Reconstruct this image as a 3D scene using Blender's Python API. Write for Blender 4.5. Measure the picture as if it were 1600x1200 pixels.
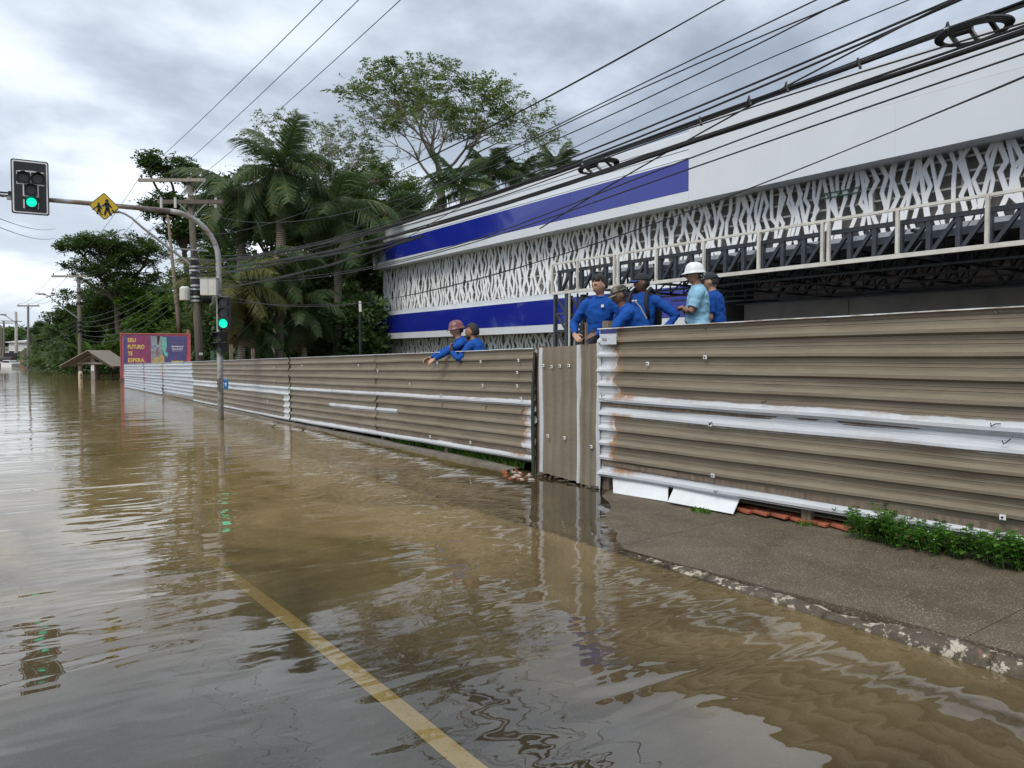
import bpy, bmesh, math, random
import numpy as np
from mathutils import Vector, Matrix, noise
random.seed(7)
rng = np.random.default_rng(7)
for o in list(bpy.data.objects):
    bpy.data.objects.remove(o)
scn = bpy.context.scene
col = scn.collection
PI = math.pi

# ------------------------------------------------------------------ camera
YAW = math.radians(34.8)
PITCH = math.atan(44 / 1200)
EYE = 1.65
cd = bpy.data.cameras.new('camera')
cam = bpy.data.objects.new('camera', cd)
col.objects.link(cam)
cd.lens = 27.0
cd.sensor_width = 36.0
cd.clip_start = 0.05
cd.clip_end = 4000
cam.location = (0, 0, EYE)
cam.rotation_euler = (PI / 2 - PITCH, 0, -YAW)
scn.camera = cam
FW = Vector((math.sin(YAW) * math.cos(PITCH), math.cos(YAW) * math.cos(PITCH), -math.sin(PITCH)))
RT = Vector((math.cos(YAW), -math.sin(YAW), 0))
UP = RT.cross(FW)

def ray(px, py):
    return FW + RT * ((px - 800) / 1200) - UP * ((py - 600) / 1200)

def at(px, py, X=None, Y=None, z=None, t=None):
    """the world point seen at a pixel of the 1600 px photograph, on a plane of the street"""
    d = ray(px, py)
    if X is not None: t = X / d.x
    elif Y is not None: t = Y / d.y
    elif z is not None: t = (z - EYE) / d.z
    return Vector((0, 0, EYE)) + d * t

# ------------------------------------------------------------------ world and light
SUN_EL, SUN_AZ = math.radians(50), math.radians(244)
world = bpy.data.worlds.new('World')
scn.world = world
world.use_nodes = True
wt = world.node_tree
wt.nodes.clear()
def wn(t, **k):
    n = wt.nodes.new(t)
    for a, b in k.items(): setattr(n, a, b)
    return n
def wmath(op, a, b=None, c=None, clamp=False):
    n = wn('ShaderNodeMath', operation=op, use_clamp=clamp)
    for i, v in enumerate((a, b, c)):
        if v is None: continue
        if isinstance(v, (int, float)): n.inputs[i].default_value = v
        else: wt.links.new(v, n.inputs[i])
    return n.outputs[0]
def wmap(v, a, b, c, d, smooth=True):
    n = wn('ShaderNodeMapRange', interpolation_type='SMOOTHSTEP' if smooth else 'LINEAR')
    wt.links.new(v, n.inputs[0])
    for i, q in enumerate((a, b, c, d)): n.inputs[i + 1].default_value = q
    return n.outputs[0]
tc = wn('ShaderNodeTexCoord')
sep = wn('ShaderNodeSeparateXYZ')
wt.links.new(tc.outputs['Generated'], sep.inputs[0])
zc = wmath('MAXIMUM', sep.outputs[2], 0.0)
den = wmath('ADD', zc, 0.22)
comb = wn('ShaderNodeCombineXYZ')
wt.links.new(wmath('DIVIDE', sep.outputs[0], den), comb.inputs[0])
wt.links.new(wmath('DIVIDE', sep.outputs[1], den), comb.inputs[1])
comb.inputs[2].default_value = 3.3
n1 = wn('ShaderNodeTexNoise')
n1.inputs['Scale'].default_value = 0.95
n1.inputs['Detail'].default_value = 8
n1.inputs['Roughness'].default_value = 0.52
n1.inputs['Distortion'].default_value = 0.35
wt.links.new(comb.outputs[0], n1.inputs['Vector'])
n2 = wn('ShaderNodeTexNoise')
n2.inputs['Scale'].default_value = 3.1
n2.inputs['Detail'].default_value = 6
n2.inputs['Roughness'].default_value = 0.55
wt.links.new(comb.outputs[0], n2.inputs['Vector'])
f = wmath('ADD', wmath('MULTIPLY', n1.outputs[0], 0.72), wmath('MULTIPLY', n2.outputs[0], 0.28))
f = wmap(f, 0.39, 0.61, 0.0, 1.0)
# the cloud deck is thinner (brighter) towards the road's far end and overhead, heavier over the town
road_end = wmap(sep.outputs[1], 0.55, 0.98, 0.0, 1.0)
low = wmap(zc, 0.05, 0.45, 1.0, 0.0)
over = wmap(zc, 0.45, 0.95, 0.0, 1.0)
base = wmath('ADD', wmath('MULTIPLY', wmath('MULTIPLY', road_end, low), 0.34), wmath('MULTIPLY', over, 0.42))
b = wmath('ADD', wmath('MULTIPLY', f, 0.56), wmath('ADD', base, -0.01), clamp=False)
b = wmath('MINIMUM', b, 1.15)
ramp = wn('ShaderNodeValToRGB')
wt.links.new(b, ramp.inputs[0])
els = ramp.color_ramp.elements
els[0].position = 0.0; els[0].color = (0.225, 0.262, 0.318, 1)
els[1].position = 1.0; els[1].color = (0.86, 0.91, 0.97, 1)
e = els.new(0.45); e.color = (0.47, 0.52, 0.585, 1)
sky = wn('ShaderNodeTexSky', sky_type='NISHITA', sun_disc=False, sun_elevation=SUN_EL, sun_rotation=SUN_AZ)
mul = wn('ShaderNodeMix', data_type='RGBA', blend_type='MULTIPLY')
mul.inputs[0].default_value = 1.0
wt.links.new(ramp.outputs[0], mul.inputs[6])
mul.inputs[7].default_value = (10.6, 10.6, 10.6, 1)
mixs = wn('ShaderNodeMix', data_type='RGBA')
mixs.inputs[0].default_value = 0.93
wt.links.new(sky.outputs[0], mixs.inputs[6])
wt.links.new(mul.outputs[2], mixs.inputs[7])
bg = wn('ShaderNodeBackground')
bg.inputs[1].default_value = 0.10
wt.links.new(mixs.outputs[2], bg.inputs[0])
wo = wn('ShaderNodeOutputWorld')
wt.links.new(bg.outputs[0], wo.inputs[0])

sl = bpy.data.lights.new('sun', 'SUN')
sl.energy = 1.5
sl.angle = math.radians(25)
sl.color = (1.0, 0.96, 0.9)
sun = bpy.data.objects.new('sun', sl)
col.objects.link(sun)
sdir = Vector((math.sin(SUN_AZ) * math.cos(SUN_EL), math.cos(SUN_AZ) * math.cos(SUN_EL), math.sin(SUN_EL)))
sun.rotation_euler = sdir.to_track_quat('Z', 'Y').to_euler()
sun.location = (0, 0, 60)
scn.view_settings.view_transform = 'Standard'
scn.view_settings.look = 'None'
scn.view_settings.exposure = 0.68
scn.view_settings.gamma = 1.0
scn.view_settings.use_curve_mapping = False
try:
    scn.cycles.max_bounces = 8
    scn.cycles.transparent_max_bounces = 12
    scn.cycles.caustics_reflective = False
    scn.cycles.caustics_refractive = False
except Exception: pass

# ------------------------------------------------------------------ materials
class NT:
    def __init__(s, name):
        s.m = bpy.data.materials.new(name)
        s.m.use_nodes = True
        s.t = s.m.node_tree
        s.p = s.t.nodes['Principled BSDF']
        s.out = s.t.nodes['Material Output']
    def n(s, t, **k):
        n = s.t.nodes.new(t)
        for a, b in k.items(): setattr(n, a, b)
        return n
    def link(s, a, b): s.t.links.new(a, b)
    def val(s, sock, v):
        if isinstance(v, (int, float)): sock.default_value = v
        elif isinstance(v, (tuple, list)): sock.default_value = tuple(v) if len(v) != 3 or sock.type == 'VECTOR' else tuple(v) + (1,)
        else: s.link(v, sock)
    def math(s, op, a, b=None, c=None, clamp=False):
        n = s.n('ShaderNodeMath', operation=op, use_clamp=clamp)
        for i, v in enumerate((a, b, c)):
            if v is not None: s.val(n.inputs[i], v)
        return n.outputs[0]
    def mapr(s, v, a, b, c=0.0, d=1.0, smooth=False):
        n = s.n('ShaderNodeMapRange', interpolation_type='SMOOTHSTEP' if smooth else 'LINEAR')
        s.link(v, n.inputs[0])
        for i, q in enumerate((a, b, c, d)): n.inputs[i + 1].default_value = q
        return n.outputs[0]
    def mix(s, f, a, b, mode='MIX'):
        n = s.n('ShaderNodeMix', data_type='RGBA', blend_type=mode)
        s.val(n.inputs[0], f); s.val(n.inputs[6], a); s.val(n.inputs[7], b)
        return n.outputs[2]
    def coord(s, kind='Object', scale=None):
        c = s.n('ShaderNodeTexCoord').outputs[kind]
        if scale is not None:
            mp = s.n('ShaderNodeMapping')
            s.link(c, mp.inputs[0]); mp.inputs['Scale'].default_value = scale
            c = mp.outputs[0]
        return c
    def noise(s, scale, detail=4, rough=0.5, vec=None, dist=0.0):
        n = s.n('ShaderNodeTexNoise')
        n.inputs['Scale'].default_value = scale
        n.inputs['Detail'].default_value = detail
        n.inputs['Roughness'].default_value = rough
        n.inputs['Distortion'].default_value = dist
        if vec is not None: s.link(vec, n.inputs['Vector'])
        return n.outputs[0]
    def bump(s, h, strength=0.3, dist=0.02):
        n = s.n('ShaderNodeBump')
        n.inputs['Strength'].default_value = strength
        n.inputs['Distance'].default_value = dist
        s.link(h, n.inputs['Height'])
        return n.outputs[0]
    def base(s, v): s.val(s.p.inputs['Base Color'], v)
    def rough(s, v): s.val(s.p.inputs['Roughness'], v)
    def normal(s, v): s.link(v, s.p.inputs['Normal'])

def sc3(c, k): return tuple(min(1, x * k) for x in c)

def plain(name, c, rough=0.6, var=0.22, scale=6.0, metallic=0.0, bump=0.15, stretch=None, spec=0.5, dirt=0.0, dirtc=(0.10, 0.08, 0.055)):
    m = NT(name)
    v = m.coord('Object', stretch) if stretch else m.coord('Object')
    nz = m.noise(scale, 6, 0.6, v)
    k = m.mapr(nz, 0.3, 0.7)
    cc = m.mix(k, sc3(c, 1 - var), sc3(c, 1 + var))
    if dirt > 0:
        d = m.mapr(m.noise(scale * 0.35, 7, 0.7, v), 0.5, 0.72)
        cc = m.mix(m.math('MULTIPLY', d, dirt), cc, dirtc)
    m.base(cc)
    m.rough(m.mapr(nz, 0.3, 0.7, max(0.02, rough - 0.08), min(1, rough + 0.08)))
    m.p.inputs['Metallic'].default_value = metallic
    m.p.inputs['Specular IOR Level'].default_value = spec
    if bump: m.normal(m.bump(m.noise(scale * 8, 4, 0.6, v), bump, 0.01))
    return m.m

def leafmat(name, c, trans=0.35, var=0.5, yellow=0.0):
    m = NT(name)
    isl = m.n('ShaderNodeNewGeometry').outputs['Random Per Island']
    nz = m.noise(0.5, 3, 0.5, m.coord('Object'))
    a = m.mix(isl, sc3(c, 1 - var), (c[0] * (1 + var * 1.1), c[1] * (1 + var), c[2] * (1 + var * .5)))
    a = m.mix(m.mapr(nz, .35, .65, 0, .6), a, sc3((c[0] * 1.25, c[1] * 1.15, c[2] * .8), 1.0))
    if yellow:
        a = m.mix(m.mapr(isl, 1 - yellow, 1 - yellow + .02), a, (0.22, 0.17, 0.05))
    m.base(a)
    m.rough(0.5)
    m.p.inputs['Specular IOR Level'].default_value = 0.35
    tr = m.n('ShaderNodeBsdfTranslucent')
    m.link(a, tr.inputs[0])
    mx = m.n('ShaderNodeMixShader')
    mx.inputs[0].default_value = trans
    m.link(m.p.outputs[0], mx.inputs[1]); m.link(tr.outputs[0], mx.inputs[2])
    m.link(mx.outputs[0], m.out.inputs[0])
    return m.m

M = {}
M['wood'] = plain('weathered_wood', (0.17, 0.13, 0.095), 0.85, 0.4, 3, bump=0.5, stretch=(6, 6, 0.6))
M['woodpole'] = plain('pole_wood', (0.115, 0.095, 0.075), 0.85, 0.4, 4, bump=0.5, stretch=(8, 8, 0.5))
M['woodgrey'] = plain('grey_wood', (0.27, 0.24, 0.2), 0.85, 0.35, 4, bump=0.4, stretch=(6, 6, 1))
M['concrete'] = plain('concrete', (0.33, 0.31, 0.28), 0.85, 0.2, 5, bump=0.3, dirt=0.6)
M['steel_dark'] = plain('dark_steel_paint', (0.035, 0.042, 0.052), 0.45, 0.25, 5, bump=0.05, spec=0.5)
M['steel_cream'] = plain('cream_steel_paint', (0.62, 0.60, 0.55), 0.5, 0.1, 4, bump=0.05, dirt=0.5, dirtc=(0.2, 0.12, 0.07))
M['black'] = plain('black_plastic', (0.012, 0.012, 0.013), 0.45, 0.2, 8, bump=0.05)
M['rubber'] = plain('cable_rubber', (0.010, 0.010, 0.011), 0.6, 0.2, 8, bump=0.0)
M['grey_metal'] = plain('grey_metal', (0.30, 0.31, 0.32), 0.5, 0.2, 6, metallic=0.2, bump=0.1, dirt=0.3)
M['galv'] = plain('galvanised_steel', (0.42, 0.45, 0.48), 0.42, 0.18, 7, metallic=0.35, bump=0.05, dirt=0.25)
M['white'] = plain('white_paint', (0.72, 0.73, 0.73), 0.45, 0.05, 3, bump=0.03, dirt=0.2, dirtc=(.45, .43, .38))
M['white_box'] = plain('white_fibreglass', (0.55, 0.55, 0.51), 0.5, 0.1, 5, bump=0.03, dirt=0.4, dirtc=(.3, .25, .18))
M['lens_off'] = plain('unlit_lens', (0.05, 0.05, 0.048), 0.25, 0.2, 12, bump=0.0)
M['skin_light'] = plain('light_skin', (0.42, 0.235, 0.155), 0.5, 0.12, 9, bump=0.05)
M['skin_mid'] = plain('brown_skin', (0.27, 0.135, 0.08), 0.5, 0.12, 9, bump=0.05)
M['skin_dark'] = plain('dark_skin', (0.13, 0.068, 0.042), 0.5, 0.12, 9, bump=0.05)
M['hair'] = plain('black_hair', (0.010, 0.009, 0.008), 0.55, 0.3, 60, bump=0.6)
M['shirt_blue'] = plain('royal_blue_cloth', (0.010, 0.070, 0.31), 0.85, 0.16, 9, bump=0.35, spec=0.2)
M['shirt_light'] = plain('light_blue_cloth', (0.27, 0.50, 0.66), 0.85, 0.08, 9, bump=0.3, spec=0.2)
M['jeans'] = plain('dark_trousers', (0.02, 0.026, 0.04), 0.9, 0.2, 20, bump=0.2)
M['cap_dark'] = plain('black_cap_cloth', (0.018, 0.020, 0.024), 0.85, 0.2, 20, bump=0.2)
M['cap_blue'] = plain('blue_cap_cloth', (0.02, 0.055, 0.24), 0.8, 0.2, 20, bump=0.2)
M['white_plastic'] = plain('white_plastic', (0.82, 0.83, 0.83), 0.3, 0.03, 3, bump=0.0)
M['eye'] = plain('eye_white', (0.38, 0.35, 0.33), .3, .03, 3, bump=0)
M['maroon_plastic'] = plain('faded_maroon_plastic', (0.17, 0.062, 0.068), 0.35, 0.18, 12, bump=0.02)
M['leaf_dark'] = leafmat('dark_leaf', (0.050, 0.094, 0.028))
M['leaf_mid'] = leafmat('mid_leaf', (0.070, 0.130, 0.028), yellow=0.02)
M['leaf_bright'] = leafmat('bright_leaf', (0.075, 0.16, 0.02))
M['leaf_airy'] = leafmat('airy_leaf', (0.10, 0.155, 0.05), yellow=0.05)
M['leaf_palm'] = leafmat('palm_leaf', (0.058, 0.104, 0.040), var=0.4, yellow=0.03)
M['leaf_palm_dry'] = leafmat('dry_palm_leaf', (0.19, 0.15, 0.085), var=0.4)
M['leaf_palm_yellow'] = leafmat('yellowing_palm_leaf', (0.11, 0.12, 0.035), var=0.4)
M['weed'] = leafmat('weed_leaf', (0.075, 0.19, 0.03), var=0.45)
M['grass'] = leafmat('grass_blade', (0.07, 0.17, 0.02), var=0.4)
M['bark'] = plain('pale_bark', (0.23, 0.20, 0.17), 0.9, 0.3, 6, bump=0.5, stretch=(4, 4, 1))
M['bark_dark'] = plain('dark_bark', (0.075, 0.06, 0.045), 0.9, 0.3, 6, bump=0.5, stretch=(4, 4, 1))

# palm trunk with leaf scar rings
m = NT('palm_bark')
v = m.coord('Object')
w = m.n('ShaderNodeTexWave', wave_type='BANDS', bands_direction='Z')
w.inputs['Scale'].default_value = 3.2; w.inputs['Distortion'].default_value = 1.2; w.inputs['Detail'].default_value = 3
m.link(v, w.inputs[0])
m.base(m.mix(m.mapr(w.outputs[1], .2, .5), (0.09, 0.075, 0.055), m.mix(m.noise(3, 5, .6, v), (0.17, 0.13, 0.10), (0.30, 0.25, 0.21))))
m.rough(.9); m.normal(m.bump(w.outputs[1], .6, .03))
M['bark_palm'] = m.m

# ------------------------------------------------------------------ object helpers
def tag(o, label=None, cat=None, group=None, kind=None):
    if label: o['label'] = label
    if cat: o['category'] = cat
    if group: o['group'] = group
    if kind: o['kind'] = kind
    return o

def thing(name, loc, label, cat, group=None):
    o = bpy.data.objects.new(name, None)
    col.objects.link(o)
    o.location = loc
    o.empty_display_size = 0.2
    return tag(o, label, cat, group)

def origin_of(parent):
    v = Vector((0, 0, 0))
    while parent is not None:
        v = v + parent.location
        parent = parent.parent
    return v

def link_mesh(name, me, mat=None, parent=None, smooth=False):
    if mat is not None:
        for x in (mat if isinstance(mat, (list, tuple)) else [mat]): me.materials.append(x)
    if smooth:
        me.polygons.foreach_set('use_smooth', [True] * len(me.polygons))
    o = bpy.data.objects.new(name, me)
    col.objects.link(o)
    if parent is not None: o.parent = parent
    return o

def raw(name, verts, faces, mat=None, parent=None, smooth=False, org=None, mats=None):
    """verts in world coordinates; stored relative to the parent chain (parents carry translation only)"""
    og = Vector(org) if org is not None else origin_of(parent)
    me = bpy.data.meshes.new(name)
    me.from_pydata([(v[0] - og.x, v[1] - og.y, v[2] - og.z) for v in verts], [], faces)
    if mats is not None: me.polygons.foreach_set('material_index', mats)
    me.update()
    o = link_mesh(name, me, mat, parent, smooth)
    if org is not None and parent is None: o.location = og
    return o

def quadmesh(name, V, mat=None, parent=None, org=None, uv=None):
    """V: (N,4,3) array of loose quads, fast"""
    N = len(V)
    og = Vector(org) if org is not None else origin_of(parent)
    me = bpy.data.meshes.new(name)
    P = (V.reshape(-1, 3) - np.array(og)).astype(np.float32)
    me.vertices.add(N * 4); me.vertices.foreach_set('co', P.ravel())
    me.loops.add(N * 4); me.loops.foreach_set('vertex_index', np.arange(N * 4, dtype=np.int32))
    me.polygons.add(N)
    me.polygons.foreach_set('loop_start', np.arange(0, N * 4, 4, dtype=np.int32))
    me.polygons.foreach_set('loop_total', np.full(N, 4, dtype=np.int32))
    me.update(calc_edges=True)
    o = link_mesh(name, me, mat, parent)
    if org is not None and parent is None: o.location = og
    return o

class MB:
    def __init__(s): s.v = []; s.f = []; s.mi = []; s.cur = 0
    def add(s, vs, fs):
        b = len(s.v)
        s.v += [Vector(v) for v in vs]
        for f in fs:
            s.f.append(tuple(b + i for i in f)); s.mi.append(s.cur)
        return s
    def box(s, lo, hi):
        x0, y0, z0 = lo; x1, y1, z1 = hi
        vs = [(x0, y0, z0), (x1, y0, z0), (x1, y1, z0), (x0, y1, z0), (x0, y0, z1), (x1, y0, z1), (x1, y1, z1), (x0, y1, z1)]
        return s.add(vs, [(0, 3, 2, 1), (4, 5, 6, 7), (0, 1, 5, 4), (1, 2, 6, 5), (2, 3, 7, 6), (3, 0, 4, 7)])
    def obox(s, c, ax, ay, az, hx, hy, hz):
        c = Vector(c); ax = Vector(ax).normalized() * hx; ay = Vector(ay).normalized() * hy; az = Vector(az).normalized() * hz
        vs = [c + ax * i + ay * j + az * k for k in (-1, 1) for i, j in ((-1, -1), (1, -1), (1, 1), (-1, 1))]
        return s.add(vs, [(0, 3, 2, 1), (4, 5, 6, 7), (0, 1, 5, 4), (1, 2, 6, 5), (2, 3, 7, 6), (3, 0, 4, 7)])
    def bar(s, p0, p1, w, h, up=(0, 0, 1)):
        p0, p1 = Vector(p0), Vector(p1); d = (p1 - p0); L = d.length; d.normalize()
        u = Vector(up)
        if abs(d.dot(u)) > .98: u = Vector((1, 0, 0))
        a = d.cross(u).normalized(); b2 = a.cross(d).normalized()
        return s.obox((p0 + p1) / 2, d, a, b2, L / 2, w / 2, h / 2)
    def tube(s, pts, r, n=8, cap=True):
        pts = [Vector(p) for p in pts]
        rs = r if isinstance(r, (list, tuple)) else [r] * len(pts)
        base = len(s.v); a = None
        for i, p in enumerate(pts):
            d = (pts[min(i + 1, len(pts) - 1)] - pts[max(i - 1, 0)]).normalized()
            if a is None:
                a = d.orthogonal().normalized()
            else:
                a = (a - d * a.dot(d))
                a = a.normalized() if a.length > 1e-6 else d.orthogonal().normalized()
            c = d.cross(a)
            for k in range(n):
                t = 2 * PI * k / n
                s.v.append(p + (a * math.cos(t) + c * math.sin(t)) * rs[i])
        for i in range(len(pts) - 1):
            for k in range(n):
                q = base + i * n
                s.f.append((q + k, q + (k + 1) % n, q + n + (k + 1) % n, q + n + k)); s.mi.append(s.cur)
        if cap:
            s.f.append(tuple(base + k for k in range(n))[::-1]); s.mi.append(s.cur)
            q = base + (len(pts) - 1) * n
            s.f.append(tuple(q + k for k in range(n))); s.mi.append(s.cur)
        return s
    def prism(s, poly, d):
        """closed polygon (3D points) extruded by vector d"""
        n = len(poly); d = Vector(d)
        vs = [Vector(p) for p in poly] + [Vector(p) + d for p in poly]
        fs = [tuple(range(n))[::-1], tuple(range(n, 2 * n))] + [(i, (i + 1) % n, n + (i + 1) % n, n + i) for i in range(n)]
        return s.add(vs, fs)
    def ell(s, c, r, nu=14, nv=10, M3=None, z0=-1.0):
        c = Vector(c); base = len(s.v)
        for j in range(nv + 1):
            ph = -PI / 2 + PI * j / nv
            for k in range(nu):
                th = 2 * PI * k / nu
                p = Vector((r[0] * math.cos(ph) * math.cos(th), r[1] * math.cos(ph) * math.sin(th), r[2] * max(z0, math.sin(ph))))
                if M3 is not None: p = M3 @ p
                s.v.append(c + p)
        for j in range(nv):
            for k in range(nu):
                q = base + j * nu
                s.f.append((q + k, q + (k + 1) % nu, q + nu + (k + 1) % nu, q + nu + k)); s.mi.append(s.cur)
        return s
    def build(s, name, mat=None, parent=None, smooth=False, org=None, bevel=0):
        o = raw(name, s.v, s.f, mat, parent, smooth, org, s.mi)
        if bevel:
            b = o.modifiers.new('bevel', 'BEVEL'); b.width = bevel; b.segments = 2; b.limit_method = 'ANGLE'
        return o

def struct(o): o['kind'] = 'structure'; return o
def stuff(o): o['kind'] = 'stuff'; return o
def sm(a, b, x):
    t = max(0.0, min(1.0, (x - a) / (b - a))); return t * t * (3 - 2 * t)
def lerp(a, b, t): return a + (b - a) * t

# ------------------------------------------------------------------ ground levels
XK0, XK1, XF = 4.34, 4.50, 6.29
def z_side(x, y): return max(-0.75, 0.12 - 0.025 * y + 0.032 * (x - 4.5)) if y < 14 else max(-0.75, -0.23 - 0.02 * (y - 14) + 0.032 * (x - 4.5))
def z_road(x, y):
    return -0.004 - 0.004 * max(0.0, y - 1.0) - 0.0055 * max(0, y - 3.0) ** 2 - 0.026 * max(0.0, x - 1.7) - 0.004 * max(0, -x - 2)
def z_back(y):
    return lerp(1.15, 0.62, sm(8.2, 10.5, y)) if y < 16 else lerp(0.62, 0.35, sm(16, 34, y))
def shore(y):
    return 6.42 if y < 44 else (lerp(6.42, 12.0, sm(44, 48, y)) if y < 70 else lerp(12.0, 7.5, sm(70, 100, y)))
def z_land(x, y):
    if y < 44:
        lowz = min(0.16, 0.17 - 0.004 * y)
        s0 = 6.98 if y < 8.9 else 6.40
        wdt = 0.35
        return lerp(lowz, z_back(y), sm(s0, s0 + wdt, x))
    return lerp(-0.8, 0.35, sm(shore(y) - 1.0, shore(y) + 1.0, x))

def gridmesh(name, xs, ys, zf, mat, smooth=True):
    vs = [(x, y, zf(x, y)) for y in ys for x in xs]
    nx = len(xs)
    fs = [(j * nx + i, j * nx + i + 1, (j + 1) * nx + i + 1, (j + 1) * nx + i) for j in range(len(ys) - 1) for i in range(nx - 1)]
    return raw(name, vs, fs, mat, smooth=smooth)

# asphalt
m = NT('asphalt'); v = m.coord('Object')
a = m.n('ShaderNodeTexVoronoi'); a.inputs['Scale'].default_value = 150; m.link(v, a.inputs[0])
agg = m.mapr(a.outputs['Distance'], .1, .5)
big = m.noise(1.3, 6, .6, v)
c = m.mix(m.mapr(big, .3, .7), (0.030, 0.029, 0.029), (0.056, 0.053, 0.050))
c = m.mix(m.mapr(a.outputs['Color'], .82, .9, 0, .55), c, (0.17, 0.16, 0.15))
m.base(c); m.rough(.75); m.normal(m.bump(agg, .4, .004))
M['asphalt'] = m.m
struct(gridmesh('road', [-30, -14, -8, -4, -2, 0, 1, 1.5, 2, 2.5, 3, 3.5, 4, XK0 + .02], [-14, -6, -3, 0, 1, 2, 3, 3.5, 4, 4.5, 5, 5.5, 6, 7, 8, 10, 12, 14, 18, 30, 60, 120, 300], lambda x, y: max(-.9, z_road(x, y)), M['asphalt']))

# pebbly wet sidewalk
m = NT('pebbled_concrete'); v = m.coord('Object')
a = m.n('ShaderNodeTexVoronoi'); a.inputs['Scale'].default_value = 85; m.link(v, a.inputs[0])
big = m.noise(1.6, 7, .65, v); b2 = m.noise(5, 6, .6, v)
c = m.mix(m.mapr(big, .3, .72), (0.056, 0.043, 0.026), (0.118, 0.091, 0.057))
c = m.mix(m.mapr(b2, .45, .7, 0, .5), c, (0.105, 0.085, 0.058))
sp = m.math('MULTIPLY', m.mapr(a.outputs['Color'], .50, .62), m.mapr(a.outputs['Distance'], .30, .42, 1, 0))
c = m.mix(m.math('MULTIPLY', sp, m.mapr(b2, .3, .6, .25, .95)), c, (0.30, 0.27, 0.21))
m.base(c)
m.rough(m.mapr(big, .3, .7, .6, .85))
m.normal(m.bump(m.math('ADD', a.outputs['Distance'], m.math('MULTIPLY', b2, 2.0)), .45, .006))
M['sidewalk'] = m.m
ys = [-8, -4, -2.0]; 
seams = []
# slabs of the pavement, joint by joint
slab_edges = [-6.0, -3.4, -0.6, 2.05, 4.9, 7.7, 10.5]
sw = thing('pavement', (5.4, 4, 0), None, None); struct(sw)
def jj(x, y, k=0.012): return (noise.noise(Vector((x * 1.3, y * 1.3, 4))) + .5 * noise.noise(Vector((x * 4, y * 4, 9)))) * k
for i in range(len(slab_edges) - 1):
    a0, a1 = slab_edges[i] + .003, slab_edges[i + 1] - .003
    yy = np.linspace(a0, a1, 16); xx = np.linspace(XK1 + .003, 6.95, 14)
    vs = [(x, y, z_side(x, y) + jj(x, y)) for y in yy for x in xx]
    fs = [(j * 14 + q, j * 14 + q + 1, (j + 1) * 14 + q + 1, (j + 1) * 14 + q) for j in range(15) for q in range(13)]
    n0 = len(vs)
    rim = [j for j in range(14)] + [(j + 1) * 14 + 13 for j in range(15)] + [15 * 14 + 12 - j for j in range(13)] + [(14 - j) * 14 for j in range(14)]
    for r_ in rim: vs.append((vs[r_][0], vs[r_][1], vs[r_][2] - .09))
    for k in range(len(rim)):
        fs.append((rim[(k + 1) % len(rim)], rim[k], n0 + k, n0 + (k + 1) % len(rim)))
    raw('slab', vs, fs, M['sidewalk'], sw, smooth=False)
xx = np.linspace(XK1 + .003, 6.95, 4)
o = gridmesh('submerged_pavement', list(xx), [10.5, 14, 20, 30, 44], lambda x, y: z_side(x, y), M['sidewalk']); struct(o)

# worn kerb
m = NT('worn_kerb'); v = m.coord('Object')
nz = m.noise(7, 8, .72, v); n3 = m.noise(22, 6, .7, v)
c = m.mix(m.mapr(n3, .3, .7), (0.035, 0.028, 0.019), (0.11, 0.085, 0.055))
paint = m.mapr(m.math('ADD', nz, m.math('MULTIPLY', n3, .35)), .705, .745)
c = m.mix(paint, c, m.mix(n3, (0.30, 0.25, 0.18), (0.50, 0.46, 0.38)))
orange = m.mapr(m.noise(3.1, 6, .7, v), .64, .70)
c = m.mix(m.math('MULTIPLY', orange, .8), c, (0.36, 0.17, 0.08))
m.base(c); m.rough(.7); m.normal(m.bump(n3, .8, .012))
M['kerb'] = m.m
kb = thing('kerb', (4.42, 3, 0), None, None); struct(kb)
ky = -6.0
while ky < 12:
    L = 0.98
    ny = 26; prof = [(XK0 - .01, -.30), (XK0 - .005, -.03), (XK0 + .02, -.006), (XK0 + .06, .008), (XK0 + .11, .006), (XK1 - .005, -.004), (XK1 + .0, -.12)]
    vs = []
    for j in range(ny + 1):
        y = ky + .008 + (L - .016) * j / ny
        for (x, dz) in prof:
            k = noise.noise(Vector((x * 14, y * 6, 2.2))) * .022 + noise.noise(Vector((x * 30, y * 22, 7))) * .010
            chip = min(0, noise.noise(Vector((3.3, y * 1.7, x * 3))) + .15) * .05
            zz = z_side(XK1, y) - .014 + dz + (k + chip if dz > -.1 else 0)
            vs.append((x + (k * .8 if dz > -.1 and x < XK1 - .01 else 0), y, zz))
    P = len(prof)
    fs = [(j * P + q, j * P + q + 1, (j + 1) * P + q + 1, (j + 1) * P + q) for j in range(ny) for q in range(P - 1)]
    fs += [tuple(range(P))[::-1], tuple(ny * P + q for q in range(P))]
    raw('kerb_stone', vs, fs, M['kerb'], kb, smooth=True)
    ky += L

# yellow lane line
m = NT('yellow_road_paint'); v = m.coord('Object')
nz = m.noise(60, 5, .7, v); n3 = m.noise(5, 6, .6, v)
c = m.mix(m.mapr(n3, .3, .7), (0.66, 0.47, 0.14), (0.80, 0.62, 0.25))
c = m.mix(m.mapr(nz, .58, .70, 0, .75), c, (0.10, 0.085, 0.06))
m.base(c); m.rough(.7)
M['yellow'] = m.m
ny = 60
vs = []; 
for j in range(ny + 1):
    y = -3 + 25 * j / ny
    for x in (1.548, 1.650):
        vs.append((x + .004 * noise.noise(Vector((x * 9, y * 3, 0))), y, z_road(x, y) + .004))
o = raw('road_line', vs, [(2 * j, 2 * j + 1, 2 * j + 3, 2 * j + 2) for j in range(ny)], M['yellow']); struct(o)

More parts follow.
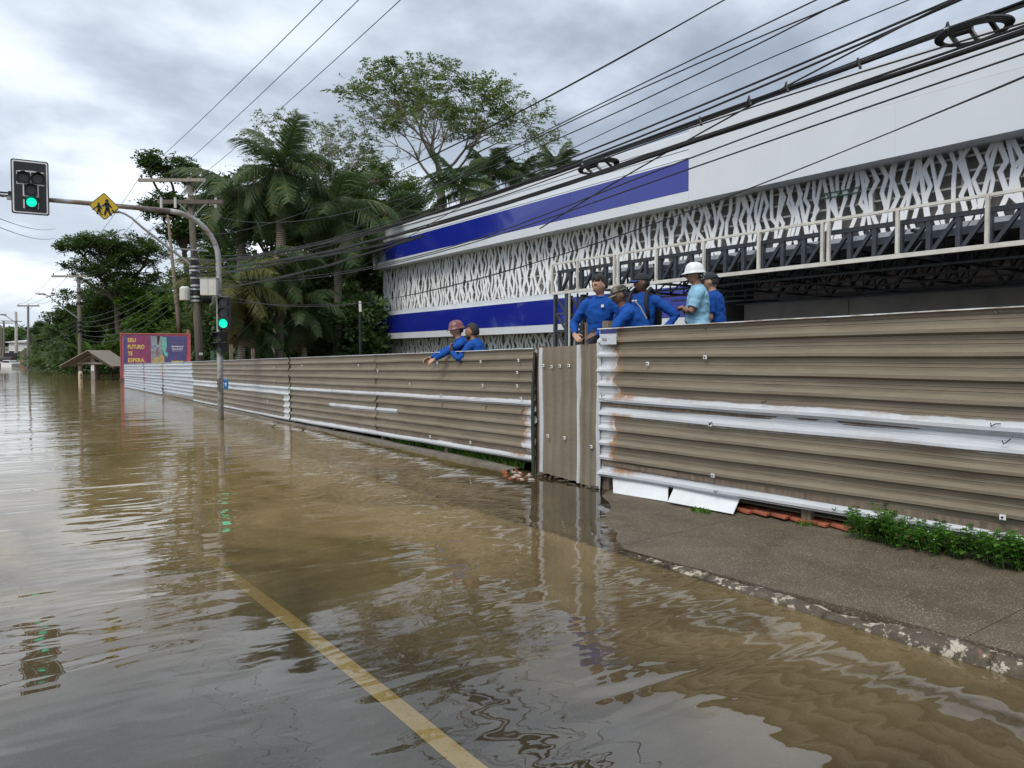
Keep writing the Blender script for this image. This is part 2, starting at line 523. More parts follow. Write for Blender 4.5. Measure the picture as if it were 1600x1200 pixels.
# land behind the fence and along the far bank
m = NT('muddy_ground'); v = m.coord('Object')
nz = m.noise(1.2, 7, .65, v); n3 = m.noise(9, 6, .7, v)
c = m.mix(m.mapr(nz, .35, .65), (0.085, 0.060, 0.035), (0.055, 0.075, 0.025))
c = m.mix(m.mapr(n3, .4, .7, 0, .6), c, (0.13, 0.10, 0.065))
m.base(c); m.rough(.9); m.normal(m.bump(n3, .6, .03))
M['mud'] = m.m
xs = [6.40, 6.5, 6.6, 6.7, 6.8, 6.98, 7.1, 7.2, 7.35, 7.6, 8.5, 10, 11, 12, 13, 16, 20, 40, 90, 200, 500]
ys = [-14, -5, 0, 2, 4, 6, 7, 8, 8.8, 9, 9.5, 10, 11, 12, 14, 16, 20, 25, 30, 36, 43.9, 46, 48, 55, 62, 70, 80, 90, 100, 140, 200, 400, 900]
struct(gridmesh('ground', xs, ys, z_land, M['mud']))
bed = raw('flood_bed', [(-900, -200, -1.2), (900, -200, -1.2), (900, 1500, -1.2), (-900, 1500, -1.2)], [(0, 1, 2, 3)], M['mud']); struct(bed)

# ------------------------------------------------------------------ flood water
def bed_at(x, y):
    if x < XK0: return z_road(x, y)
    if x < 6.95: return z_side(x, y)
    return z_land(x, y)
xs = list(np.concatenate([np.array([-900, -300, -100, -40, -20, -10, -6]), np.arange(-4, 4.2, .35), np.array([4.3, 4.36, 4.5, 4.56]), np.arange(4.8, 7.0, .22), np.array([8, 12, 30, 100, 400, 900])]))
ys = list(np.concatenate([np.array([-200, -60, -20, -8, -4, -2]), np.arange(-1, 14, .35), np.array([15, 17, 20, 25, 32, 44, 60, 90, 150, 300, 700, 1500])]))
wv = [(x, y, 0.0) for y in ys for x in xs]; nx = len(xs)
water = raw('flood_water', wv, [(j * nx + i, j * nx + i + 1, (j + 1) * nx + i + 1, (j + 1) * nx + i) for j in range(len(ys) - 1) for i in range(nx - 1)], None)
struct(water)
att = water.data.attributes.new('depth', 'FLOAT', 'POINT')
att.data.foreach_set('value', [max(0.0, -bed_at(x, y)) for y in ys for x in xs])
m = NT('muddy_water')
pos = m.n('ShaderNodeNewGeometry').outputs['Position']
dep = m.n('ShaderNodeAttribute', attribute_name='depth').outputs['Fac']
# silt swirls
def mapped(scale, rot=0, loc=(0, 0, 0)):
    mp = m.n('ShaderNodeMapping')
    m.link(pos, mp.inputs[0]); mp.inputs['Scale'].default_value = scale; mp.inputs['Rotation'].default_value = (0, 0, rot); mp.inputs['Location'].default_value = loc
    return mp.outputs[0]
sw1 = m.noise(.7, 5, .55, mapped((1, .55, 1), .2), 1.6)
k = m.math('MULTIPLY', dep, m.mapr(sw1, .25, .75, 4, 16))
murk = m.math('SUBTRACT', 1.0, m.math('POWER', 2.718, m.math('MULTIPLY', k, -1.0)))
dif = m.n('ShaderNodeBsdfDiffuse')
m.val(dif.inputs[0], m.mix(m.mapr(sw1, .3, .7), (0.178, 0.125, 0.052), (0.262, 0.190, 0.092)))
trn = m.n('ShaderNodeBsdfTransparent'); trn.inputs[0].default_value = (0.93, .90, .82, 1)
mixb = m.n('ShaderNodeMixShader')
m.link(murk, mixb.inputs[0]); m.link(trn.outputs[0], mixb.inputs[1]); m.link(dif.outputs[0], mixb.inputs[2])
# ripples: long swell crossing the road, mid wavelets, and fine chop in patches
r1 = m.noise(.55, 2, .4, mapped((.55, 1.5, 1), .35), .8)
r2 = m.noise(1.7, 1.5, .45, mapped((.5, 1.5, 1), .45), 1.2)
r3 = m.noise(6.0, 1.5, .4, mapped((.55, 1.4, 1), .5), .5)
r4 = m.noise(2.2, 2, .45, mapped((1, 1, 1), 0), .6)
patch = m.mapr(m.noise(.16, 3, .5, mapped((1, 1, 1), 0, (3, 1, 0))), .40, .62, .15, 1.0, True)
dist_r = m.mapr(m.n('ShaderNodeCameraData').outputs['View Z Depth'], 4, 30, 1, 1) if False else None
h = m.math('MULTIPLY', r1, .021)
h = m.math('ADD', h, m.math('MULTIPLY', r2, .0075))
h = m.math('ADD', h, m.math('MULTIPLY', m.math('MULTIPLY', r3, patch), .0021))
h = m.math('ADD', h, m.math('MULTIPLY', r4, .0022))
bp = m.n('ShaderNodeBump'); bp.inputs['Strength'].default_value = 1.0; bp.inputs['Distance'].default_value = 1.0
m.link(h, bp.inputs['Height'])
gl = m.n('ShaderNodeBsdfGlossy'); gl.inputs['Roughness'].default_value = 0.015
gl.inputs[0].default_value = (1, 1, 1, 1)
m.link(bp.outputs[0], gl.inputs['Normal'])
fr = m.n('ShaderNodeFresnel'); fr.inputs[0].default_value = 1.70
m.link(bp.outputs[0], fr.inputs['Normal'])
mx = m.n('ShaderNodeMixShader')
m.link(fr.outputs[0], mx.inputs[0]); m.link(mixb.outputs[0], mx.inputs[1]); m.link(gl.outputs[0], mx.inputs[2])
m.link(mx.outputs[0], m.out.inputs[0])
m.t.nodes.remove(m.p)
water.data.materials.append(m.m)

# ------------------------------------------------------------------ corrugated sheet fences
def sheet_material(name, aged, bare, rustk):
    m = NT(name); v = m.coord('Object')
    d = m.n('ShaderNodeAttribute', attribute_name='bare').outputs['Fac']
    nz = m.noise(5, 7, .65, m.coord('Object', (1, .7, 1.6))); fine = m.noise(30, 6, .7, m.coord('Object', (1, .15, 2)))
    dd = m.math('ADD', d, m.math('MULTIPLY', m.math('SUBTRACT', nz, .5), .085))
    msk = m.mapr(dd, -.006, .008)
    ca = m.mix(m.mapr(fine, .3, .7), sc3(aged, .82), sc3(aged, 1.18))
    ca = m.mix(m.mapr(m.noise(1.1, 6, .6, v), .4, .75, 0, .5), ca, sc3(aged, 1.35))
    cb = m.mix(m.mapr(fine, .3, .7), sc3(bare, .85), bare)
    c = m.mix(msk, ca, cb)
    ru = m.math('MULTIPLY', m.mapr(m.math('ABSOLUTE', m.math('SUBTRACT', dd, .03)), .0, .11, 1, 0), m.mapr(m.noise(6, 7, .7, v), .42, .56))
    ry = m.n('ShaderNodeAttribute', attribute_name='rusty').outputs['Fac']
    ru = m.math('MULTIPLY', ru, m.math('MAXIMUM', ry, m.math('MULTIPLY', m.mapr(m.noise(.9, 5, .6, v), .50, .64), .45)))
    c = m.mix(m.math('MULTIPLY', ru, rustk), c, (0.29, 0.14, 0.06))
    blot = m.math('MULTIPLY', m.mapr(m.math('ABSOLUTE', m.math('SUBTRACT', dd, .02)), .02, .13, 1, 0), m.mapr(m.noise(4.5, 6, .65, v), .50, .60))
    c = m.mix(m.math('MULTIPLY', m.math('MULTIPLY', blot, ry), .85), c, (0.36, 0.19, 0.08))
    spot = m.mapr(m.noise(17, 6, .75, v), .70, .76)
    c = m.mix(m.math('MULTIPLY', spot, .55), c, (0.22, 0.10, 0.045))
    m.base(c)
    m.rough(m.math('ADD', m.math('MULTIPLY', msk, -.12), m.mapr(fine, .3, .7, .42, .58)))
    m.p.inputs['Metallic'].default_value = .15
    m.normal(m.bump(m.noise(2.2, 4, .5, v), .25, .03))
    return m.m
TAUPE = (0.196, 0.163, 0.117)
GALV = (0.60, 0.625, 0.65)
M['sheet'] = sheet_material('aged_sheet', TAUPE, GALV, .9)
M['sheet_pale'] = sheet_material('galvanised_sheet', TAUPE, (0.50, 0.54, 0.59), .25)
M['sheet_gate'] = sheet_material('aged_gate_sheet', (0.20, 0.168, 0.122), GALV, .9)

# cross-section of one rib: distance along the sheet (0..1 of the pitch) and height of the profile
RIB = [(0.00, 0.0), (0.13, 0.0), (0.16, .10), (0.19, 0.0), (0.30, 0.0), (0.33, .10), (0.36, 0.0), (0.50, 0.0), (0.70, 1.0), (0.86, 1.0), (0.97, 0.0)]
def corr(name, P0, P1, zt0, zt1, zb0, zb1, nrib, barefn, mat, parent, depth=.032, nu=70, seed=0, out=Vector((-1, 0, 0)), wob=.014, rusty_end=False):
    """horizontal ribs between two ends of a fence line; zt/zb are top and bottom heights at the two ends"""
    P0, P1 = Vector(P0), Vector(P1)
    L = (P1 - P0).length
    prof = [(-0.10, .9), (-.04, 1.0)]
    for k in range(nrib):
        for (a, h) in RIB: prof.append((k + a, h))
    prof.append((nrib - .03 + .06, .0))
    v0, v1 = prof[0][0], prof[-1][0]
    vs, br, ryl = [], [], []
    rd = random.Random(seed * 7 + 1)
    dents = [(rd.uniform(.2, L - .2), rd.uniform(.3, nrib - .3), rd.uniform(-.016, .016), rd.uniform(.08, .35), rd.uniform(.35, .9)) for _ in range(int(L * 2.2))]
    for i in range(nu + 1):
        t = i / nu
        e = 0
        for (s, h) in prof:
            f = (s - v0) / (v1 - v0)
            zt = lerp(zt0, zt1, t); zb = lerp(zb0, zb1, t)
            z = lerp(zt, zb, f)
            u = t * L
            ed = (noise.noise(Vector((seed, s * 1.9, 3))) * .018 if i == 0 or i == nu else 0)
            p = P0.lerp(P1, t) + (P1 - P0).normalized() * ed
            w = (noise.noise(Vector((u * .55, s * .35, seed))) * 1.6 + .5 * noise.noise(Vector((u * 2.4, s * .9, seed + 5)))) * wob
            endd = math.exp(-min(u, L - u) * 6) * noise.noise(Vector((seed * 3, s * 1.1, 1))) * .03
            for (du, ds, da, su, ss) in dents:
                q_ = ((u - du) / su) ** 2 + ((s - ds) / ss) ** 2
                if q_ < 5: w += da * math.exp(-q_)
            p = p + out * (h * depth + w + endd)
            dz = noise.noise(Vector((u * .8, s * .6, seed + 9))) * .007
            vs.append((p.x, p.y, z + dz))
            br.append(barefn(u, L, s)); ryl.append(sm(.75, .45, u) if rusty_end else 0.0)
    n = len(prof)
    fs = [(i * n + k, i * n + k + 1, (i + 1) * n + k + 1, (i + 1) * n + k) for i in range(nu) for k in range(n - 1)]
    o = raw(name, vs, fs, mat, parent)
    a = o.data.attributes.new('bare', 'FLOAT', 'POINT'); a.data.foreach_set('value', br)
    a = o.data.attributes.new('rusty', 'FLOAT', 'POINT'); a.data.foreach_set('value', ryl)
    return o

def band(s, a, b, soft=.35):
    """positive inside rib range a..b (in metres-like units)"""
    return min(s - a, b - s) * soft

def screws(parent, pts, ax=(0, 1, 0)):
    for p in pts:
        b = MB(); b.cur = 0
        b.box((p.x - .006, p.y - .022, p.z - .020), (p.x, p.y + .022, p.z + .020))
        b.cur = 1
        b.tube([(p.x - .005, p.y, p.z), (p.x - .018, p.y, p.z)], .008, 6)
        b.build('fastener', [M['white'], M['black']], parent)

# near right fence
def bare_top(u, L, s):
    v = max(band(s, 4.45, 9), .33 + .16 * noise.noise(Vector((s * 1.3, 4, 0))) + (.03 if (s % 1) > .5 else -.02) - u, band(s, -1, -.06))
    return v
def bare_bot(u, L, s):
    v = max(band(s, -1, .99), .29 + .16 * noise.noise(Vector((s * 1.3, 9, 0))) + (.03 if (s % 1) > .5 else -.02) - u, band(s, 4.42, 9))
    return v
yA, yB = 7.16, -2.4
F1 = thing('corrugated_fence', (XF, yA, 0.2), 'tall near corrugated metal fence with rusty left end and white bands, standing over the pavement', 'fence')
tslope = (2.02 - 1.97) / (yA - 2.5)
def zt(y): return 1.985 + (yA - y) * .006
sheets = [(yA, 2.02), (1.96, -2.4)]
for q, (a0, a1) in enumerate(sheets):
    big_top = bare_top if q == 0 else (lambda u, L, s: max(band(s, 4.45, 9), band(s, -1, -.02)))
    big_bot = bare_bot if q == 0 else (lambda u, L, s: max(band(s, -1, .99), band(s, 4.42, 9)))
    z1 = lambda y: 1.10 + (yA - y) * -.004
    z2 = lambda y: .165 + (yA - y) * .019
    corr('sheet', (XF - (.0 if q == 0 else .012), a0 + (0 if q == 0 else .1), 0), (XF - (.0 if q == 0 else .012), a1, 0), zt(a0), zt(a1), z1(a0) - .02, z1(a1) - .02, 5, big_top, M['sheet'], F1, seed=1 + q, rusty_end=q == 0, nu=130, depth=.042)
    corr('sheet', (XF + .012 - (.0 if q == 0 else .012), a0 + (0 if q == 0 else .1), 0), (XF + .012 - (.0 if q == 0 else .012), a1, 0), z1(a0) + .005, z1(a1) + .005, z2(a0), z2(a1), 5, big_bot, M['sheet'], F1, seed=11 + q, rusty_end=q == 0, nu=130, depth=.042)
for (px, py, X) in ((950, 780, XF + .09), (1262, 815, XF + .09)):
    p = at(px, py, X=X)
    b = MB(); b.box((X - .035, p.y - .045, z_side(X, p.y) - .4), (X + .035, p.y + .045, 1.9)); b.build('post', M['wood'], F1, bevel=.004)
for y in (-.6,):
    b = MB(); b.box((XF + .055, y - .045, -.3), (XF + .125, y + .045, 1.9)); b.build('post', M['wood'], F1)
b = MB(); 
for z in (1.86, 1.06, .34): b.bar((XF + .032, yA - .05, z + (0 if z > 1.5 else 0)), (XF + .032, yB + .05, z + .02), .05, .06)
b.build('rail', M['wood'], F1)
pts = []
for (px, py) in ((1102, 558), (1012, 568), (1110, 663), (1114, 743), (1567, 808), (1257, 571), (1375, 600), (1166, 587)):
    p = at(px, py, X=XF - .045); pts.append(p)
screws(F1, pts[:5])
# bent wire ties and nail marks
for (px, py) in ((1112, 660), (1120, 768), (1306, 795), (1572, 838), (1575, 690), (1557, 662), (1105, 512), (1297, 499), (1562, 487), (1195, 628), (942, 536), (959, 541), (943, 618)):
    p = at(px, py, X=XF - .052); r = random.random
    b = MB(); b.tube([p + Vector((0, -.03 * r(), .025 * r())), p + Vector((-.008, .0, 0)), p + Vector((-.004, .03 * r() + .01, -.02)), p + Vector((-.0, .04, .01 * r()))], .0045, 5)
    b.build('wire_tie', M['black'], F1)

# paper sticker on the left end of the near fence
p0 = at(942, 522, X=XF - .052); p1 = at(968, 538, X=XF - .052)

# left fence sections
def zl_top(y): return lerp(1.755, 1.60, (y - 8.5) / 10.1) if y < 18.6 else lerp(1.60, 1.21, (y - 18.6) / 26.5)
def zl_bot(y): return lerp(.185, .055, (y - 8.5) / 10.1) if y < 18.6 else lerp(.055, .02, (y - 18.6) / 26.5)
def yat(px): return at(px, 600, X=XF).y
yv = [yat(838), yat(455), yat(303), yat(255), yat(196)]
secs = [
    ('corrugated fence section left of the narrow gate, white strip hanging above grass', 'aged'),
    ('weathered corrugated fence section behind the traffic light pole', 'aged2'),
    ('short pale galvanised fence section left of the brown fence, with brown bottom edge', 'pale'),
    ('farthest pale galvanised fence section, in front of the pink billboard', 'pale')]
for i, (lab, kind) in enumerate(secs):
    a0, a1 = yv[i] + .03, yv[i + 1] - .0
    T = thing('corrugated_fence', (XF, a0, 0), lab, 'fence', 'fence sections along the flooded street')
    nsub = 1
    mid = lambda y: lerp(zl_top(y), zl_bot(y), .50)
    if kind == 'aged':
        bt = lambda u, L, s: max(band(s, 4.5, 9), band(s, -1, -.02), (.08 - u) if s > 4.4 else -.1)
        bb = lambda u, L, s: max(band(s, 4.42, 9), (.26 + .2 * noise.noise(Vector((s * 1.3, 2, 0))) - u), band(s, -1, .0), min(band(s, 1.5, 2.1), (1 if 4.2 < u < 7.0 else -1)))
        mt = M['sheet']
    elif kind == 'aged2':
        bt = lambda u, L, s: max(band(s, -1, -.02), band(s, 4.5, 9))
        bb = lambda u, L, s: max(band(s, -1, 1.0), .42 - u, band(s, 4.6, 9))
        mt = M['sheet']
    else:
        bt = lambda u, L, s: 1.0
        bb = (lambda u, L, s: 1.0 - (1.3 if s > 4.2 and i == 2 else 0))
        mt = M['sheet_pale']
    sub = [(a0, a1)] if kind != 'aged' else [(a0, lerp(a0, a1, .52)), (lerp(a0, a1, .52) - .1, a1)]
    if i == 3: sub = [(a0, lerp(a0, a1, .42)), (lerp(a0, a1, .42) + .04, a1)]
    for q, (b0, b1) in enumerate(sub):
        off = .012 * q + (.03 if i % 2 else 0)
        f2 = bt if q == 0 else (lambda u, L, s, g=bt: g(u + 3, L, s))
        g2 = bb if q == 0 else (lambda u, L, s, g=bb: g(u + 4.6, L, s))
        corr('sheet', (XF - off, b0, 0), (XF - off, b1, 0), zl_top(b0), zl_top(b1), mid(b0) - .02, mid(b1) - .02, 5, f2, mt, T, seed=21 + 3 * i + q, nu=70, depth=.036)
        corr('sheet', (XF + .012 - off, b0, 0), (XF + .012 - off, b1, 0), mid(b0) + .01, mid(b1) + .01, zl_bot(b0), zl_bot(b1), 5, g2, mt, T, seed=41 + 3 * i + q, rusty_end=(i == 0 and q == 0), nu=90, depth=.036)
    n = max(2, int((a1 - a0) / 2.5))
    for k in range(n + 1):
        y = lerp(a0 + .1, a1 - .1, k / n)
        b = MB(); b.box((XF + .06, y - .04, -.6), (XF + .13, y + .04, zl_top(y) - .06)); b.build('post', M['wood'], T)
    if i < 2:
        b = MB()
        for fr_ in (.06, .5, .93): b.bar((XF + .032, a0 + .05, lerp(zl_top(a0), zl_bot(a0), fr_)), (XF + .032, a1 - .05, lerp(zl_top(a1), zl_bot(a1), fr_)), .05, .05)
        b.build('rail', M['wood'], T)
    if i == 0:
        screws(T, [at(px, py, X=XF - .045) for (px, py) in ((683, 567), (751, 565), (810, 563), (808, 582), (754, 602), (689, 618), (808, 603), (814, 623), (672, 682), (735, 691), (590, 580), (640, 600), (560, 571), (520, 610))])
        for (px, py) in ((692, 632), (760, 637), (817, 643), (738, 708)):
            p = at(px, py, X=XF - .05)
            b = MB(); b.tube([p + Vector((0, -.02, .03)), p + Vector((-.01, 0, 0)), p + Vector((0, .03, -.03))], .006, 5); b.build('wire_tie', M['black'], T)
    if i == 1:
        screws(T, [at(px, py, X=XF - .075) for (px, py) in ((428, 574), (472, 571), (428, 596), (474, 607), (382, 575), (345, 580), (418, 627))])

# concrete footing under the left fence, showing at the water's edge
m0 = MB()
for j in range(40):
    y0, y1 = lerp(9.0, 44, j / 40), lerp(9.0, 44, (j + 1) / 40)
    a_, b_ = .026 + jj(1, y0, .03), .026 + jj(1, y1, .03)
    m0.add([(XF - .12, y0, a_), (XF + .13, y0, a_ + .01), (XF + .13, y1, b_ + .01), (XF - .12, y1, b_), (XF - .12, y0, -.5), (XF - .12, y1, -.5)], [(0, 1, 2, 3), (4, 0, 3, 5)])
o = m0.build('footing', plain('wet_concrete', (0.17, 0.15, 0.12), .7, .3, 5, bump=.4, dirt=.7), smooth=False); struct(o)

# ------------------------------------------------------------------ gate: vertical sheets
G = thing('corrugated_gate', (XF, 7.8, 0), 'narrow gate of vertical corrugated sheets between the two horizontal fences, rusty bottom edge', 'gate')
def vsheet(yl, yr, xl, xr, ztl, ztr, zbl, zbr, nr, barefn, name='sheet', seed=0, lean=0.0):
    prof = []
    for k in range(nr):
        for (a, h) in RIB: prof.append((k + a, h))
    prof.append((nr, 0))
    nv = 40; vs, br = [], []
    for j in range(nv + 1):
        f = j / nv
        for (s, h) in prof:
            t = s / nr
            y = lerp(yl, yr, t) + lean * f
            wv_ = noise.noise(Vector((f * 2.1, t * 1.5, seed))) * .03 + noise.noise(Vector((f * 5, t * 3, seed))) * .008
            x = lerp(xl, xr, t) - h * .03 - wv_
            z = lerp(lerp(ztl, ztr, t), lerp(zbl, zbr, t), f)
            if j == nv: z += noise.noise(Vector((s * 2, seed, 1))) * .022
            if j == 0: z += noise.noise(Vector((s * 1.2, seed, 7))) * .010
            vs.append((x, y, z)); br.append(barefn(s, f))
    n = len(prof)
    fs = [(j * n + k, (j + 1) * n + k, (j + 1) * n + k + 1, j * n + k + 1) for j in range(nv) for k in range(n - 1)]
    o = raw(name, vs, fs, M['sheet_gate'], G)
    a = o.data.attributes.new('bare', 'FLOAT', 'POINT'); a.data.foreach_set('value', br)
yl, ym, yr = yat(841), yat(906), yat(941)
zg = lambda y: 1.76 + (yl - y) * .03
vsheet(yl, ym - .03, XF + .02, XF + .0, zg(yl), zg(ym), .06, .03, 5, lambda s, f: max(.10 - s * .2, (s - 4.62) * .3, -.2), seed=3)
vsheet(ym + .04, yr + .02, XF - .015, XF - .01, zg(ym), zg(yr) + .01, .03, -.0, 3, lambda s, f: max((s - 2.72) * .4, .08 - s * .3), seed=8)
b = MB(); b.box((XF + .06, yl - .02, -.5), (XF + .14, yl + .10, 1.78)); b.build('post', M['wood'], G)
b = MB(); b.box((XF + .06, yr - .03, -.5), (XF + .14, yr + .07, 2.08)); b.build('post', M['wood'], G)
b = MB()
for z in (1.5, .45): b.bar((XF + .055, yl, z), (XF + .055, yr, z), .05, .06)
b.build('rail', M['wood'], G)
pp = []
for (px, py) in ((849, 571), (862, 573), (875, 572), (889, 571), (856, 681), (882, 684), (924, 698)):
    pp.append(at(px, py, X=XF - .035))
screws(G, pp)
b = MB()
for k in range(26):
    t = k / 25; y = lerp(yl, yr, t); z = .02 + random.uniform(-.02, .02)
    b.ell((XF - .05 + random.uniform(-.03, .02), y, z), (random.uniform(.01, .03), random.uniform(.015, .035), random.uniform(.006, .018)), 7, 5)
stuff(tag(b.build('floating_debris', M['bark_dark'])))
# dark end post left of the gate (the folded end of the hanging fence)
b = MB(); b.tube([(XF - .02, yl + .07, -.3), (XF - .03, yl + .085, .7), (XF - .02, yl + .10, 1.2), (XF - .01, yl + .07, 1.70)], [.024, .028, .022, .02], 7)
b.build('edge_trim', plain('mossy_dark_trim', (.03, .035, .025), .8, .3, 8), G)

# ------------------------------------------------------------------ things under the near fence
BW = plain('white_sheet', (0.66, 0.68, 0.69), .45, .06, 4, bump=.05, dirt=.35, dirtc=(.35, .30, .22))
def board(pxs, label):
    pts = []
    for (px, py, X) in pxs: pts.append(at(px, py, X=X))
    n = (pts[1] - pts[0]).cross(pts[3] - pts[0]).normalized()
    if n.x > 0: n = -n
    b = MB(); b.prism(pts, -n * .012); o = b.build('white_board', BW, org=pts[0], bevel=.002)
    return tag(o, label, 'board', 'white boards leaning under the near fence')
board([(957, 738, 6.36), (1044, 752, 6.36), (1043, 784, 6.23), (958, 770, 6.23)], 'white board leaning at the fence foot beside the gate')
board([(1056, 755, 6.36), (1156, 778, 6.36), (1145, 803, 6.17), (1043, 784, 6.17)], 'second white board under the fence, slanted parallelogram end beside the terracotta tiles')

# terracotta tiles on the ground behind the fence
TL = plain('terracotta', (0.36, 0.105, 0.05), .7, .3, 8, bump=.3, dirt=.4, dirtc=(.12, .06, .04))
ts = [  # tile bed, tile by tile
]
tb = thing('tile_paving', (6.6, 4.5, .15), 'row of orange terracotta paving tiles visible under the near fence', 'paving tiles')
y = 5.55
while y > 3.05:
    for xi in range(3):
        x = XF + .03 + xi * .155
        zt_ = z_side(XF, y) + .035 + random.uniform(-.004, .006)
        b = MB(); c = Vector((x + .07, y - .10, zt_))
        b.obox(c, (1, .03 * random.uniform(-1, 1), 0), (.28, 1, .02 * random.uniform(-1, 1)), (0, 0, 1), .072, .105, .014)
        b.build('tile', TL, tb, bevel=.003)
    y -= .215
# steel rods lying behind the fence
def rods(cx, zz, y0, y1, nr_, label):
    T = thing('steel_rod_bundle', (cx, (y0 + y1) / 2, zz), label, 'steel rods')
    for k in range(nr_):
        b = MB(); x = cx + (k % 3) * .045; z = zz + (k // 3) * .05
        b.tube([(x, y0 + random.uniform(-.2, .2), z), (x + .02, lerp(y0, y1, .5), z + random.uniform(-.01, .01)), (x + .01, y1 + random.uniform(-.2, .2), z + .01)], .017, 6)
        b.build('rod', M['galv'], T)
    for y in (3.6, 4.3, 5.0):
        b = MB(); b.box((cx - .03, y - .03, zz - .04), (cx + .16, y + .03, zz - .02)); b.build('spacer', M['black'], T)
rods(XF + .22, .255, 5.9, 2.6, 6, 'bundle of grey steel rods lying behind the near fence above the tiles')

# grass and weeds --------------------------------------------------------------
def blades(name, n, posf, hgt, mat, label=None, lean=.5, wd=.006):
    V = np.zeros((n, 4, 3))
    for i in range(n):
        x, y, z = posf()
        a = random.uniform(0, 2 * PI); L = hgt * random.uniform(.5, 1.3)
        d = Vector((math.cos(a) * lean * random.random(), math.sin(a) * lean * random.random(), 1)).normalized()
        s = Vector((math.sin(a), -math.cos(a), 0)) * wd
        p = Vector((x, y, z))
        tip = p + d * L + Vector((math.cos(a), math.sin(a), -.3)) * L * .3
        mid = p + d * L * .6
        V[i] = [p - s, p + s, mid + s * .8, tip]
    o = quadmesh(name, V, mat); stuff(o)
    return o
def gpos():
    y = random.uniform(8.9, 13.2); x = XF + .10 + random.random() ** 1.5 * .75
    return x, y, z_land(max(x, 6.4), y) - .03 if x > 6.4 else .03
blades('grass', 6500, gpos, .11, M['grass'], wd=.005)
def gpos2():
    k = random.choice(((1090, 800, 6.1), (1265, 822, 6.33), (1258, 818, 6.30), (1100, 800, 6.1)))
    p = at(k[0], k[1], X=k[2]); r = random.gauss(0, .05); q = random.gauss(0, .05)
    return p.x + r * .6, p.y + q, z_side(p.x, p.y)
blades('grass_tuft', 160, gpos2, .05, M['grass'])
def gpos3():
    y = random.uniform(13, 40); x = random.uniform(6.45, 9)
    return x, y, z_land(x, y)
blades('grass', 5000, gpos3, .3, M['grass'], wd=.02)

def weed(name, x, y, h, nst, label, group, spread=.12, flowers=True):
    z0 = z_side(x, y) + .0
    T = thing(name, (x, y, z0), label, 'weed', group)
    b = MB(); leaves = []; fl = MB()
    for s in range(nst):
        a = random.uniform(0, 2 * PI); r0 = random.random() * spread
        p = Vector((x + math.cos(a) * r0, y + math.sin(a) * r0, z0))
        hh = h * random.uniform(.55, 1.1)
        tip = p + Vector((math.cos(a) * hh * random.uniform(.1, .7), math.sin(a) * hh * random.uniform(.1, .7), hh))
        mid = (p + tip) / 2 + Vector((0, 0, hh * .12))
        b.tube([p, mid, tip], [.004, .003, .002], 4)
        nl = max(4, int(hh / .028))
        for k in range(nl):
            t = .2 + .8 * k / nl
            q = p.lerp(mid, t * 2) if t < .5 else mid.lerp(tip, t * 2 - 1)
            for side in (0, 1):
                aa = k * 1.57 + side * PI + random.uniform(-.3, .3)
                L = random.uniform(.035, .075) * (1.1 - .3 * t); W = L * .34
                d = Vector((math.cos(aa), math.sin(aa), random.uniform(-.1, .6))).normalized()
                sd = d.cross(Vector((0, 0, 1))).normalized() * W
                q2 = q + d * .008
                leaves.append([q2, q2 + d * L * .45 + sd + Vector((0, 0, .004)), q2 + d * L - Vector((0, 0, L * .15)), q2 + d * L * .45 - sd + Vector((0, 0, .004))])
        if flowers and random.random() < .22: fl.ell(tip, (.005, .005, .004), 6, 4)
    b.build('stem', M['weed'], T)
    quadmesh('foliage', np.array([[list(v) for v in q] for q in leaves]), M['weed'], T)
    if flowers and fl.v: fl.build('flower', M['white'], T)
wl = [('small weed clump at the left end of the weeds, beside the tiles', 1352, 830, .25, 17),
      ('low weed clump just right of the leftmost one at the fence foot', 1385, 845, .24, 16),
      ('tallest weed sprig with broad leaves reaching the fence\'s white bottom edge', 1398, 838, .36, 7),
      ('weed clump spilling toward the pavement in the middle of the row', 1425, 855, .23, 17),
      ('bushy weed clump at mid row under the fence', 1462, 858, .25, 17),
      ('weed clump with small white flowers right of mid row', 1500, 868, .25, 17),
      ('weed clump with an upright tip second from the frame edge', 1540, 876, .25, 17),
      ('weed clump at the right edge of the picture at the fence foot', 1580, 886, .25, 18),
      ('weed clump partly cut by the right edge of the picture', 1612, 890, .26, 18)]
for (lb, px, py, h, n) in wl:
    p = at(px, py, z=.08)
    X = random.uniform(6.12, 6.22)
    p = at(px, py, X=X)
    weed('weed_plant', X, p.y, h, n, lb, 'weeds along the fence foot', .13)
for k in range(6):
    weed('weed_plant', random.uniform(6.15, 6.3), 2.0 - k * .35, .18, 22, ('first', 'second', 'third', 'fourth', 'fifth', 'last')[k] + ' weed clump of the row continuing past the right picture edge', 'weeds along the fence foot', .13)
# rubble of broken tiles left of the gate
for k in range(26):
    p = at(random.uniform(785, 832), random.uniform(731, 748), z=.02)
    b = MB(); b.obox((p.x, p.y, .002 + random.random() * .012), (1, random.uniform(-1, 1), random.uniform(-.1, .1)), (random.uniform(-1, 1) * .3, 1, .05), (0, 0, 1), .022, .032, .006)
    if k == 0: RB = thing('tile_rubble', (p.x, p.y, 0), 'patch of broken pinkish tiles at the water\'s edge beside the gate', 'rubble')
    b.build('tile', random.choice([TL, plain('pale_tile', (.5, .42, .38), .5, .2, 9)]) if k < 3 else (TL if k % 2 else bpy.data.materials.get('pale_tile') or TL), RB)

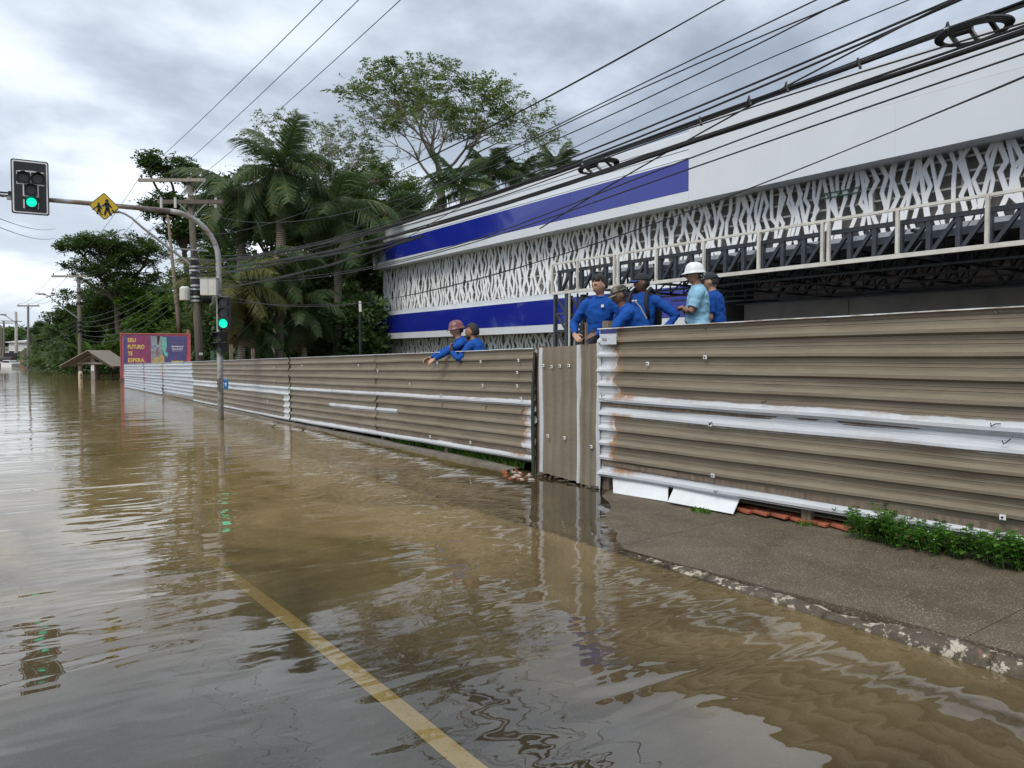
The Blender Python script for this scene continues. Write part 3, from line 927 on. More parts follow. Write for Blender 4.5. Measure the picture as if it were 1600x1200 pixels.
# ------------------------------------------------------------------ the building
XB = 18.0            # wall plane
XP = 17.45           # face of the projecting bands
def cladding(name, c, rough):
    m = NT(name); v = m.coord('Object')
    nz = m.noise(.6, 5, .6, v)
    m.base(m.mix(m.mapr(nz, .3, .7), sc3(c, .93), c)); m.rough(rough)
    m.p.inputs['Coat Weight'].default_value = .6; m.p.inputs['Coat Roughness'].default_value = .04
    m.normal(m.bump(m.noise(.35, 2, .5, v), .25, .02))
    return m.m
M['clad_white'] = cladding('white_cladding', (0.66, 0.69, 0.72), .3)
M['clad_blue'] = cladding('blue_cladding', (0.012, 0.022, 0.27), .12)
BLD = thing('store_building', (XB, 15, 1), 'long white storefront with glossy blue bands and a cut-out lattice screen, behind the fences', 'building')
YL, YR = 32.6, -6.0
def zB(py, px, X): return at(px, py, X=X).z
zt_par = zB(357, 599, XB); 
zb1t, zb1b = zB(385.4, 583, XP), zB(412.4, 583, XP)
zw1 = zB(421.8, 583, XP)
YLp = at(583, 400, X=XP).y; YLw = at(599, 400, X=XB).y
z2t = zB(489, 583, XP) ; z2b = zB(522, 583, XP); z2top = zB(495, 583, XP); z2w = zB(530.5, 583, XP)
yblue = at(1076, 270, X=XP).y
def panels(y0, y1, step, fn):
    n = max(1, round(abs(y0 - y1) / step))
    for k in range(n):
        fn(lerp(y0, y1, k / n), lerp(y0, y1, (k + 1) / n), k)
def face_panel(name, X, ya, yb, za, zb_, mat, tilt=.004):
    """one cladding tray, a few mm proud, very slightly out of true"""
    b = MB(); t0, t1, t2, t3 = [random.uniform(-tilt, tilt) for _ in range(4)]
    ya, yb = max(ya, yb) - .0018, min(ya, yb) + .0018
    f = [(X + t0, ya, za), (X + t1, yb, za), (X + t2, yb, zb_), (X + t3, ya, zb_)]
    bk = [(X + .06, ya, za), (X + .06, yb, za), (X + .06, yb, zb_), (X + .06, ya, zb_)]
    b.add(f + bk, [(0, 3, 2, 1), (0, 1, 5, 4), (1, 2, 6, 5), (2, 3, 7, 6), (3, 0, 4, 7)])
    return b.build(name, mat, BLD)
# core walls
WG = plain('grey_render', (0.30, 0.28, 0.26), .9, .12, 2, bump=.1)
b = MB(); b.box((XB + .45, 15.8, .6), (XB + .7, YLw - .05, zt_par - .06)); b.box((XB + .45, YR, 4.6), (XB + .7, 15.8, zt_par - .06))
b.box((XB + .45, YLw - .3, .6), (36, YLw - .05, zt_par - .06)); b.build('wall', WG, BLD)
b = MB(); b.box((XB + .05, YR, zt_par - .4), (36, YLw - .31, zt_par - .3)); b.build('roof', M['white'], BLD)
b = MB(); b.box((XB + .02, YLw - .04, .6), (36, YLw + .02, zt_par)); b.build('side_cladding', M['clad_white'], BLD)
# parapet (set back, horizontal white boards)
nb = 4
zs = [lerp(zt_par, zb1t - .02, k / nb) for k in range(nb + 1)]
for k in range(nb):
    panels(YLw, YR, 9.6, lambda a, c, i, k=k: face_panel('parapet_board', XB, a, c, zs[k + 1] + .012, zs[k] - .012, M['clad_white'], .006))
b = MB(); b.box((XB + .03, YR, zt_par - .02), (XB + .5, YLw, zt_par + .03)); b.build('coping', M['white'], BLD)
# projecting upper band: blue then white only, with its soffit and end
panels(YLp, yblue, 5.4, lambda a, c, i: face_panel('blue_panel', XP, a, c, zb1b, zb1t, M['clad_blue'], .012))
panels(YLp, yblue, 5.4, lambda a, c, i: face_panel('white_panel', XP - .003, a, c, zw1, zb1b - .008, M['clad_white'], .004))
# to the right of the blue the whole height is white, flush
panels(yblue, YR, 3.0, lambda a, c, i: face_panel('white_panel', XP, a, c, zw1, zb1t, M['clad_white'], .0025))
panels(yblue, YR, 6.0, lambda a, c, i: face_panel('white_panel', XP + .0, a, c, zb1t + .003, zt_par, M['clad_white'], .0025))
b = MB(); b.box((XP + .06, yblue, zb1t), (XB + .02, yblue + .06, zt_par)); b.box((XP + .061, YR, zt_par - .03), (XB + .03, yblue, zt_par)); b.build('return_panel', M['clad_white'], BLD)
SOF = plain('ribbed_soffit', (0.55, 0.57, 0.57), .5, .05, 2, bump=.05)
b = MB(); b.box((XP + .05, YR, zw1 + .01), (XB + .5, YLp - .05, zw1 + .05)); b.box((XP + .06, YR, zb1t - .04), (XB + .1, YLp - .05, zb1t)); b.build('soffit', SOF, BLD)
b = MB(); b.box((XP + .0, YLp - .03, zw1), (XB + .5, YLp + .0, zb1b - .01)); b.cur = 1; b.box((XP + .0, YLp - .03, zb1b), (XB + .5, YLp + .0, zb1t)); b.build('band_end', [M['clad_white'], M['clad_blue']], BLD)
# projecting lower band, ends where the canopy starts
YE = 15.9
panels(YLp, YE, 4.2, lambda a, c, i: face_panel('blue_panel', XP, a, c, z2b, z2top, M['clad_blue'], .012))
panels(YLp, YE, 4.2, lambda a, c, i: face_panel('white_panel', XP - .003, a, c, z2w, z2b - .008, M['clad_white'], .004))
panels(YLp - 1.0, YE, 4.2, lambda a, c, i: face_panel('white_panel', XP + .35, a, c, z2top + .005, z2top + .24, M['clad_white'], .004))
b = MB(); b.box((XP + .06, YE, z2w + .01), (XB + .45, YLp - .05, z2w + .05)); b.box((XP + .06, YE, z2top - .04), (XB + .45, YLp - .05, z2top)); b.build('soffit', SOF, BLD)
b = MB(); b.box((XP, YLp - .03, z2w), (XB + .45, YLp, z2b - .01)); b.cur = 1; b.box((XP, YLp - .03, z2b), (XB + .45, YLp, z2top)); b.build('band_end', [M['clad_white'], M['clad_blue']], BLD)

# lattice screens: cut sheet with crossing crooked strips
zlat0, zlat1 = z2top + .24, zw1 + .02
PW = 3.15; XL = XB + .12
def lattice_verts(W, H, seed, n=12):
    """chevron strips side by side, crossed by long slanting strips, all cut from one sheet"""
    rnd = random.Random(seed); mb = MB(); strips = []
    lev = [0, .17, .34, .52, .68, .84, 1.0]
    for k in range(n):
        x = (k + .5) * W / n; sg = rnd.choice((-1, 1)); pts = []
        for i, l in enumerate(lev):
            pts.append((x + sg * rnd.uniform(.035, .11), H * (l + (rnd.uniform(-.045, .045) if 0 < i < 6 else 0))))
            if rnd.random() < .8: sg = -sg
        strips.append((pts, rnd.uniform(.085, .11)))
    for k in range(7):
        x = (k + rnd.uniform(.2, .8)) * W / 7; d = rnd.choice((-1, 1)) * rnd.uniform(.28, .5); m1 = rnd.uniform(.3, .7)
        pts = [(x - d * .5, 0), (x + d * .5, H * m1), (x + d * .5 - d * rnd.uniform(.7, 1.2), H)] if rnd.random() < .6 else [(x - d * .5, 0), (x, H * .5), (x + d * .5, H)]
        strips.append((pts, rnd.uniform(.08, .10)))
    for k, (pts, w) in enumerate(strips):
        for i in range(len(pts) - 1):
            (x0, z0), (x1, z1) = pts[i], pts[i + 1]
            L = math.hypot(x1 - x0, z1 - z0); hw = min(w / 2 * L / (z1 - z0 + 1e-6), w * .8)
            e = .0015 * (k % 5) + .004 * (k >= n); y0, y1 = -.010 - e, .010 + e
            q = [(x0 - hw, z0), (x0 + hw, z0), (x1 + hw, z1), (x1 - hw, z1)]
            vs = [(a, y0, c) for a, c in q] + [(a, y1, c) for a, c in q]
            mb.add(vs, [(0, 1, 2, 3), (7, 6, 5, 4), (0, 3, 7, 4), (1, 5, 6, 2)])
    return mb
LM = {}
LMAT = plain('lattice_white', (0.86, 0.87, 0.88), .5, .03, 3, bump=.02, dirt=.15, dirtc=(.5, .5, .48))
def lattice_mesh(H, seed):
    key = (round(H, 2), seed)
    if key not in LM:
        mb = lattice_verts(PW, H, seed)
        me = bpy.data.meshes.new('lattice_panel')
        me.from_pydata([(v[1], -v[0], v[2]) for v in mb.v], [], mb.f)
        me.materials.append(LMAT); LM[key] = me
    return LM[key]
y = YLw - .05; k = 0
while y > YR:
    o = bpy.data.objects.new('lattice_panel', lattice_mesh(zlat1 - zlat0, 3 + (k * 5) % 7)); col.objects.link(o); o.parent = BLD
    o.location = Vector((XL, y, zlat0)) - BLD.location
    if y > YE + 1:
        o = bpy.data.objects.new('lattice_panel', lattice_mesh(z2w - 1.0, 9 + k % 3)); col.objects.link(o); o.parent = BLD
        o.location = Vector((XL, y, 1.0)) - BLD.location
    y -= PW - .0; k += 1
# pale rails behind the lattice
def hbars(za, zb_, n, y0, y1):
    for i in range(n):
        z = lerp(za, zb_, (i + .5) / n)
        b = MB(); b.box((XL + .08, y1, z - .022), (XL + .12, y0, z + .022)); b.build('rail', M['steel_cream'], BLD)
hbars(zlat0, zlat1, 7, YLw - .05, YR); hbars(1.1, z2w, 4, YLw - .05, YE)
b = MB()
y = YLw - .1
while y > YR:
    b.box((XL + .12, y - .03, zlat0 - (0 if y < YE else 2.6)), (XL + .18, y + .03, zlat1)); y -= 1.05
b.build('stud_frame', M['steel_cream'], BLD)
# frame strips round the screen
b = MB(); b.box((XL - .02, YR, zlat0 - .001), (XL + .03, YLw, zlat0 + .06)); b.box((XL - .02, YLw - .06, 1.0), (XL + .03, YLw, z2w)); b.box((XL - .02, YLw - .06, zlat0 + .06), (XL + .03, YLw, zlat1)); b.build('screen_frame', M['clad_white'], BLD)
# small green frame lying against the lattice
p = at(1312, 307, X=XL - .05)
b = MB(); b.bar(p + Vector((0, .55, .02)), p + Vector((0, -.55, .02)), .02, .02); b.bar(p + Vector((0, .55, .14)), p + Vector((0, -.55, .14)), .02, .02)
for q in (-.3, 0, .3): b.bar(p + Vector((0, q, .02)), p + Vector((0, q + .1, .14)), .02, .02)
b.build('green_frame', plain('green_paint', (.03, .16, .06), .5), BLD)
# interior below the canopy: dark hall
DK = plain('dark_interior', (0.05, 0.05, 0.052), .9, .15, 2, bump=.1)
ZC0 = None

# ------------------------------------------------------------------ canopy
XC = 12.0
zc0 = at(863, 458.8, X=XC).z; zc1 = at(864, 413, X=XC).z
CAN = thing('canopy', (XC, 10, zc0), 'long steel canopy with dark truss and thin cream railing over the open hall', 'canopy')
YC0, YC1 = at(863, 458, X=XC).y, -6.0
b = MB(); b.bar((XC, YC0 + .02, zc0), (XC, YC1, zc0), .07, .07); b.build('bottom_rail', M['steel_cream'], CAN)
b = MB(); b.bar((XC, YC0 + .02, zc1), (XC, YC1, zc1), .045, .045); b.build('top_rail', M['steel_cream'], CAN)
step = (at(903, 400, X=XC).y - at(1542, 400, X=XC).y) / 7
y = YC0; k = 0
ys_ = [YC0]
y = at(903, 400, X=XC).y
while y > YC1: ys_.append(y); y -= step
for k, y in enumerate(ys_):
    b = MB(); b.bar((XC - .012, y, zc0 + .036), (XC - .012, y, zc1 - .02), .05, .05); b.build('rail_post', M['steel_cream'], CAN)
    if k in (2, 6):
        b = MB(); b.bar((XC - .012, y - .12, zc0 + .036), (XC - .012, y - .12, zc1 - .02), .05, .05); b.build('rail_post', M['steel_cream'], CAN)
zt1 = lerp(zc0, zc1, .74)
XT = XC + .16
b = MB(); b.bar((XT, YC0 - .05, zt1), (XT, YC1, zt1), .09, .07); b.build('top_chord', M['steel_dark'], CAN)
b = MB(); b.bar((XT, YC0 - .05, zc0 + .02), (XT, YC1, zc0 + .02), .09, .06); b.build('bottom_chord', M['steel_dark'], CAN)
vs_ = step / 3; y = YC0 - .1; k = 0
me_v = me_d = None
while y > YC1:
    if me_v is None:
        b = MB(); b.bar((XT, y, zc0 + .05), (XT, y, zt1 - .035), .072, .072); o = b.build('truss_post', M['steel_dark'], CAN); me_v = (o.data, y)
        b = MB(); b.bar((XT + .02, y - .05, zc0 + .05), (XT + .02, y - vs_ + .05, zt1 - .05), .06, .06); o = b.build('truss_diagonal', M['steel_dark'], CAN); me_d = o.data
    else:
        for nm, mm in (('truss_post', me_v[0]), ('truss_diagonal', me_d)):
            o = bpy.data.objects.new(nm, mm); col.objects.link(o); o.parent = CAN; o.location = (0, y - me_v[1], 0)
    y -= vs_; k += 1
XBK = 19.6
FLM = plain('dull_zinc', (0.17, 0.18, 0.19), .45, .3, 4, metallic=.4, dirt=.4)
# roof deck with silvery slanted flashings behind the truss
for i in range(22):
    ya = YC0 - .4 - i * 1.02
    b = MB(); b.add([(XC + .75, ya, zc0 + .40), (XC + .75, ya - 1.0, zc0 + .40), (XC + .95, ya - 1.0, zt1 + .02), (XC + .95, ya, zt1 + .02), (XC + .77, ya, zc0 + .40), (XC + .77, ya - 1.0, zc0 + .40), (XC + .97, ya - 1.0, zt1 + .02), (XC + .97, ya, zt1 + .02)],
          [(0, 3, 2, 1), (4, 5, 6, 7), (0, 1, 5, 4), (1, 2, 6, 5), (2, 3, 7, 6), (3, 0, 4, 7)])
    b.build('flashing', FLM, CAN)
b = MB(); b.box((XC + .98, YC1, zc1 - .22), (XB + .4, YC0 - .3, zc1 - .18)); b.build('roof_sheet', M['steel_dark'], CAN)
b = MB(); b.box((XC + .55, YC1, zc0 + .30), (XC + .63, YC0 - .2, zc0 + .42)); b.build('purlin', M['steel_dark'], CAN)
# ceiling trusses underneath
b = None
def lat_truss(y, parent):
    z0, z1 = zc0 + .02, zc0 + .42
    b = MB()
    b.bar((XT + .1, y, z0), (XBK - .1, y, z0), .05, .05); b.bar((XT + .1, y, z1), (XB + .3, y, z1), .05, .05)
    n = 12
    for i in range(n):
        xa, xb = lerp(XT + .1, XB + .3, i / n), lerp(XT + .1, XB + .3, (i + 1) / n)
        b.bar((xa, y, z0), (xb, y, z1) if i % 2 == 0 else (xb, y, z1), .03, .03)
        b.bar((xb, y, z1), (xb, y, z0), .03, .03)
    b.build('ceiling_truss', M['steel_dark'], parent)
y = YC0 - 1.4
while y > YC1: lat_truss(y, CAN); y -= 1.9
for x in (13.4, 14.8, 16.2, 17.6, 19.0):
    b = MB(); b.bar((x, YC0 - .1, zc0 - .03), (x, YC1, zc0 - .03), .05, .04); b.build('ceiling_rail', M['steel_dark'], CAN)
# upper hall: ceiling, back wall, pillar
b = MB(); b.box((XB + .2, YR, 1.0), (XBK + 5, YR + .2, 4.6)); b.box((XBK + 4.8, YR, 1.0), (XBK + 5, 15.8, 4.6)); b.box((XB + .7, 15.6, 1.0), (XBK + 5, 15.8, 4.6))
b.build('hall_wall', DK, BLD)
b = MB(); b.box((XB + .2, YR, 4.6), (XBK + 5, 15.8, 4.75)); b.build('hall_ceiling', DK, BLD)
GW = plain('grey_plaster', (0.27, 0.26, 0.26), .9, .08, 2, bump=.05)
zgw = at(1600, 448, X=XBK).z
b = MB(); b.box((XBK, YR + .2, 1.0), (XBK + .2, 15.55, zgw)); b.build('partition_wall', GW, BLD)
p = at(1315, 480, X=XBK)
b = MB(); b.box((XBK - .06, p.y - .22, 1.0), (XBK - .002, p.y + .22, zgw + .01)); b.build('pilaster', GW, BLD)
# back trusses above the partition with pale wall bits between
b = MB()
y = 14.5
b.bar((XBK + .1, 15.4, zgw + .75), (XBK + .1, YR, zgw + .75), .08, .08); b.bar((XBK + .1, 15.4, zgw + .08), (XBK + .1, YR, zgw + .08), .08, .08)
while y > YR:
    b.bar((XBK + .1, y, zgw + .08), (XBK + .1, y - .45, zgw + .75), .10, .06); b.bar((XBK + .1, y - .9, zgw + .08), (XBK + .1, y - .45, zgw + .75), .10, .06); y -= .9
b.build('wall_truss', M['black'], BLD)
b = MB(); b.box((XBK + .4, YR, zgw), (XBK + .5, 15.5, zgw + .8)); b.build('upper_wall', plain('brownish_plaster', (.30, .24, .21), .9), BLD)
b = MB(); b.box((XC + .4, YR, .9), (XBK + 5, 15.6, 1.08)); b.build('floor_slab', M['concrete'], BLD)

# scaffold tower under the canopy's left end
TW = thing('scaffold_tower', (XC, YC0 - .3, 1), 'black steel lattice column with ladder rungs under the left end of the canopy', 'scaffold tower')
ya, yb = at(868, 500, X=XC).y, at(887, 500, X=XC).y
zb0 = 0.9
for (x, y) in ((XC, ya), (XC, yb), (XC + .5, ya), (XC + .5, yb)):
    b = MB(); b.bar((x, y, zb0), (x, y, zc0 - .04), .11 if y == yb else .08, .11 if y == yb else .08); b.build('post', M['steel_dark'], TW)
nz_ = 5
for i in range(nz_):
    za, zb_ = lerp(1.0, zc0 - .1, i / nz_), lerp(1.0, zc0 - .1, (i + 1) / nz_)
    for x in (XC, XC + .5):
        b = MB(); b.bar((x, ya - .04, zb_), (x, yb + .05, za), .045, .045); b.build('brace', M['steel_dark'], TW)
        b = MB(); b.bar((x, ya - .04, za), (x, yb + .05, za), .05, .05); b.build('crossbar', M['steel_dark'], TW)
b = MB(); b.bar((XC - .03, yb - .10, .9), (XC - .03, yb - .10, zc0 - .04), .035, .035); b.build('cream_post', M['steel_cream'], TW)
for dy in (.14, .50):
    b = MB(); b.bar((XC + .1, yb - dy - .12, .9), (XC + .1, yb - dy - .12, zc0 - .05), .035, .035); b.build('ladder_rail', M['steel_dark'], TW)
for i in range(11):
    z = 1.05 + i * .2
    b = MB(); b.bar((XC + .1, yb - .27, z), (XC + .1, yb - .61, z), .025, .025); b.build('rung', M['steel_dark'], TW)

# ------------------------------------------------------------------ traffic signal with its long arm
PX, PY = at(345, 655, z=0).x, at(345, 655, z=0).y
SIG = thing('traffic_signal_pole', (PX, PY, 0), 'grey pole standing in the flood with a long rusty arm curving over the road', 'signal pole')
m = NT('rusty_galvanised_pipe'); v = m.coord('Object')
nz = m.noise(1.6, 7, .7, m.coord('Object', (1, 3, 3))); gx = m.n('ShaderNodeSeparateXYZ'); m.link(v, gx.inputs[0])
ru = m.mapr(m.math('ADD', nz, m.math('MULTIPLY', m.mapr(gx.outputs[2], 4.9, 5.4), .12)), .50, .62)
c = m.mix(m.mapr(m.noise(5, 5, .6, v), .3, .7), (0.27, 0.28, 0.29), (0.40, 0.41, 0.41))
c = m.mix(m.math('MULTIPLY', ru, .8), c, (0.17, 0.095, 0.06))
m.base(c); m.rough(.55); m.p.inputs['Metallic'].default_value = .15
M['pipe'] = m.m
zarm = at(280, 331, Y=PY).z
pts = [(PX, PY, -.8), (PX, PY, 1.5), (PX, PY, 3.2), (PX, PY, zarm - 1.15)]
for k in range(1, 9):
    a = PI / 2 * k / 8
    pts.append((PX - 1.15 + 1.15 * math.cos(a), PY, zarm - 1.15 + 1.15 * math.sin(a)))
b = MB(); b.tube(pts, [.075, .075, .072, .07] + [.066] * 8, 14); b.build('pole', M['pipe'], SIG, smooth=True)
x_end = at(92, 316, Y=PY).x - 1.6
zend = at(78, 313.5, Y=PY).z
b = MB(); b.tube([(PX - 1.14, PY, zarm), (lerp(PX, x_end, .6), PY, lerp(zarm, zend, .6) + .01), (x_end + .9, PY, zend)], [.062, .055, .05], 12); b.build('arm', M['pipe'], SIG, smooth=True)
b = MB(); b.tube([(PX, PY, zarm - 1.75), (PX, PY, zarm - 1.70)], .082, 12); b.tube([(PX, PY, 3.25), (PX, PY, 3.30)], .085, 12); b.build('collar', M['pipe'], SIG)

def facing_frame(c, ang, tilt=0):
    """right, up, out vectors of a flat sign at c that looks towards heading ang (radians from +Y, clockwise)"""
    out = Vector((math.sin(ang), math.cos(ang), 0))
    r = Vector((0, 0, 1)).cross(out).normalized()      # viewer's right when looking at the sign is -r
    r = -out.cross(Vector((0, 0, 1))).normalized()
    u = Vector((0, 0, 1))
    if tilt:
        u2 = u * math.cos(tilt) + r * math.sin(tilt); r2 = r * math.cos(tilt) - u * math.sin(tilt); r, u = r2, u2
    return r, u, out

def disc(mb, c, r, u, o, rad, d=.01, n=20):
    mb.prism([c + r * math.cos(2 * PI * k / n) * rad + u * math.sin(2 * PI * k / n) * rad for k in range(n)], o * d)

# green lamps give light of their own
def lampmat(name, c, e):
    m = NT(name)
    v = m.n('ShaderNodeTexVoronoi'); v.inputs['Scale'].default_value = 60
    m.link(m.coord('Object'), v.inputs[0])
    m.base((.01, .2, .12)); m.p.inputs['Emission Color'].default_value = c + (1,)
    m.val(m.p.inputs['Emission Strength'], m.mapr(v.outputs['Distance'], 0, .6, e * 1.15, e * .8))
    return m.m
GREEN = lampmat('green_signal_light', (0.0, 1.0, .60), .8)
VIS = M['black']
def visor(mb, c, r, u, o, rad, L=.2):
    n = 16; vs = []
    for k in range(n + 1):
        a = math.radians(-35) + math.radians(250) * k / n
        d = r * math.cos(a) * rad + u * math.sin(a) * rad
        d2 = r * math.cos(a) * (rad + .006) + u * math.sin(a) * (rad + .006)
        ll = L * (.45 + .55 * max(0, math.sin(a)))
        vs += [c + d, c + d2, c + d2 + o * ll, c + d + o * ll]
    fs = []
    for k in range(n):
        a, b_ = 4 * k, 4 * k + 4
        fs += [(a + 1, b_ + 1, b_ + 2, a + 2), (a, a + 3, b_ + 3, b_), (a + 3, a + 2, b_ + 2, b_ + 3)]
    mb.add(vs, fs)

c0 = at(47.5, 295, Y=PY); A = PI + math.radians(4)
r, u, o = facing_frame(c0, A)
c0 = c0 + o * .18
sc_ = (c0 - Vector((0, 0, EYE))).dot(FW) / 1200    # metres per photo pixel there
W, H = 57 * sc_ / abs(r.dot(RT)) * 0.76, 84 * sc_
HD = thing('traffic_light_board', c0, 'black signal board with white border, four lamps, the lowest lit green, on the rusty arm', 'traffic light')
def rrect(c, w, h, rad, n=5):
    pl = []
    for (sx, sy, a0) in ((1, 1, 0), (-1, 1, 90), (-1, -1, 180), (1, -1, 270)):
        for k in range(n + 1):
            a = math.radians(a0 + 90 * k / n)
            pl.append(c + r * (sx * (w / 2 - rad) + math.cos(a) * rad) + u * (sy * (h / 2 - rad) + math.sin(a) * rad))
    return pl
b = MB(); b.prism(rrect(c0, W, H, .05), -o * .03); b.build('backboard', M['black'], HD)
b = MB(); b.prism(rrect(c0 + o * .004, W - .05, H - .05, .04), -o * .003)
b.build('border', M['white'], HD)
b = MB(); b.prism(rrect(c0 + o * .010, W - .11, H - .11, .025), -o * .005); b.build('face', plain('black_panel', (.012, .012, .014), .5, .1, 3), HD)
lp = []
def sp(px, py):  # pixel in the zoom of the head (x/7.62, 240+y/7.62)
    q = at(px / 7.62, 240 + py / 7.62, Y=c0.y); d = q - c0
    return c0 + r * d.dot(r) + u * d.dot(u) + o * .012
lamps = [sp(280, 285), sp(452, 303), sp(368, 435), sp(376, 583)]
for k, c in enumerate(lamps):
    b = MB(); b.prism([c + r * sx * .125 + u * sy * .125 for sx, sy in ((-1, -1), (1, -1), (1, 1), (-1, 1))], o * .02)
    hs = b.build('lamp_housing', VIS, HD)
    b = MB(); disc(b, c + o * .022, r, u, o, .10); b.build('lens', GREEN if k == 3 else M['lens_off'], hs)
    b = MB(); visor(b, c + o * .02, r, u, o, .112, .16); b.build('visor', VIS, hs)
# white outline strokes around the lamps
b = MB()
def stroke(x0, y0, x1, y1, w=.026):
    p, q = sp(x0, y0) , sp(x1, y1); p = p + o * .001; q = q + o * .001
    d = (q - p).normalized(); s = d.cross(o).normalized() * w / 2
    b = MB(); b.prism([p - s - d * w / 2, p + s - d * w / 2, q + s + d * w / 2, q - s + d * w / 2], o * .004); b.build('white_stroke', M['white'], HD)
for s_ in ((200, 205, 345, 212), (200, 205, 200, 235), (375, 215, 430, 225), (362, 218, 362, 262), (495, 235, 522, 240), (522, 240, 522, 270),
           (202, 335, 202, 352), (202, 352, 340, 362), (362, 320, 366, 352), (366, 352, 440, 372), (455, 378, 522, 386), (522, 352, 522, 386),
           (278, 372, 280, 500), (280, 500, 330, 508), (450, 380, 455, 520), (440, 512, 455, 520), (285, 552, 287, 642), (455, 600, 455, 655)):
    stroke(*s_)
b = MB(); q = c0 - o * .06; b.bar(q - u * .25, q + u * .25, .08, .05); b.bar(q - r * .2, q - r * .2 - o * .12, .05, .05); b.build('bracket', M['grey_metal'], HD)
# wires and clamp at the far end of the arm
q = sp(115, 510) - o * .15
b = MB(); b.obox(q, r, u, o, .06, .045, .05); b.build('clamp', M['grey_metal'], SIG)
q = sp(125, 460) - o * .1
b = MB(); b.obox(q, r, u, o, .05, .04, .03); b.tube([q, q - r * .25 + u * .0, q - r * .7 - u * .02], .02, 6); b.tube([q - u * .02, q - r * .15 - u * .10, q - r * .4 - u * .02], .012, 5); b.build('cable_lug', M['black'], SIG)
b = MB(); b.tube([Vector((x_end + .9, PY, zend)), Vector((x_end, PY, zend + .03))], .028, 8); b.build('arm_tip', M['pipe'], SIG)

# yellow diamond warning sign
cS = at(163, 322.5, Y=PY - .09); o = Vector((0, -1, 0)); r = Vector((1, 0, 0)); u = Vector((0, 0, 1))
DS = thing('warning_sign', cS, 'yellow diamond sign with two black walking figures hanging on the arm', 'road sign')
hw = 18.0 * (cS - Vector((0, 0, EYE))).dot(FW) / 1200 / .83
def dia(c, h, rad=.04):
    pl = []
    for (a0) in (0, 90, 180, 270):
        cc = c + (r * math.cos(math.radians(a0)) + u * math.sin(math.radians(a0))) * (h - rad * 1.41)
        for k in range(-3, 4):
            a = math.radians(a0 + 45 * k / 3); pl.append(cc + (r * math.cos(a) + u * math.sin(a)) * rad)
    return pl
YP = plain('yellow_sign', (0.62, 0.42, 0.02), .45, .06, 5, bump=0)
b = MB(); b.prism(dia(cS, hw * 1.0), -o * .004); b.build('plate', YP, DS)
b = MB(); b.prism(dia(cS + o * .002, hw * .985), -o * .002); b.build('black_edge', M['black'], DS)
b = MB(); b.prism(dia(cS + o * .004, hw * .92), -o * .0015); b.build('yellow_face', YP, DS)
b = MB()
def figure(cx, cz, s, lean=0):
    def Pq(x, z): return cS + r * (cx + x * s) + u * (cz + z * s) + o * .006
    def limb(x0, z0, x1, z1, w0, w1):
        p, q = Pq(x0, z0), Pq(x1, z1); d = (q - p).normalized(); sd = d.cross(o).normalized()
        b.prism([p - sd * w0 * s, p + sd * w0 * s, q + sd * w1 * s, q - sd * w1 * s], o * .002)
    disc(b, Pq(0, 1.0), r, u, o, .11 * s, .002, 12)
    limb(0, .88, .03, .42, .13, .12)
    limb(.05, .46, .22, 0, .09, .06); limb(0, .46, -.16, .02, .09, .06); limb(.22, 0, .32, .04, .05, .04); limb(-.16, .02, -.08, 0, .05, .04)
    limb(.06, .82, .30, .52, .06, .05); limb(-.04, .82, -.28, .58, .06, .05)
figure(.055, -.20, .34); figure(-.12, -.20, .25)
def bar2(x0, z0, x1, z1, w):
    p, q = cS + r * x0 + u * z0 + o * .006, cS + r * x1 + u * z1 + o * .006; d = (q - p).normalized(); sd = d.cross(o).normalized() * w
    b.prism([p - sd, p + sd, q + sd, q - sd], o * .002)
bar2(.16, -.06, .21, -.13, .018); bar2(-.25, -.11, -.20, -.05, .012)
b.build('walking_figures', M['black'], DS)
b = MB(); b.bar(cS - o * .02 - r * .12, cS - o * .02 + r * .12, .05, .03); b.build('clamp', M['grey_metal'], DS)

# signal head on the pole, pedestrian head, control box and blue plate
cB = at(349.5, 489, Y=PY - .2); A = PI + math.radians(28)
r, u, o = facing_frame(cB, A)
TL3 = thing('traffic_light', cB, 'three-lamp vertical traffic light on the pole, lowest lamp lit green', 'traffic light')
b = MB(); b.obox(cB - o * .06, r, u, o, .15, .43, .09); b.build('housing', M['black'], TL3, bevel=.02)
for k in range(3):
    c = cB + u * (.27 - .27 * k) + o * .032
    b = MB(); disc(b, c, r, u, o, .10 if k < 2 else .112, .012); b.build('lens', GREEN if k == 2 else M['lens_off'], TL3)
    b = MB(); visor(b, c, r, u, o, .118, .16); b.build('visor', VIS, TL3)
b = MB(); b.bar(cB + u * .3 - o * .1, Vector((PX, PY, cB.z + .3)), .04, .04); b.bar(cB - u * .3 - o * .1, Vector((PX, PY, cB.z - .3)), .04, .04); b.build('bracket', M['grey_metal'], TL3)
cP = at(346.5, 534, Y=PY - .12); r, u, o = facing_frame(cP, PI / 2 + PI - math.radians(20))
PED = thing('pedestrian_signal', cP, 'black pedestrian signal box seen from the side, below the three-lamp light', 'traffic light')
for k in (0, 1):
    c = cP + u * (.13 - .27 * k)
    b = MB(); b.obox(c, r, u, o, .13, .125, .10); hh = b.build('housing', M['black'], PED, bevel=.015)
    b = MB()
    for sg in (-1, 1):
        b.prism([c + o * .1 * 1 + r * .13 * sg + u * .12, c + o * .1 + r * .13 * sg - u * .10, c + o * .22 + r * .13 * sg + u * .10], r * .008)
    b.prism([c + o * .1 - r * .13 + u * .122, c + o * .1 + r * .13 + u * .122, c + o * .23 + r * .13 + u * .10, c + o * .23 - r * .13 + u * .10], u * .008)
    b.build('visor', VIS, PED)
    rr, uu, oo = facing_frame(c, PI + math.radians(28))
    b = MB(); disc(b, c + oo * .135, rr, uu, oo, .014, .01, 8); b.build('bolt', M['white'], PED)
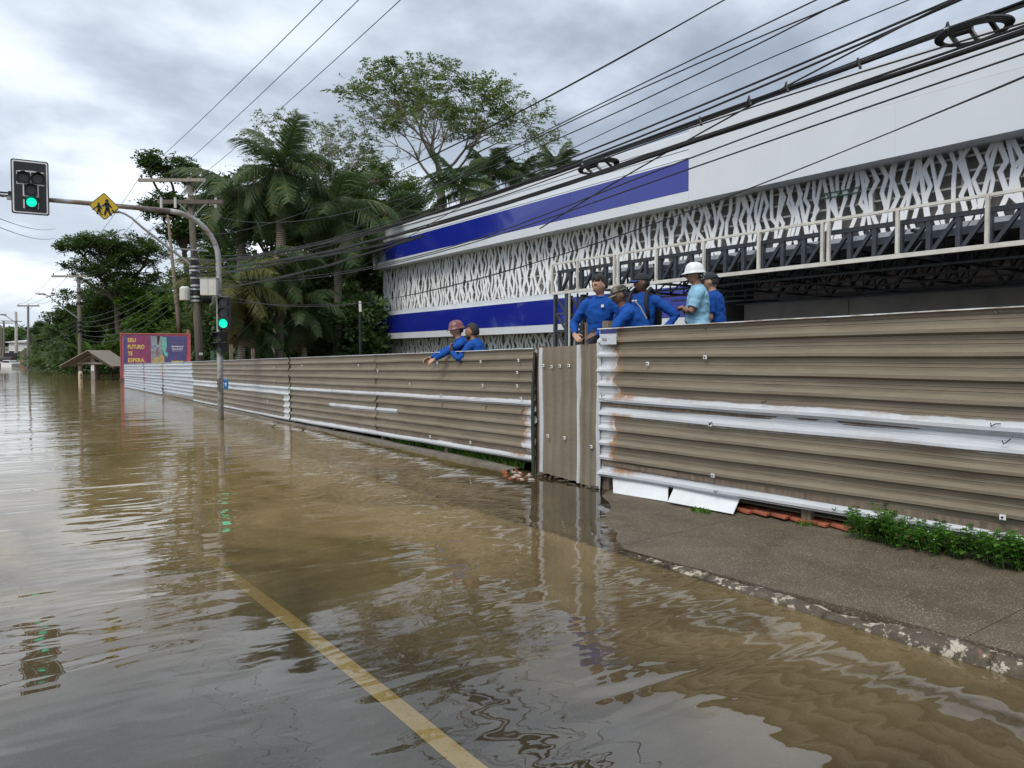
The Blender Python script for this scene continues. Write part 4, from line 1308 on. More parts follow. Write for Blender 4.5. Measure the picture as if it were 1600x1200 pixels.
b = MB(); b.bar(cP + u * .28, Vector((PX, PY, cP.z + .28)), .04, .04); b.tube([cP - u * .30, cP - u * .34], .06, 10); b.build('bracket', M['black'], PED)
cC = at(338, 449.5, Y=PY); r, u, o = facing_frame(cC, PI + math.radians(30))
cC = Vector((PX, PY, cC.z)) - r * 0 + Vector((-.25, -.05, 0))
CB_ = thing('control_box', cC, 'cream white control box strapped to the signal pole above the lamps', 'box')
b = MB(); b.obox(cC, r, u, o, .20, .215, .11); b.build('housing', M['white_box'], CB_, bevel=.012)
b = MB(); b.obox(cC + o * .113, r, u, o, .004, .20, .003); b.obox(cC + u * .22, r, u, o, .215, .012, .12); b.build('door_edge', M['grey_metal'], CB_)
b = MB(); b.tube([(PX, PY, cC.z + .12), (PX, PY, cC.z + .15)], .086, 10); b.build('strap', M['grey_metal'], CB_)
cQ = at(352.5, 600, Y=PY - .02); r, u, o = facing_frame(cQ, PI + math.radians(34))
BL = thing('call_button', Vector((PX + .12, PY, cQ.z)), 'small blue plate with white mark on the right of the pole', 'button box')
cQ = Vector((PX + .135, PY - .03, cQ.z))
b = MB(); b.obox(cQ, r, u, o, .055, .13, .03); b.build('plate', plain('blue_plate', (.02, .16, .42), .5, .15, 6), BL, bevel=.015)
b = MB(); disc(b, cQ + o * .031 + u * .01, r, u, o, .024, .003, 10); b.obox(cQ + o * .032 - u * .035, r, u, o, .016, .012, .002); b.build('mark', M['white'], BL)
# vertical painted lettering on the pole
def text_obj(body, name, mat, parent, c, r, u, o, size, extr=.002, align='LEFT', bold=0.0, width=None, lh=1.0):
    cu = bpy.data.curves.new(name, 'FONT'); cu.body = body; cu.size = size; cu.extrude = extr; cu.align_x = align
    cu.offset = bold; cu.space_line = lh; cu.resolution_u = 3
    ob = bpy.data.objects.new('tmp', cu); col.objects.link(ob)
    dg = bpy.context.evaluated_depsgraph_get()
    me = bpy.data.meshes.new_from_object(ob.evaluated_get(dg))
    bpy.data.objects.remove(ob)
    xs_ = [v.co.x for v in me.vertices]
    k = 1.0
    if width and xs_: k = width / (max(xs_) - min(xs_))
    og = origin_of(parent)
    for v in me.vertices:
        p = c + r * v.co.x * k + u * v.co.y + o * v.co.z
        v.co = p - og
    me.materials.clear()
    return link_mesh(name, me, mat, parent)
q = Vector((PX - .02, PY - .08, at(345, 610, Y=PY).z))
o_ = Vector((0, -1, 0)); 
text_obj('GUSTL', 'painted_lettering', M['black'], SIG, q, Vector((0, 0, 1)), Vector((-1, 0, 0)), o_, .11, .001, bold=.003)

# ------------------------------------------------------------------ utility poles
def insulator(parent, p, h=.16):
    b = MB(); b.tube([p, p + Vector((0, 0, h * .3)), p + Vector((0, 0, h * .35)), p + Vector((0, 0, h * .6)), p + Vector((0, 0, h * .65)), p + Vector((0, 0, h))], [.02, .02, .06, .035, .055, .03], 8)
    b.build('insulator', M['black'], parent)
def crossarm(parent, c, L0, L1, mat, ax=(1, 0, 0), n=4, w=.11):
    ax = Vector(ax).normalized(); c = Vector(c)
    b = MB(); b.bar(c - ax * L0, c + ax * L1, w, w * 1.1); o = b.build('crossarm', mat, parent)
    ps = []
    for k in range(n):
        q = c + ax * lerp(-L0 + .12, L1 - .12, k / (n - 1)) + Vector((0, 0, w * .55))
        insulator(o, q); ps.append(q + Vector((0, 0, .16)))
    b = MB()
    b.bar(c - ax * .55 + Vector((0, -.06, -.05)), c + Vector((0, -.06, -.6)), .03, .03); b.bar(c + ax * .55 + Vector((0, -.06, -.05)), c + Vector((0, -.06, -.6)), .03, .03)
    b.build('brace', M['grey_metal'], parent)
    return ps
# main leaning pole
MX = 7.0
pt = at(296, 276, X=MX); pbv = at(313, 562, X=MX)
P1 = thing('utility_pole', (pbv.x, pbv.y, 0), 'big weathered wooden pole with two crossarms and strapped cables, behind the signal pole', 'utility pole', 'utility poles')
base_ = Vector((pbv.x, pt.y, -.4)); top_ = Vector((pt.x, pt.y, pt.z))
# lean sideways as in the picture
base_ = at(314, 590, Y=pt.y); top_ = at(296, 277, Y=pt.y)
def onpole(z): return base_.lerp(top_, (z - base_.z) / (top_.z - base_.z))
b = MB(); b.tube([base_ - (top_ - base_) * .15, onpole(3.2), onpole(5.5), top_], [.17, .155, .125, .10], 14); b.build('pole', M['woodpole'], P1, smooth=True)
HA = crossarm(P1, onpole(at(290, 280, Y=pt.y).z - .05) + Vector((0, -.17, 0)), 2.05, .60, M['woodgrey'], ax=RT, n=3)
HB = crossarm(P1, onpole(at(290, 316, Y=pt.y).z) + Vector((0, -.2, 0)), 1.34, 1.22, M['woodpole'], ax=RT, n=4, w=.14)
for (px, py) in ((252, 316), (274, 316), (337, 316)):
    q = at(px, py, Y=pt.y - .3); b = MB(); b.tube([q + Vector((0, 0, .18)), q + Vector((0, 0, -.22))], .05, 8); b.build('fuse', M['white_box'], P1)
q = onpole(at(298, 391, Y=pt.y).z); b = MB(); b.bar(q - Vector((.75, .18, 0)), q + Vector((.5, -.18, 0)), .06, .06); b.build('small_crossarm', M['grey_metal'], P1)
for z in np.linspace(at(300, 405, Y=pt.y).z, at(305, 470, Y=pt.y).z, 12):
    q = onpole(float(z)); b = MB(); b.tube([q - Vector((0, 0, .035)), q + Vector((0, 0, .035))], .175 + random.uniform(0, .05), 12); b.build('strap', random.choice([M['black'], M['grey_metal'], M['black'], M['galv']]), P1)
q = onpole(at(303, 460, Y=pt.y).z)
b = MB(); b.tube([q + Vector((-.42, 0, -.25)), q + Vector((-.42, 0, .22)), q + Vector((-.42, 0, .30))], [.2, .2, .12], 12); b.build('splice_closure', M['white_box'], P1, smooth=False, bevel=.02)
b = MB(); b.tube([q + Vector((.12, -.2, -.1)), q + Vector((.48, -.2, -.1))], .27, 14); b.build('cable_drum', M['black'], P1)
b = MB()
for k in range(6): b.tube([q + Vector((.48 + .05 * k, -.2, .28)), q + Vector((.50 + .05 * k, -.2, -.1)), q + Vector((.49 + .05 * k, -.2, -.45 + .05 * k))], .03, 6)
b.build('cable_coil', M['white_box'], P1)
q = onpole(at(312, 553, Y=pt.y).z); b = MB(); b.obox(q + Vector((0, -.2, 0)), (1, 0, 0), (0, 0, 1), (0, 1, 0), .07, .05, .01); b.build('number_plate', M['white_box'], P1)
# street lamp arm from main pole
SLM = thing('street_lamp', onpole(at(299, 414, Y=pt.y).z), 'street lamp arm slanting up-left from the big wooden pole to behind the yellow sign', 'street lamp', 'street lamps')
pp = [at(x, y, Y=pt.y - .1) for (x, y) in ((297, 413), (262, 386), (222, 355), (205, 340), (195, 334), (186, 331))]
b = MB(); b.tube(pp, [.05, .05, .045, .04, .04, .04], 8); b.build('arm', M['grey_metal'], SLM)
q = pp[-1]; b = MB(); b.ell(q + Vector((-.25, 0, .0)), (.32, .12, .08)); b.build('lamp_head', M['grey_metal'], SLM)
# slender leaning poles behind
def simple_pole(name, px0, py0, px1, py1, Y, r0, r1, mat, label, cat='pole', group=None, zext=-1.0):
    p0, p1 = at(px0, py0, Y=Y), at(px1, py1, Y=Y)
    T = thing(name, p0, label, cat, group)
    b = MB(); b.tube([p0 + (p0 - p1).normalized() * abs(zext), p0, p1], [r0, r0, r1], 10); b.build('pole', mat, T, smooth=True)
    return T, p0, p1
T, a_, b_ = simple_pole('wooden_post', 279, 500, 262, 336, 58, .16, .08, M['wood'], 'slender leaning bare post behind and left of the big wooden pole', 'post')
b = MB(); b.bar(b_ + Vector((-.5, 0, -.1)), b_ + Vector((.3, 0, -.1)), .05, .05); b.build('crossarm', M['wood'], T)
p = at(281, 560, Y=58); b = MB(); b.tube([p - Vector((0, 0, 1)), at(281, 480, Y=58)], .045, 6); tag(b.build('thin_pipe', M['grey_metal'], org=p), 'thin grey pipe standing just left of the big wooden pole', 'pipe')
# second pole (street lamp) near the kiosk
Y2 = at(124, 592, z=0).y + 4
T2, a_, b_ = simple_pole('utility_pole', 126, 590, 123, 433, Y2, .17, .12, M['woodpole'], 'dark wooden pole behind the little roofed shelter, with lamp arm', 'utility pole', 'utility poles')
HC = crossarm(T2, b_ + Vector((0, -.15, .05)), 42 * (b_ - cam.location).dot(FW) / 1200, 14 * (b_ - cam.location).dot(FW) / 1200, M['woodgrey'], ax=RT, n=3, w=.13)
SL2 = thing('street_lamp', at(123, 498, Y=Y2), 'street lamp on long arm above the shelter roof', 'street lamp', 'street lamps')
pp = [at(x, y, Y=Y2 - .1) for (x, y) in ((123, 498), (95, 478), (78, 464), (70, 460), (66, 459))]
b = MB(); b.tube(pp, [.05, .045, .04, .04, .04], 8); b.build('arm', M['grey_metal'], SL2)
b = MB(); b.ell(pp[-1] + Vector((-.12, 0, 0)), (.34, .15, .08)); b.build('lamp_head', M['white_box'], SL2)
for z in (459, 475, 505, 512, 519):
    q = at(124, z, Y=Y2); b = MB(); b.tube([q, q + Vector((0, 0, .15))], .2, 8); b.build('strap', M['black'], T2)
Y3 = at(43.5, 577, z=0).y
T3, a_, b_ = simple_pole('utility_pole', 44, 577, 44, 478, Y3, .16, .12, plain('purplish_wood', (.13, .10, .12), .8), 'dark pole standing in open water with a single crossarm', 'utility pole', 'utility poles')
HD3 = crossarm(T3, b_ + Vector((0, -.15, 0)), 17 * (b_ - cam.location).dot(FW) / 1200, 17 * (b_ - cam.location).dot(FW) / 1200, M['woodgrey'], ax=RT, n=3, w=.16)
Y4 = at(25.5, 571, z=0).y
T4, a_, b_ = simple_pole('utility_pole', 26, 571, 25, 487, Y4, .30, .20, M['concrete'], 'pale concrete pole left of the dark pole in the water', 'utility pole', 'utility poles')
q = at(25, 502, Y=Y4 - .3); b = MB(); b.bar(q - Vector((2.2, 0, 0)), q + Vector((.9, 0, 0)), .14, .14); b.build('crossarm', M['woodgrey'], T4)
SL4 = thing('street_lamp', at(38, 515, Y=Y3), 'far street lamp on arm reaching over the concrete pole', 'street lamp', 'street lamps')
pp = [at(x, y, Y=Y3) for (x, y) in ((41, 517), (20, 501), (10, 494), (4, 491.5))]
b = MB(); b.tube(pp, .05, 6); b.ell(pp[-1], (.45, .2, .1)); b.build('arm', M['grey_metal'], SL4)
for (px, t_, b0, w_, lb) in ((6, 502, 568, 16, 'dark far pole at the left edge behind the lamp'), (2, 510, 567, 14, 'farthest dark pole at the very left edge')):
    Yq = 160 if px == 6 else 200
    Tq, a_, b_ = simple_pole('utility_pole', px, b0, px, t_, Yq, .2, .15, M['woodpole'], lb, 'utility pole', 'utility poles')
    b = MB(); b.bar(b_ + Vector((-1.4, 0, -.3)), b_ + Vector((1.4, 0, -.3)), .15, .15); b.build('crossarm', M['woodgrey'], Tq)
# thin black mast right of the palms
p0, p1 = at(563, 560, t=27), at(563, 472, t=27)
T = thing('mast', p0, 'thin black mast with white tip left of the building', 'mast')
b = MB(); b.tube([Vector((p0.x, p0.y, 0)), Vector((p0.x, p0.y, p1.z))], .045, 8); b.build('pole', M['black'], T)
b = MB(); b.tube([Vector((p0.x, p0.y, p1.z)), Vector((p0.x, p0.y, p1.z + .02)), Vector((p0.x, p0.y - .05, p1.z - .35))], .05, 8); b.build('tip', M['white_box'], T)
MASTTOP = Vector((p0.x, p0.y, p1.z))
# short posts poking above the left fence
for (px, py, mt, lb) in ((332, 548, plain('green_post_paint', (.06, .12, .07), .7), 'short green post above the fence, left of the signal pole'), (361, 538, M['wood'], 'pale wooden post stub just right of the signal pole'), (395, 545, M['wood'], 'wooden post stub right of the signal pole, lower than its neighbour'),
                         (294, 515, plain('salmon_wood', (.42, .22, .15), .8), 'upright wooden lath behind the right end of the billboard')):
    t_ = 30 if px != 294 else 52
    p = at(px, py, t=t_); b = MB(); w = .055 if px != 294 else .08; b.box((p.x - w, p.y - w, -.3), (p.x + w, p.y + w, p.z))
    tag(b.build('post_stub', mt, org=(p.x, p.y, 0)), lb, 'post', 'stubs above the left fence' if px != 294 else None)

# ------------------------------------------------------------------ billboard
BBt = 50.0
tl = at(188, 522, t=BBt); tr = at(297, 525, t=BBt + 1)
bl_z = at(188, 592, t=BBt).z
r = (tr - tl); r.z = 0; BW_ = r.length; r.normalize(); u = Vector((0, 0, 1)); o = Vector((r.y, -r.x, 0))
if o.dot(FW) > 0: o = -o
BH = tl.z - bl_z
BB = thing('billboard', Vector((tl.x, tl.y, 0)), 'pink framed billboard reading SEU FUTURO TE ESPERA behind the fence end', 'billboard')
def bp_(fx, fz, e=0.0): return tl + r * fx * BW_ - u * fz * BH + o * e
def bpoly(fr, e, d, mat, name):
    b = MB(); b.prism([bp_(x, z, e) for x, z in fr], -o * d); return b.build(name, mat, BB)
PINK = plain('pink_paint', (0.50, 0.085, 0.13), .7, .25, 2, bump=.1, dirt=.3, dirtc=(.25, .08, .08))
b = MB(); b.prism([bp_(0, 0, -.01), bp_(1, 0, -.01), bp_(1, 1, -.01), bp_(0, 1, -.01)], -o * .05); b.build('panel', PINK, BB)
LILAC = plain('purple_print', (0.085, 0.075, 0.22), .55, .15, 3)
MAG = plain('magenta_print', (0.25, 0.05, 0.13), .55, .2, 2.5)
bpoly([(.05, .02), (.955, .04), (.93, .86), (.03, .80)], .004, .01, LILAC, 'poster_sheet')
bpoly([(.10, .035), (.42, .035), (.44, .86), (.085, .80)], .008, .003, MAG, 'poster_left')
bpoly([(.43, .04), (.60, .04), (.60, .68), (.43, .68)], .009, .003, plain('torn_grey_paper', (.27, .30, .33), .8, .45, 9), 'torn_paper')
bpoly([(.52, .04), (.565, .04), (.54, .24), (.525, .22)], .0105, .0012, M['black'], 'torn_strip')
bpoly([(.50, .36), (.53, .30), (.56, .42), (.51, .50), (.49, .44)], .0107, .0012, plain('mauve_print', (.25, .15, .2), .7, .3, 8), 'print_patch')
bpoly([(.60, .07), (.655, .06), (.66, .28), (.64, .38), (.68, .44), (.66, .52), (.62, .46), (.59, .3)], .0102, .002, plain('teal_print', (.16, .48, .42), .6, .2, 5), 'teal_patch')
OCH = plain('ochre_print', (.48, .36, .14), .7, .2, 6)
bpoly([(.45, .68), (.47, .53), (.54, .52), (.535, .68), (.53, .86), (.45, .86)], .011, .001, OCH, 'ochre_patch')
bpoly([(.55, .52), (.58, .44), (.62, .50), (.63, .86), (.55, .86)], .011, .001, OCH, 'ochre_patch')
bpoly([(.72, .60), (.895, .60), (.89, .84), (.70, .84)], .0115, .003, plain('yellow_print', (.60, .50, .08), .6), 'yellow_tag')
YT = plain('yellow_lettering', (.78, .62, .14), .6, .05, 3, bump=0)
for i, (s_, wd_) in enumerate((('SEU', .115), ('FUTURO', .235), ('TE', .07), ('ESPERA.', .24))):
    text_obj(s_, 'lettering', YT, BB, bp_(.10, .175 + .150 * i, .010), r, u, o, .36, .003, bold=.008, width=wd_ * BW_)
WT = plain('white_lettering', (.7, .7, .75), .6, .05, 3, bump=0)
text_obj('VESTIBULAR  GRATIS', 'lettering', plain('faint_lettering', (.22, .22, .4), .6), BB, bp_(.735, .20, .010), r, u, o, .10, .002, width=.165 * BW_)
text_obj('Matricule-se sem', 'lettering', WT, BB, bp_(.73, .285, .010), r, u, o, .13, .002, bold=.006, width=.17 * BW_)
text_obj('Taxa de 50%', 'lettering', WT, BB, bp_(.73, .345, .010), r, u, o, .13, .002, bold=.006, width=.165 * BW_)
b = MB(); b.bar(bp_(.73, .375, .010), bp_(.88, .375, .010), .003, .015); b.build('underline', WT, BB)
text_obj('INSCREVA-SE', 'lettering', LILAC, BB, bp_(.73, .70, .013), r, u, o, .16, .002, bold=.008, width=.145 * BW_)
text_obj('AGORA', 'lettering', LILAC, BB, bp_(.73, .78, .013), r, u, o, .13, .002, bold=.008, width=.10 * BW_)
b = MB(); b.bar(bp_(-.01, -.012), bp_(1.01, -.012), .06, .07); b.bar(bp_(0, 0), bp_(0, 1), .07, .06); b.bar(bp_(1, 0), bp_(1, 1), .07, .06); b.build('frame', plain('salmon_frame', (.42, .17, .13), .8), BB)
for fx in (.03, .5, .97):
    q = bp_(fx, 1, -.12); b = MB(); b.box((q.x - .06, q.y - .06, -1.0), (q.x + .06, q.y + .06, tl.z - .1)); b.build('post', M['wood'], BB)

# ------------------------------------------------------------------ little roofed shelter in the water
kp = at(146.5, 594, z=0)
KS = thing('notice_shelter', (kp.x, kp.y, 0), 'small wooden shelter with pitched roof standing in the flood', 'shelter')
mpp = (kp - Vector((0, 0, EYE))).dot(FW) / 1200
rx = Vector((RT.x, RT.y, 0)).normalized(); dy = Vector((-rx.y, rx.x, 0))
def kz(py): return EYE + (556.5 - py) * mpp
apex = Vector((kp.x, kp.y, kz(548)))
for (dx, wv_) in ((0, .28), ):
    b = MB(); b.obox(kp + Vector((0, 0, (kz(556) - .8) / 2)), rx, dy, (0, 0, 1), .14, .10, (kz(556) + .8) / 2); b.build('post', M['woodgrey'], KS)
b = MB(); q = kp - rx * .42 + dy * 1.2; b.obox(q + Vector((0, 0, (kz(556) - .8) / 2)), rx, dy, (0, 0, 1), .16, .10, (kz(556) + .8) / 2); b.build('post', M['woodpole'], KS)
el, er = kp - rx * (45 * mpp), kp + rx * (38 * mpp)
for side, e_ in ((-1, el), (1, er)):
    ez = kz(572.5 if side < 0 else 573)
    E_ = Vector((e_.x, e_.y, ez))
    npl = 7
    for k in range(npl):     # roof boards down the slope
        off = lerp(-.7, 2.1, k / npl)
        p0 = apex + dy * off; p1 = E_ + dy * off
        b = MB(); d_ = (p1 - p0).normalized(); b.obox((p0 + p1) / 2 + dy * .2, d_, dy, d_.cross(dy), (p1 - p0).length / 2, .195, .025); b.build('roof_board', M['woodgrey'], KS)
    b = MB(); b.bar(apex + Vector((0, 0, -.12)) - dy * .5, E_ + Vector((0, 0, -.10)) - dy * .5 , .06, .14); b.build('rafter', M['wood'], KS)
    b = MB(); b.bar(apex + Vector((0, 0, -.35)) - dy * .14, E_.lerp(apex, .25) + Vector((0, 0, -.28)) - dy * .14, .06, .12); b.build('brace', M['woodgrey'], KS)
b = MB(); b.bar(Vector((kp.x, kp.y, kz(568))) - rx * .95 - dy * .16, Vector((kp.x, kp.y, kz(568))) + rx * .95 - dy * .16, .06, .14); b.build('tie_beam', M['woodgrey'], KS)
b = MB(); b.obox(Vector((kp.x, kp.y, kz(575.5))) - dy * .115, rx, dy, (0, 0, 1), .10, .012, .20); b.build('notice', M['white'], KS)
# painted marker post beside it
mp = at(126, 595, z=0)
MK = thing('marker_post', (mp.x, mp.y, 0), 'short cream post with rounded top sticking out of the water left of the shelter', 'post')
b = MB(); b.tube([mp + Vector((0, 0, -.6)), mp + Vector((0, 0, .50)), mp + Vector((0, 0, .60)), mp + Vector((0, 0, .64))], [.14, .14, .11, .04], 12); b.build('shaft', plain('cream_paint', (.5, .42, .28), .7), MK)
b = MB(); b.obox(mp + Vector((-.0, -.14, .36)), rx, dy, (0, 0, 1), .06, .012, .05); b.obox(mp + Vector((0, -.14, .18)), rx, dy, (0, 0, 1), .06, .012, .04); b.build('dark_mark', M['black'], MK)

# ------------------------------------------------------------------ far end of the street
def house(name, px0, px1, pyt, pyb, t, depth, wall, roofm, label, windows=(), over=.4, roofh=.0):
    a, c = at(px0, 560, t=t), at(px1, 560, t=t)
    rr = c - a; rr.z = 0; W_ = rr.length; rr.normalize(); dd = Vector((-rr.y, rr.x, 0))
    zt_ = EYE + (556.5 - pyt) * t / 1200
    T = thing(name, Vector((a.x, a.y, 0)), label, 'building', 'buildings at the far end of the street')
    b = MB(); cc = a + rr * W_ / 2 + dd * depth / 2; b.obox(Vector((cc.x, cc.y, (zt_ - 1) / 2)), rr, dd, (0, 0, 1), W_ / 2, depth / 2, (zt_ + 1) / 2); b.build('wall', wall, T)
    b = MB(); b.prism([Vector((a.x, a.y, zt_)) - rr * over - dd * over, Vector((c.x, c.y, zt_)) + rr * over - dd * over, Vector((c.x, c.y, zt_ + roofh * .3)) + rr * over + dd * depth, Vector((a.x, a.y, zt_ + roofh)) - rr * over + dd * depth], (0, 0, .18)); b.build('roof', roofm, T)
    for (fx, fz, w, h) in windows:
        q = a + rr * W_ * fx - dd * .03; q = Vector((q.x, q.y, zt_ * fz))
        b = MB(); b.obox(q, rr, dd, (0, 0, 1), w / 2 + .08, .04, h / 2 + .08); fm = b.build('window', M['white'], T)
        b = MB(); b.obox(q - dd * .03, rr, dd, (0, 0, 1), w / 2, .03, h / 2); b.build('pane', M['black'], fm)
    return T, a, rr, dd, zt_
WH = plain('white_wall', (.55, .56, .56), .8, .1, .6, dirt=.4, dirtc=(.3, .27, .22))
GR = plain('pale_roof', (.42, .44, .45), .7, .15, .8)
house('warehouse', 14, 46, 536, 566, 150, 10, WH, GR, 'white low warehouse behind the concrete pole', [(.15, .5, 1.0, 1.0), (.5, .5, 1.2, .9)], roofh=.8)
house('shop', 46, 74, 535, 562, 135, 9, WH, GR, 'white shop with a blue sign panel, left of the trees', [(.7, .45, 1.1, 1.1)], roofh=.5)
house('house', 58, 80, 528, 560, 165, 9, plain('cream_wall', (.48, .42, .33), .8), plain('tile_roof', (.22, .13, .09), .8), 'cream upper building behind the blue-signed shop', [(.4, .8, 1.2, .9)], roofh=1)
house('house', 2, 16, 545, 566, 190, 8, plain('grey_wall', (.3, .3, .3), .8), GR, 'small grey building at the left edge of the far street', [(.5, .6, 1, .8)])
q = at(60, 541.5, t=132); b = MB(); b.obox(q, rx, dy, (0, 0, 1), 1.45, .1, .62)
SG = thing('shop_sign', q, 'pale blue rectangular sign on two posts far down the street', 'sign')
b.build('panel', plain('sky_blue_sign', (.07, .27, .52), .5, .1, 1), SG)
b = MB(); b.obox(q - dy * .11 - Vector((0, 0, .0)), rx, dy, (0, 0, 1), 1.2, .01, .12); b.build('stripe', plain('light_blue_stripe', (.35, .55, .7), .5), SG)
for dx in (-.5, 1.0):
    b = MB(); p_ = q + rx * dx + dy * .15; b.box((p_.x - .08, p_.y - .08, -.5), (p_.x + .08, p_.y + .08, q.z)); b.build('post', M['black'], SG)
for (px, pyt, lb) in ((36, 551, 'low brownish wall stub by the water right of the concrete pole'), (52, 557, 'low pale wall at the water in front of the shop')):
    p = at(px, 566, t=118); b = MB(); zt_ = EYE + (556.5 - pyt) * 118 / 1200; b.obox(Vector((p.x, p.y, zt_ / 2 - .4)), rx, dy, (0, 0, 1), .4 if px == 36 else 1.3, .15, zt_ / 2 + .4)
    tag(b.build('low_wall', plain('brown_wall' if px == 36 else 'pale_low_wall', (.22, .14, .11) if px == 36 else (.36, .28, .22), .85), org=(p.x, p.y, 0)), lb, 'wall')
# dark truck with tarpaulin in the flood
p = at(17, 566, t=128)
TRK = thing('truck', Vector((p.x, p.y, 0)), 'dark covered truck standing in the flood far down the street', 'truck')
def tq(x, y, z): return Vector((p.x, p.y, 0)) + rx * x + dy * y + Vector((0, 0, z))
b = MB(); pr = [(-1.2, .6), (1.2, .6), (1.2, 1.7), (.9, 2.1), (-.9, 2.15), (-1.2, 1.75)]; b.prism([tq(x, 0, z) for x, z in pr], dy * 4); b.build('cover', M['cap_dark'], TRK)
b = MB(); b.obox(tq(0, -.7, .8), rx, dy, (0, 0, 1), 1.05, .7, .65); b.build('cab', plain('dark_red_paint', (.05, .02, .02), .4), TRK, bevel=.1)
b = MB(); b.obox(tq(0, -1.42, 1.1), rx, dy, (0, 0, 1), .85, .02, .25); b.build('windscreen', M['lens_off'], TRK)
for sx in (-1, 1):
    b = MB(); b.tube([tq(sx * .9, -.7, .1), tq(sx * 1.12, -.7, .1)], .42, 14); b.tube([tq(sx * .9, 2.8, .1), tq(sx * 1.12, 2.8, .1)], .42, 14); b.build('wheel', M['black'], TRK)
    b = MB(); b.obox(tq(sx * .7, -1.42, .55), rx, dy, (0, 0, 1), .13, .03, .09); b.build('headlight', M['white'], TRK)
p = at(9.5, 566, t=120)
CR = thing('parked_car', Vector((p.x, p.y, 0)), 'small white car half under water at the far left', 'car')
b = MB(); b.prism([Vector((p.x, p.y, 0)) + rx * x + Vector((0, 0, z)) for x, z in ((-.85, -.2), (.85, -.2), (.85, .45), (.62, .55), (.5, .95), (-.5, .95), (-.62, .55), (-.85, .45))], dy * 3.6); b.build('body', M['white'], CR, bevel=.06)
b = MB(); b.prism([Vector((p.x, p.y, 0)) - dy * .01 + rx * x + Vector((0, 0, z)) for x, z in ((-.52, .58), (.52, .58), (.44, .88), (-.44, .88))], dy * .02); b.build('windscreen', M['black'], CR)
# far wooded hills
def hills(name, pts_px, t, seed, mat):
    vs = []; fs = []
    N = 90
    for i in range(N + 1):
        px = lerp(-700, 420, i / N)
        h_ = np.interp(px, [a for a, _ in pts_px], [b_ for _, b_ in pts_px])
        h_ += noise.noise(Vector((px * .02, seed, 0))) * 3 + noise.noise(Vector((px * .11, seed, 5))) * 1.6
        for j in range(6):
            tt = t * (1 + .10 * j)
            q = at(px, 560, t=tt); z = (556.5 - h_) * t / 1200 * math.sin(PI / 2 * j / 5) * 1.0
            if j: q = q + Vector((noise.noise(Vector((px * .05, j, 2))) * 6, 0, 0))
            vs.append((q.x, q.y, EYE - 2.5 + z + (noise.noise(Vector((px * .15, j * 3, 1))) * 1.5 if j else -3)))
    for i in range(N):
        for j in range(5): fs.append((i * 6 + j, (i + 1) * 6 + j, (i + 1) * 6 + j + 1, i * 6 + j + 1))
    return struct(raw(name, vs, fs, mat))
m = NT('far_woods'); v = m.coord('Object'); nz = m.noise(.12, 8, .7, v)
m.base(m.mix(m.mapr(nz, .35, .65), (0.018, 0.035, 0.022), (0.05, 0.075, 0.038))); m.rough(.9); m.normal(m.bump(nz, 1, 3)); M['farwoods'] = m.m
hills('hill', [(-700, 522), (-100, 520), (0, 519), (30, 514), (70, 521), (120, 524), (420, 515)], 420, 3, M['farwoods'])

# ------------------------------------------------------------------ leaves
def unit(a): return a / np.maximum(1e-9, np.linalg.norm(a, axis=-1, keepdims=True))
def leafquads(base, ax, nrm, L, W):
    """base (N,3), axis, normal, sizes -> (N,4,3) lens-shaped leaves"""
    ax = unit(ax); sd = unit(np.cross(ax, nrm))
    L = L[:, None]; W = W[:, None]
    return np.stack([base, base + ax * L * .45 + sd * W * .5, base + ax * L, base + ax * L * .45 - sd * W * .5], 1)
def sprays(org, d, k, L, wratio=.32, droop=.25):
    """k leaflets in pairs along each spray: org (N,3), direction (N,3), spray length L (N)"""
    N = len(org); d = unit(d)
    up = np.tile(np.array([0, 0, 1.0]), (N, 1)) + rng.normal(0, .35, (N, 3))
    side = unit(np.cross(d, up)); nrm = unit(np.cross(side, d))
    out = []
    for i in range(k):
        t = (i // 2 + 1) / (k / 2 + .5)
        s = 1 if i % 2 == 0 else -1
        p = org + d * (L * t)[:, None] - np.array([0, 0, 1.0]) * (droop * L * t * t)[:, None]
        a = d * .55 + side * s * 1.0 + rng.normal(0, .22, (N, 3)) - np.array([0, 0, .15])
        ll = L * .42 * rng.uniform(.7, 1.2, N)
        out.append(leafquads(p, a, nrm + rng.normal(0, .3, (N, 3)), ll, ll * wratio * 1.3))
    return np.concatenate(out)

def limb(mb, p0, p1, r0, r1, n=6, wig=.08, seg=5):
    p0, p1 = Vector(p0), Vector(p1); L = (p1 - p0).length
    pts = [p0]; rs = [r0]
    for k in range(1, seg + 1):
        t = k / seg
        q = p0.lerp(p1, t) + Vector((random.gauss(0, 1), random.gauss(0, 1), random.gauss(0, 1))) * wig * L * (.25 if k < seg else 0)
        q.z += math.sin(t * PI) * L * .04
        pts.append(q); rs.append(lerp(r0, r1, t))
    mb.tube(pts, rs, n, cap=False); return pts

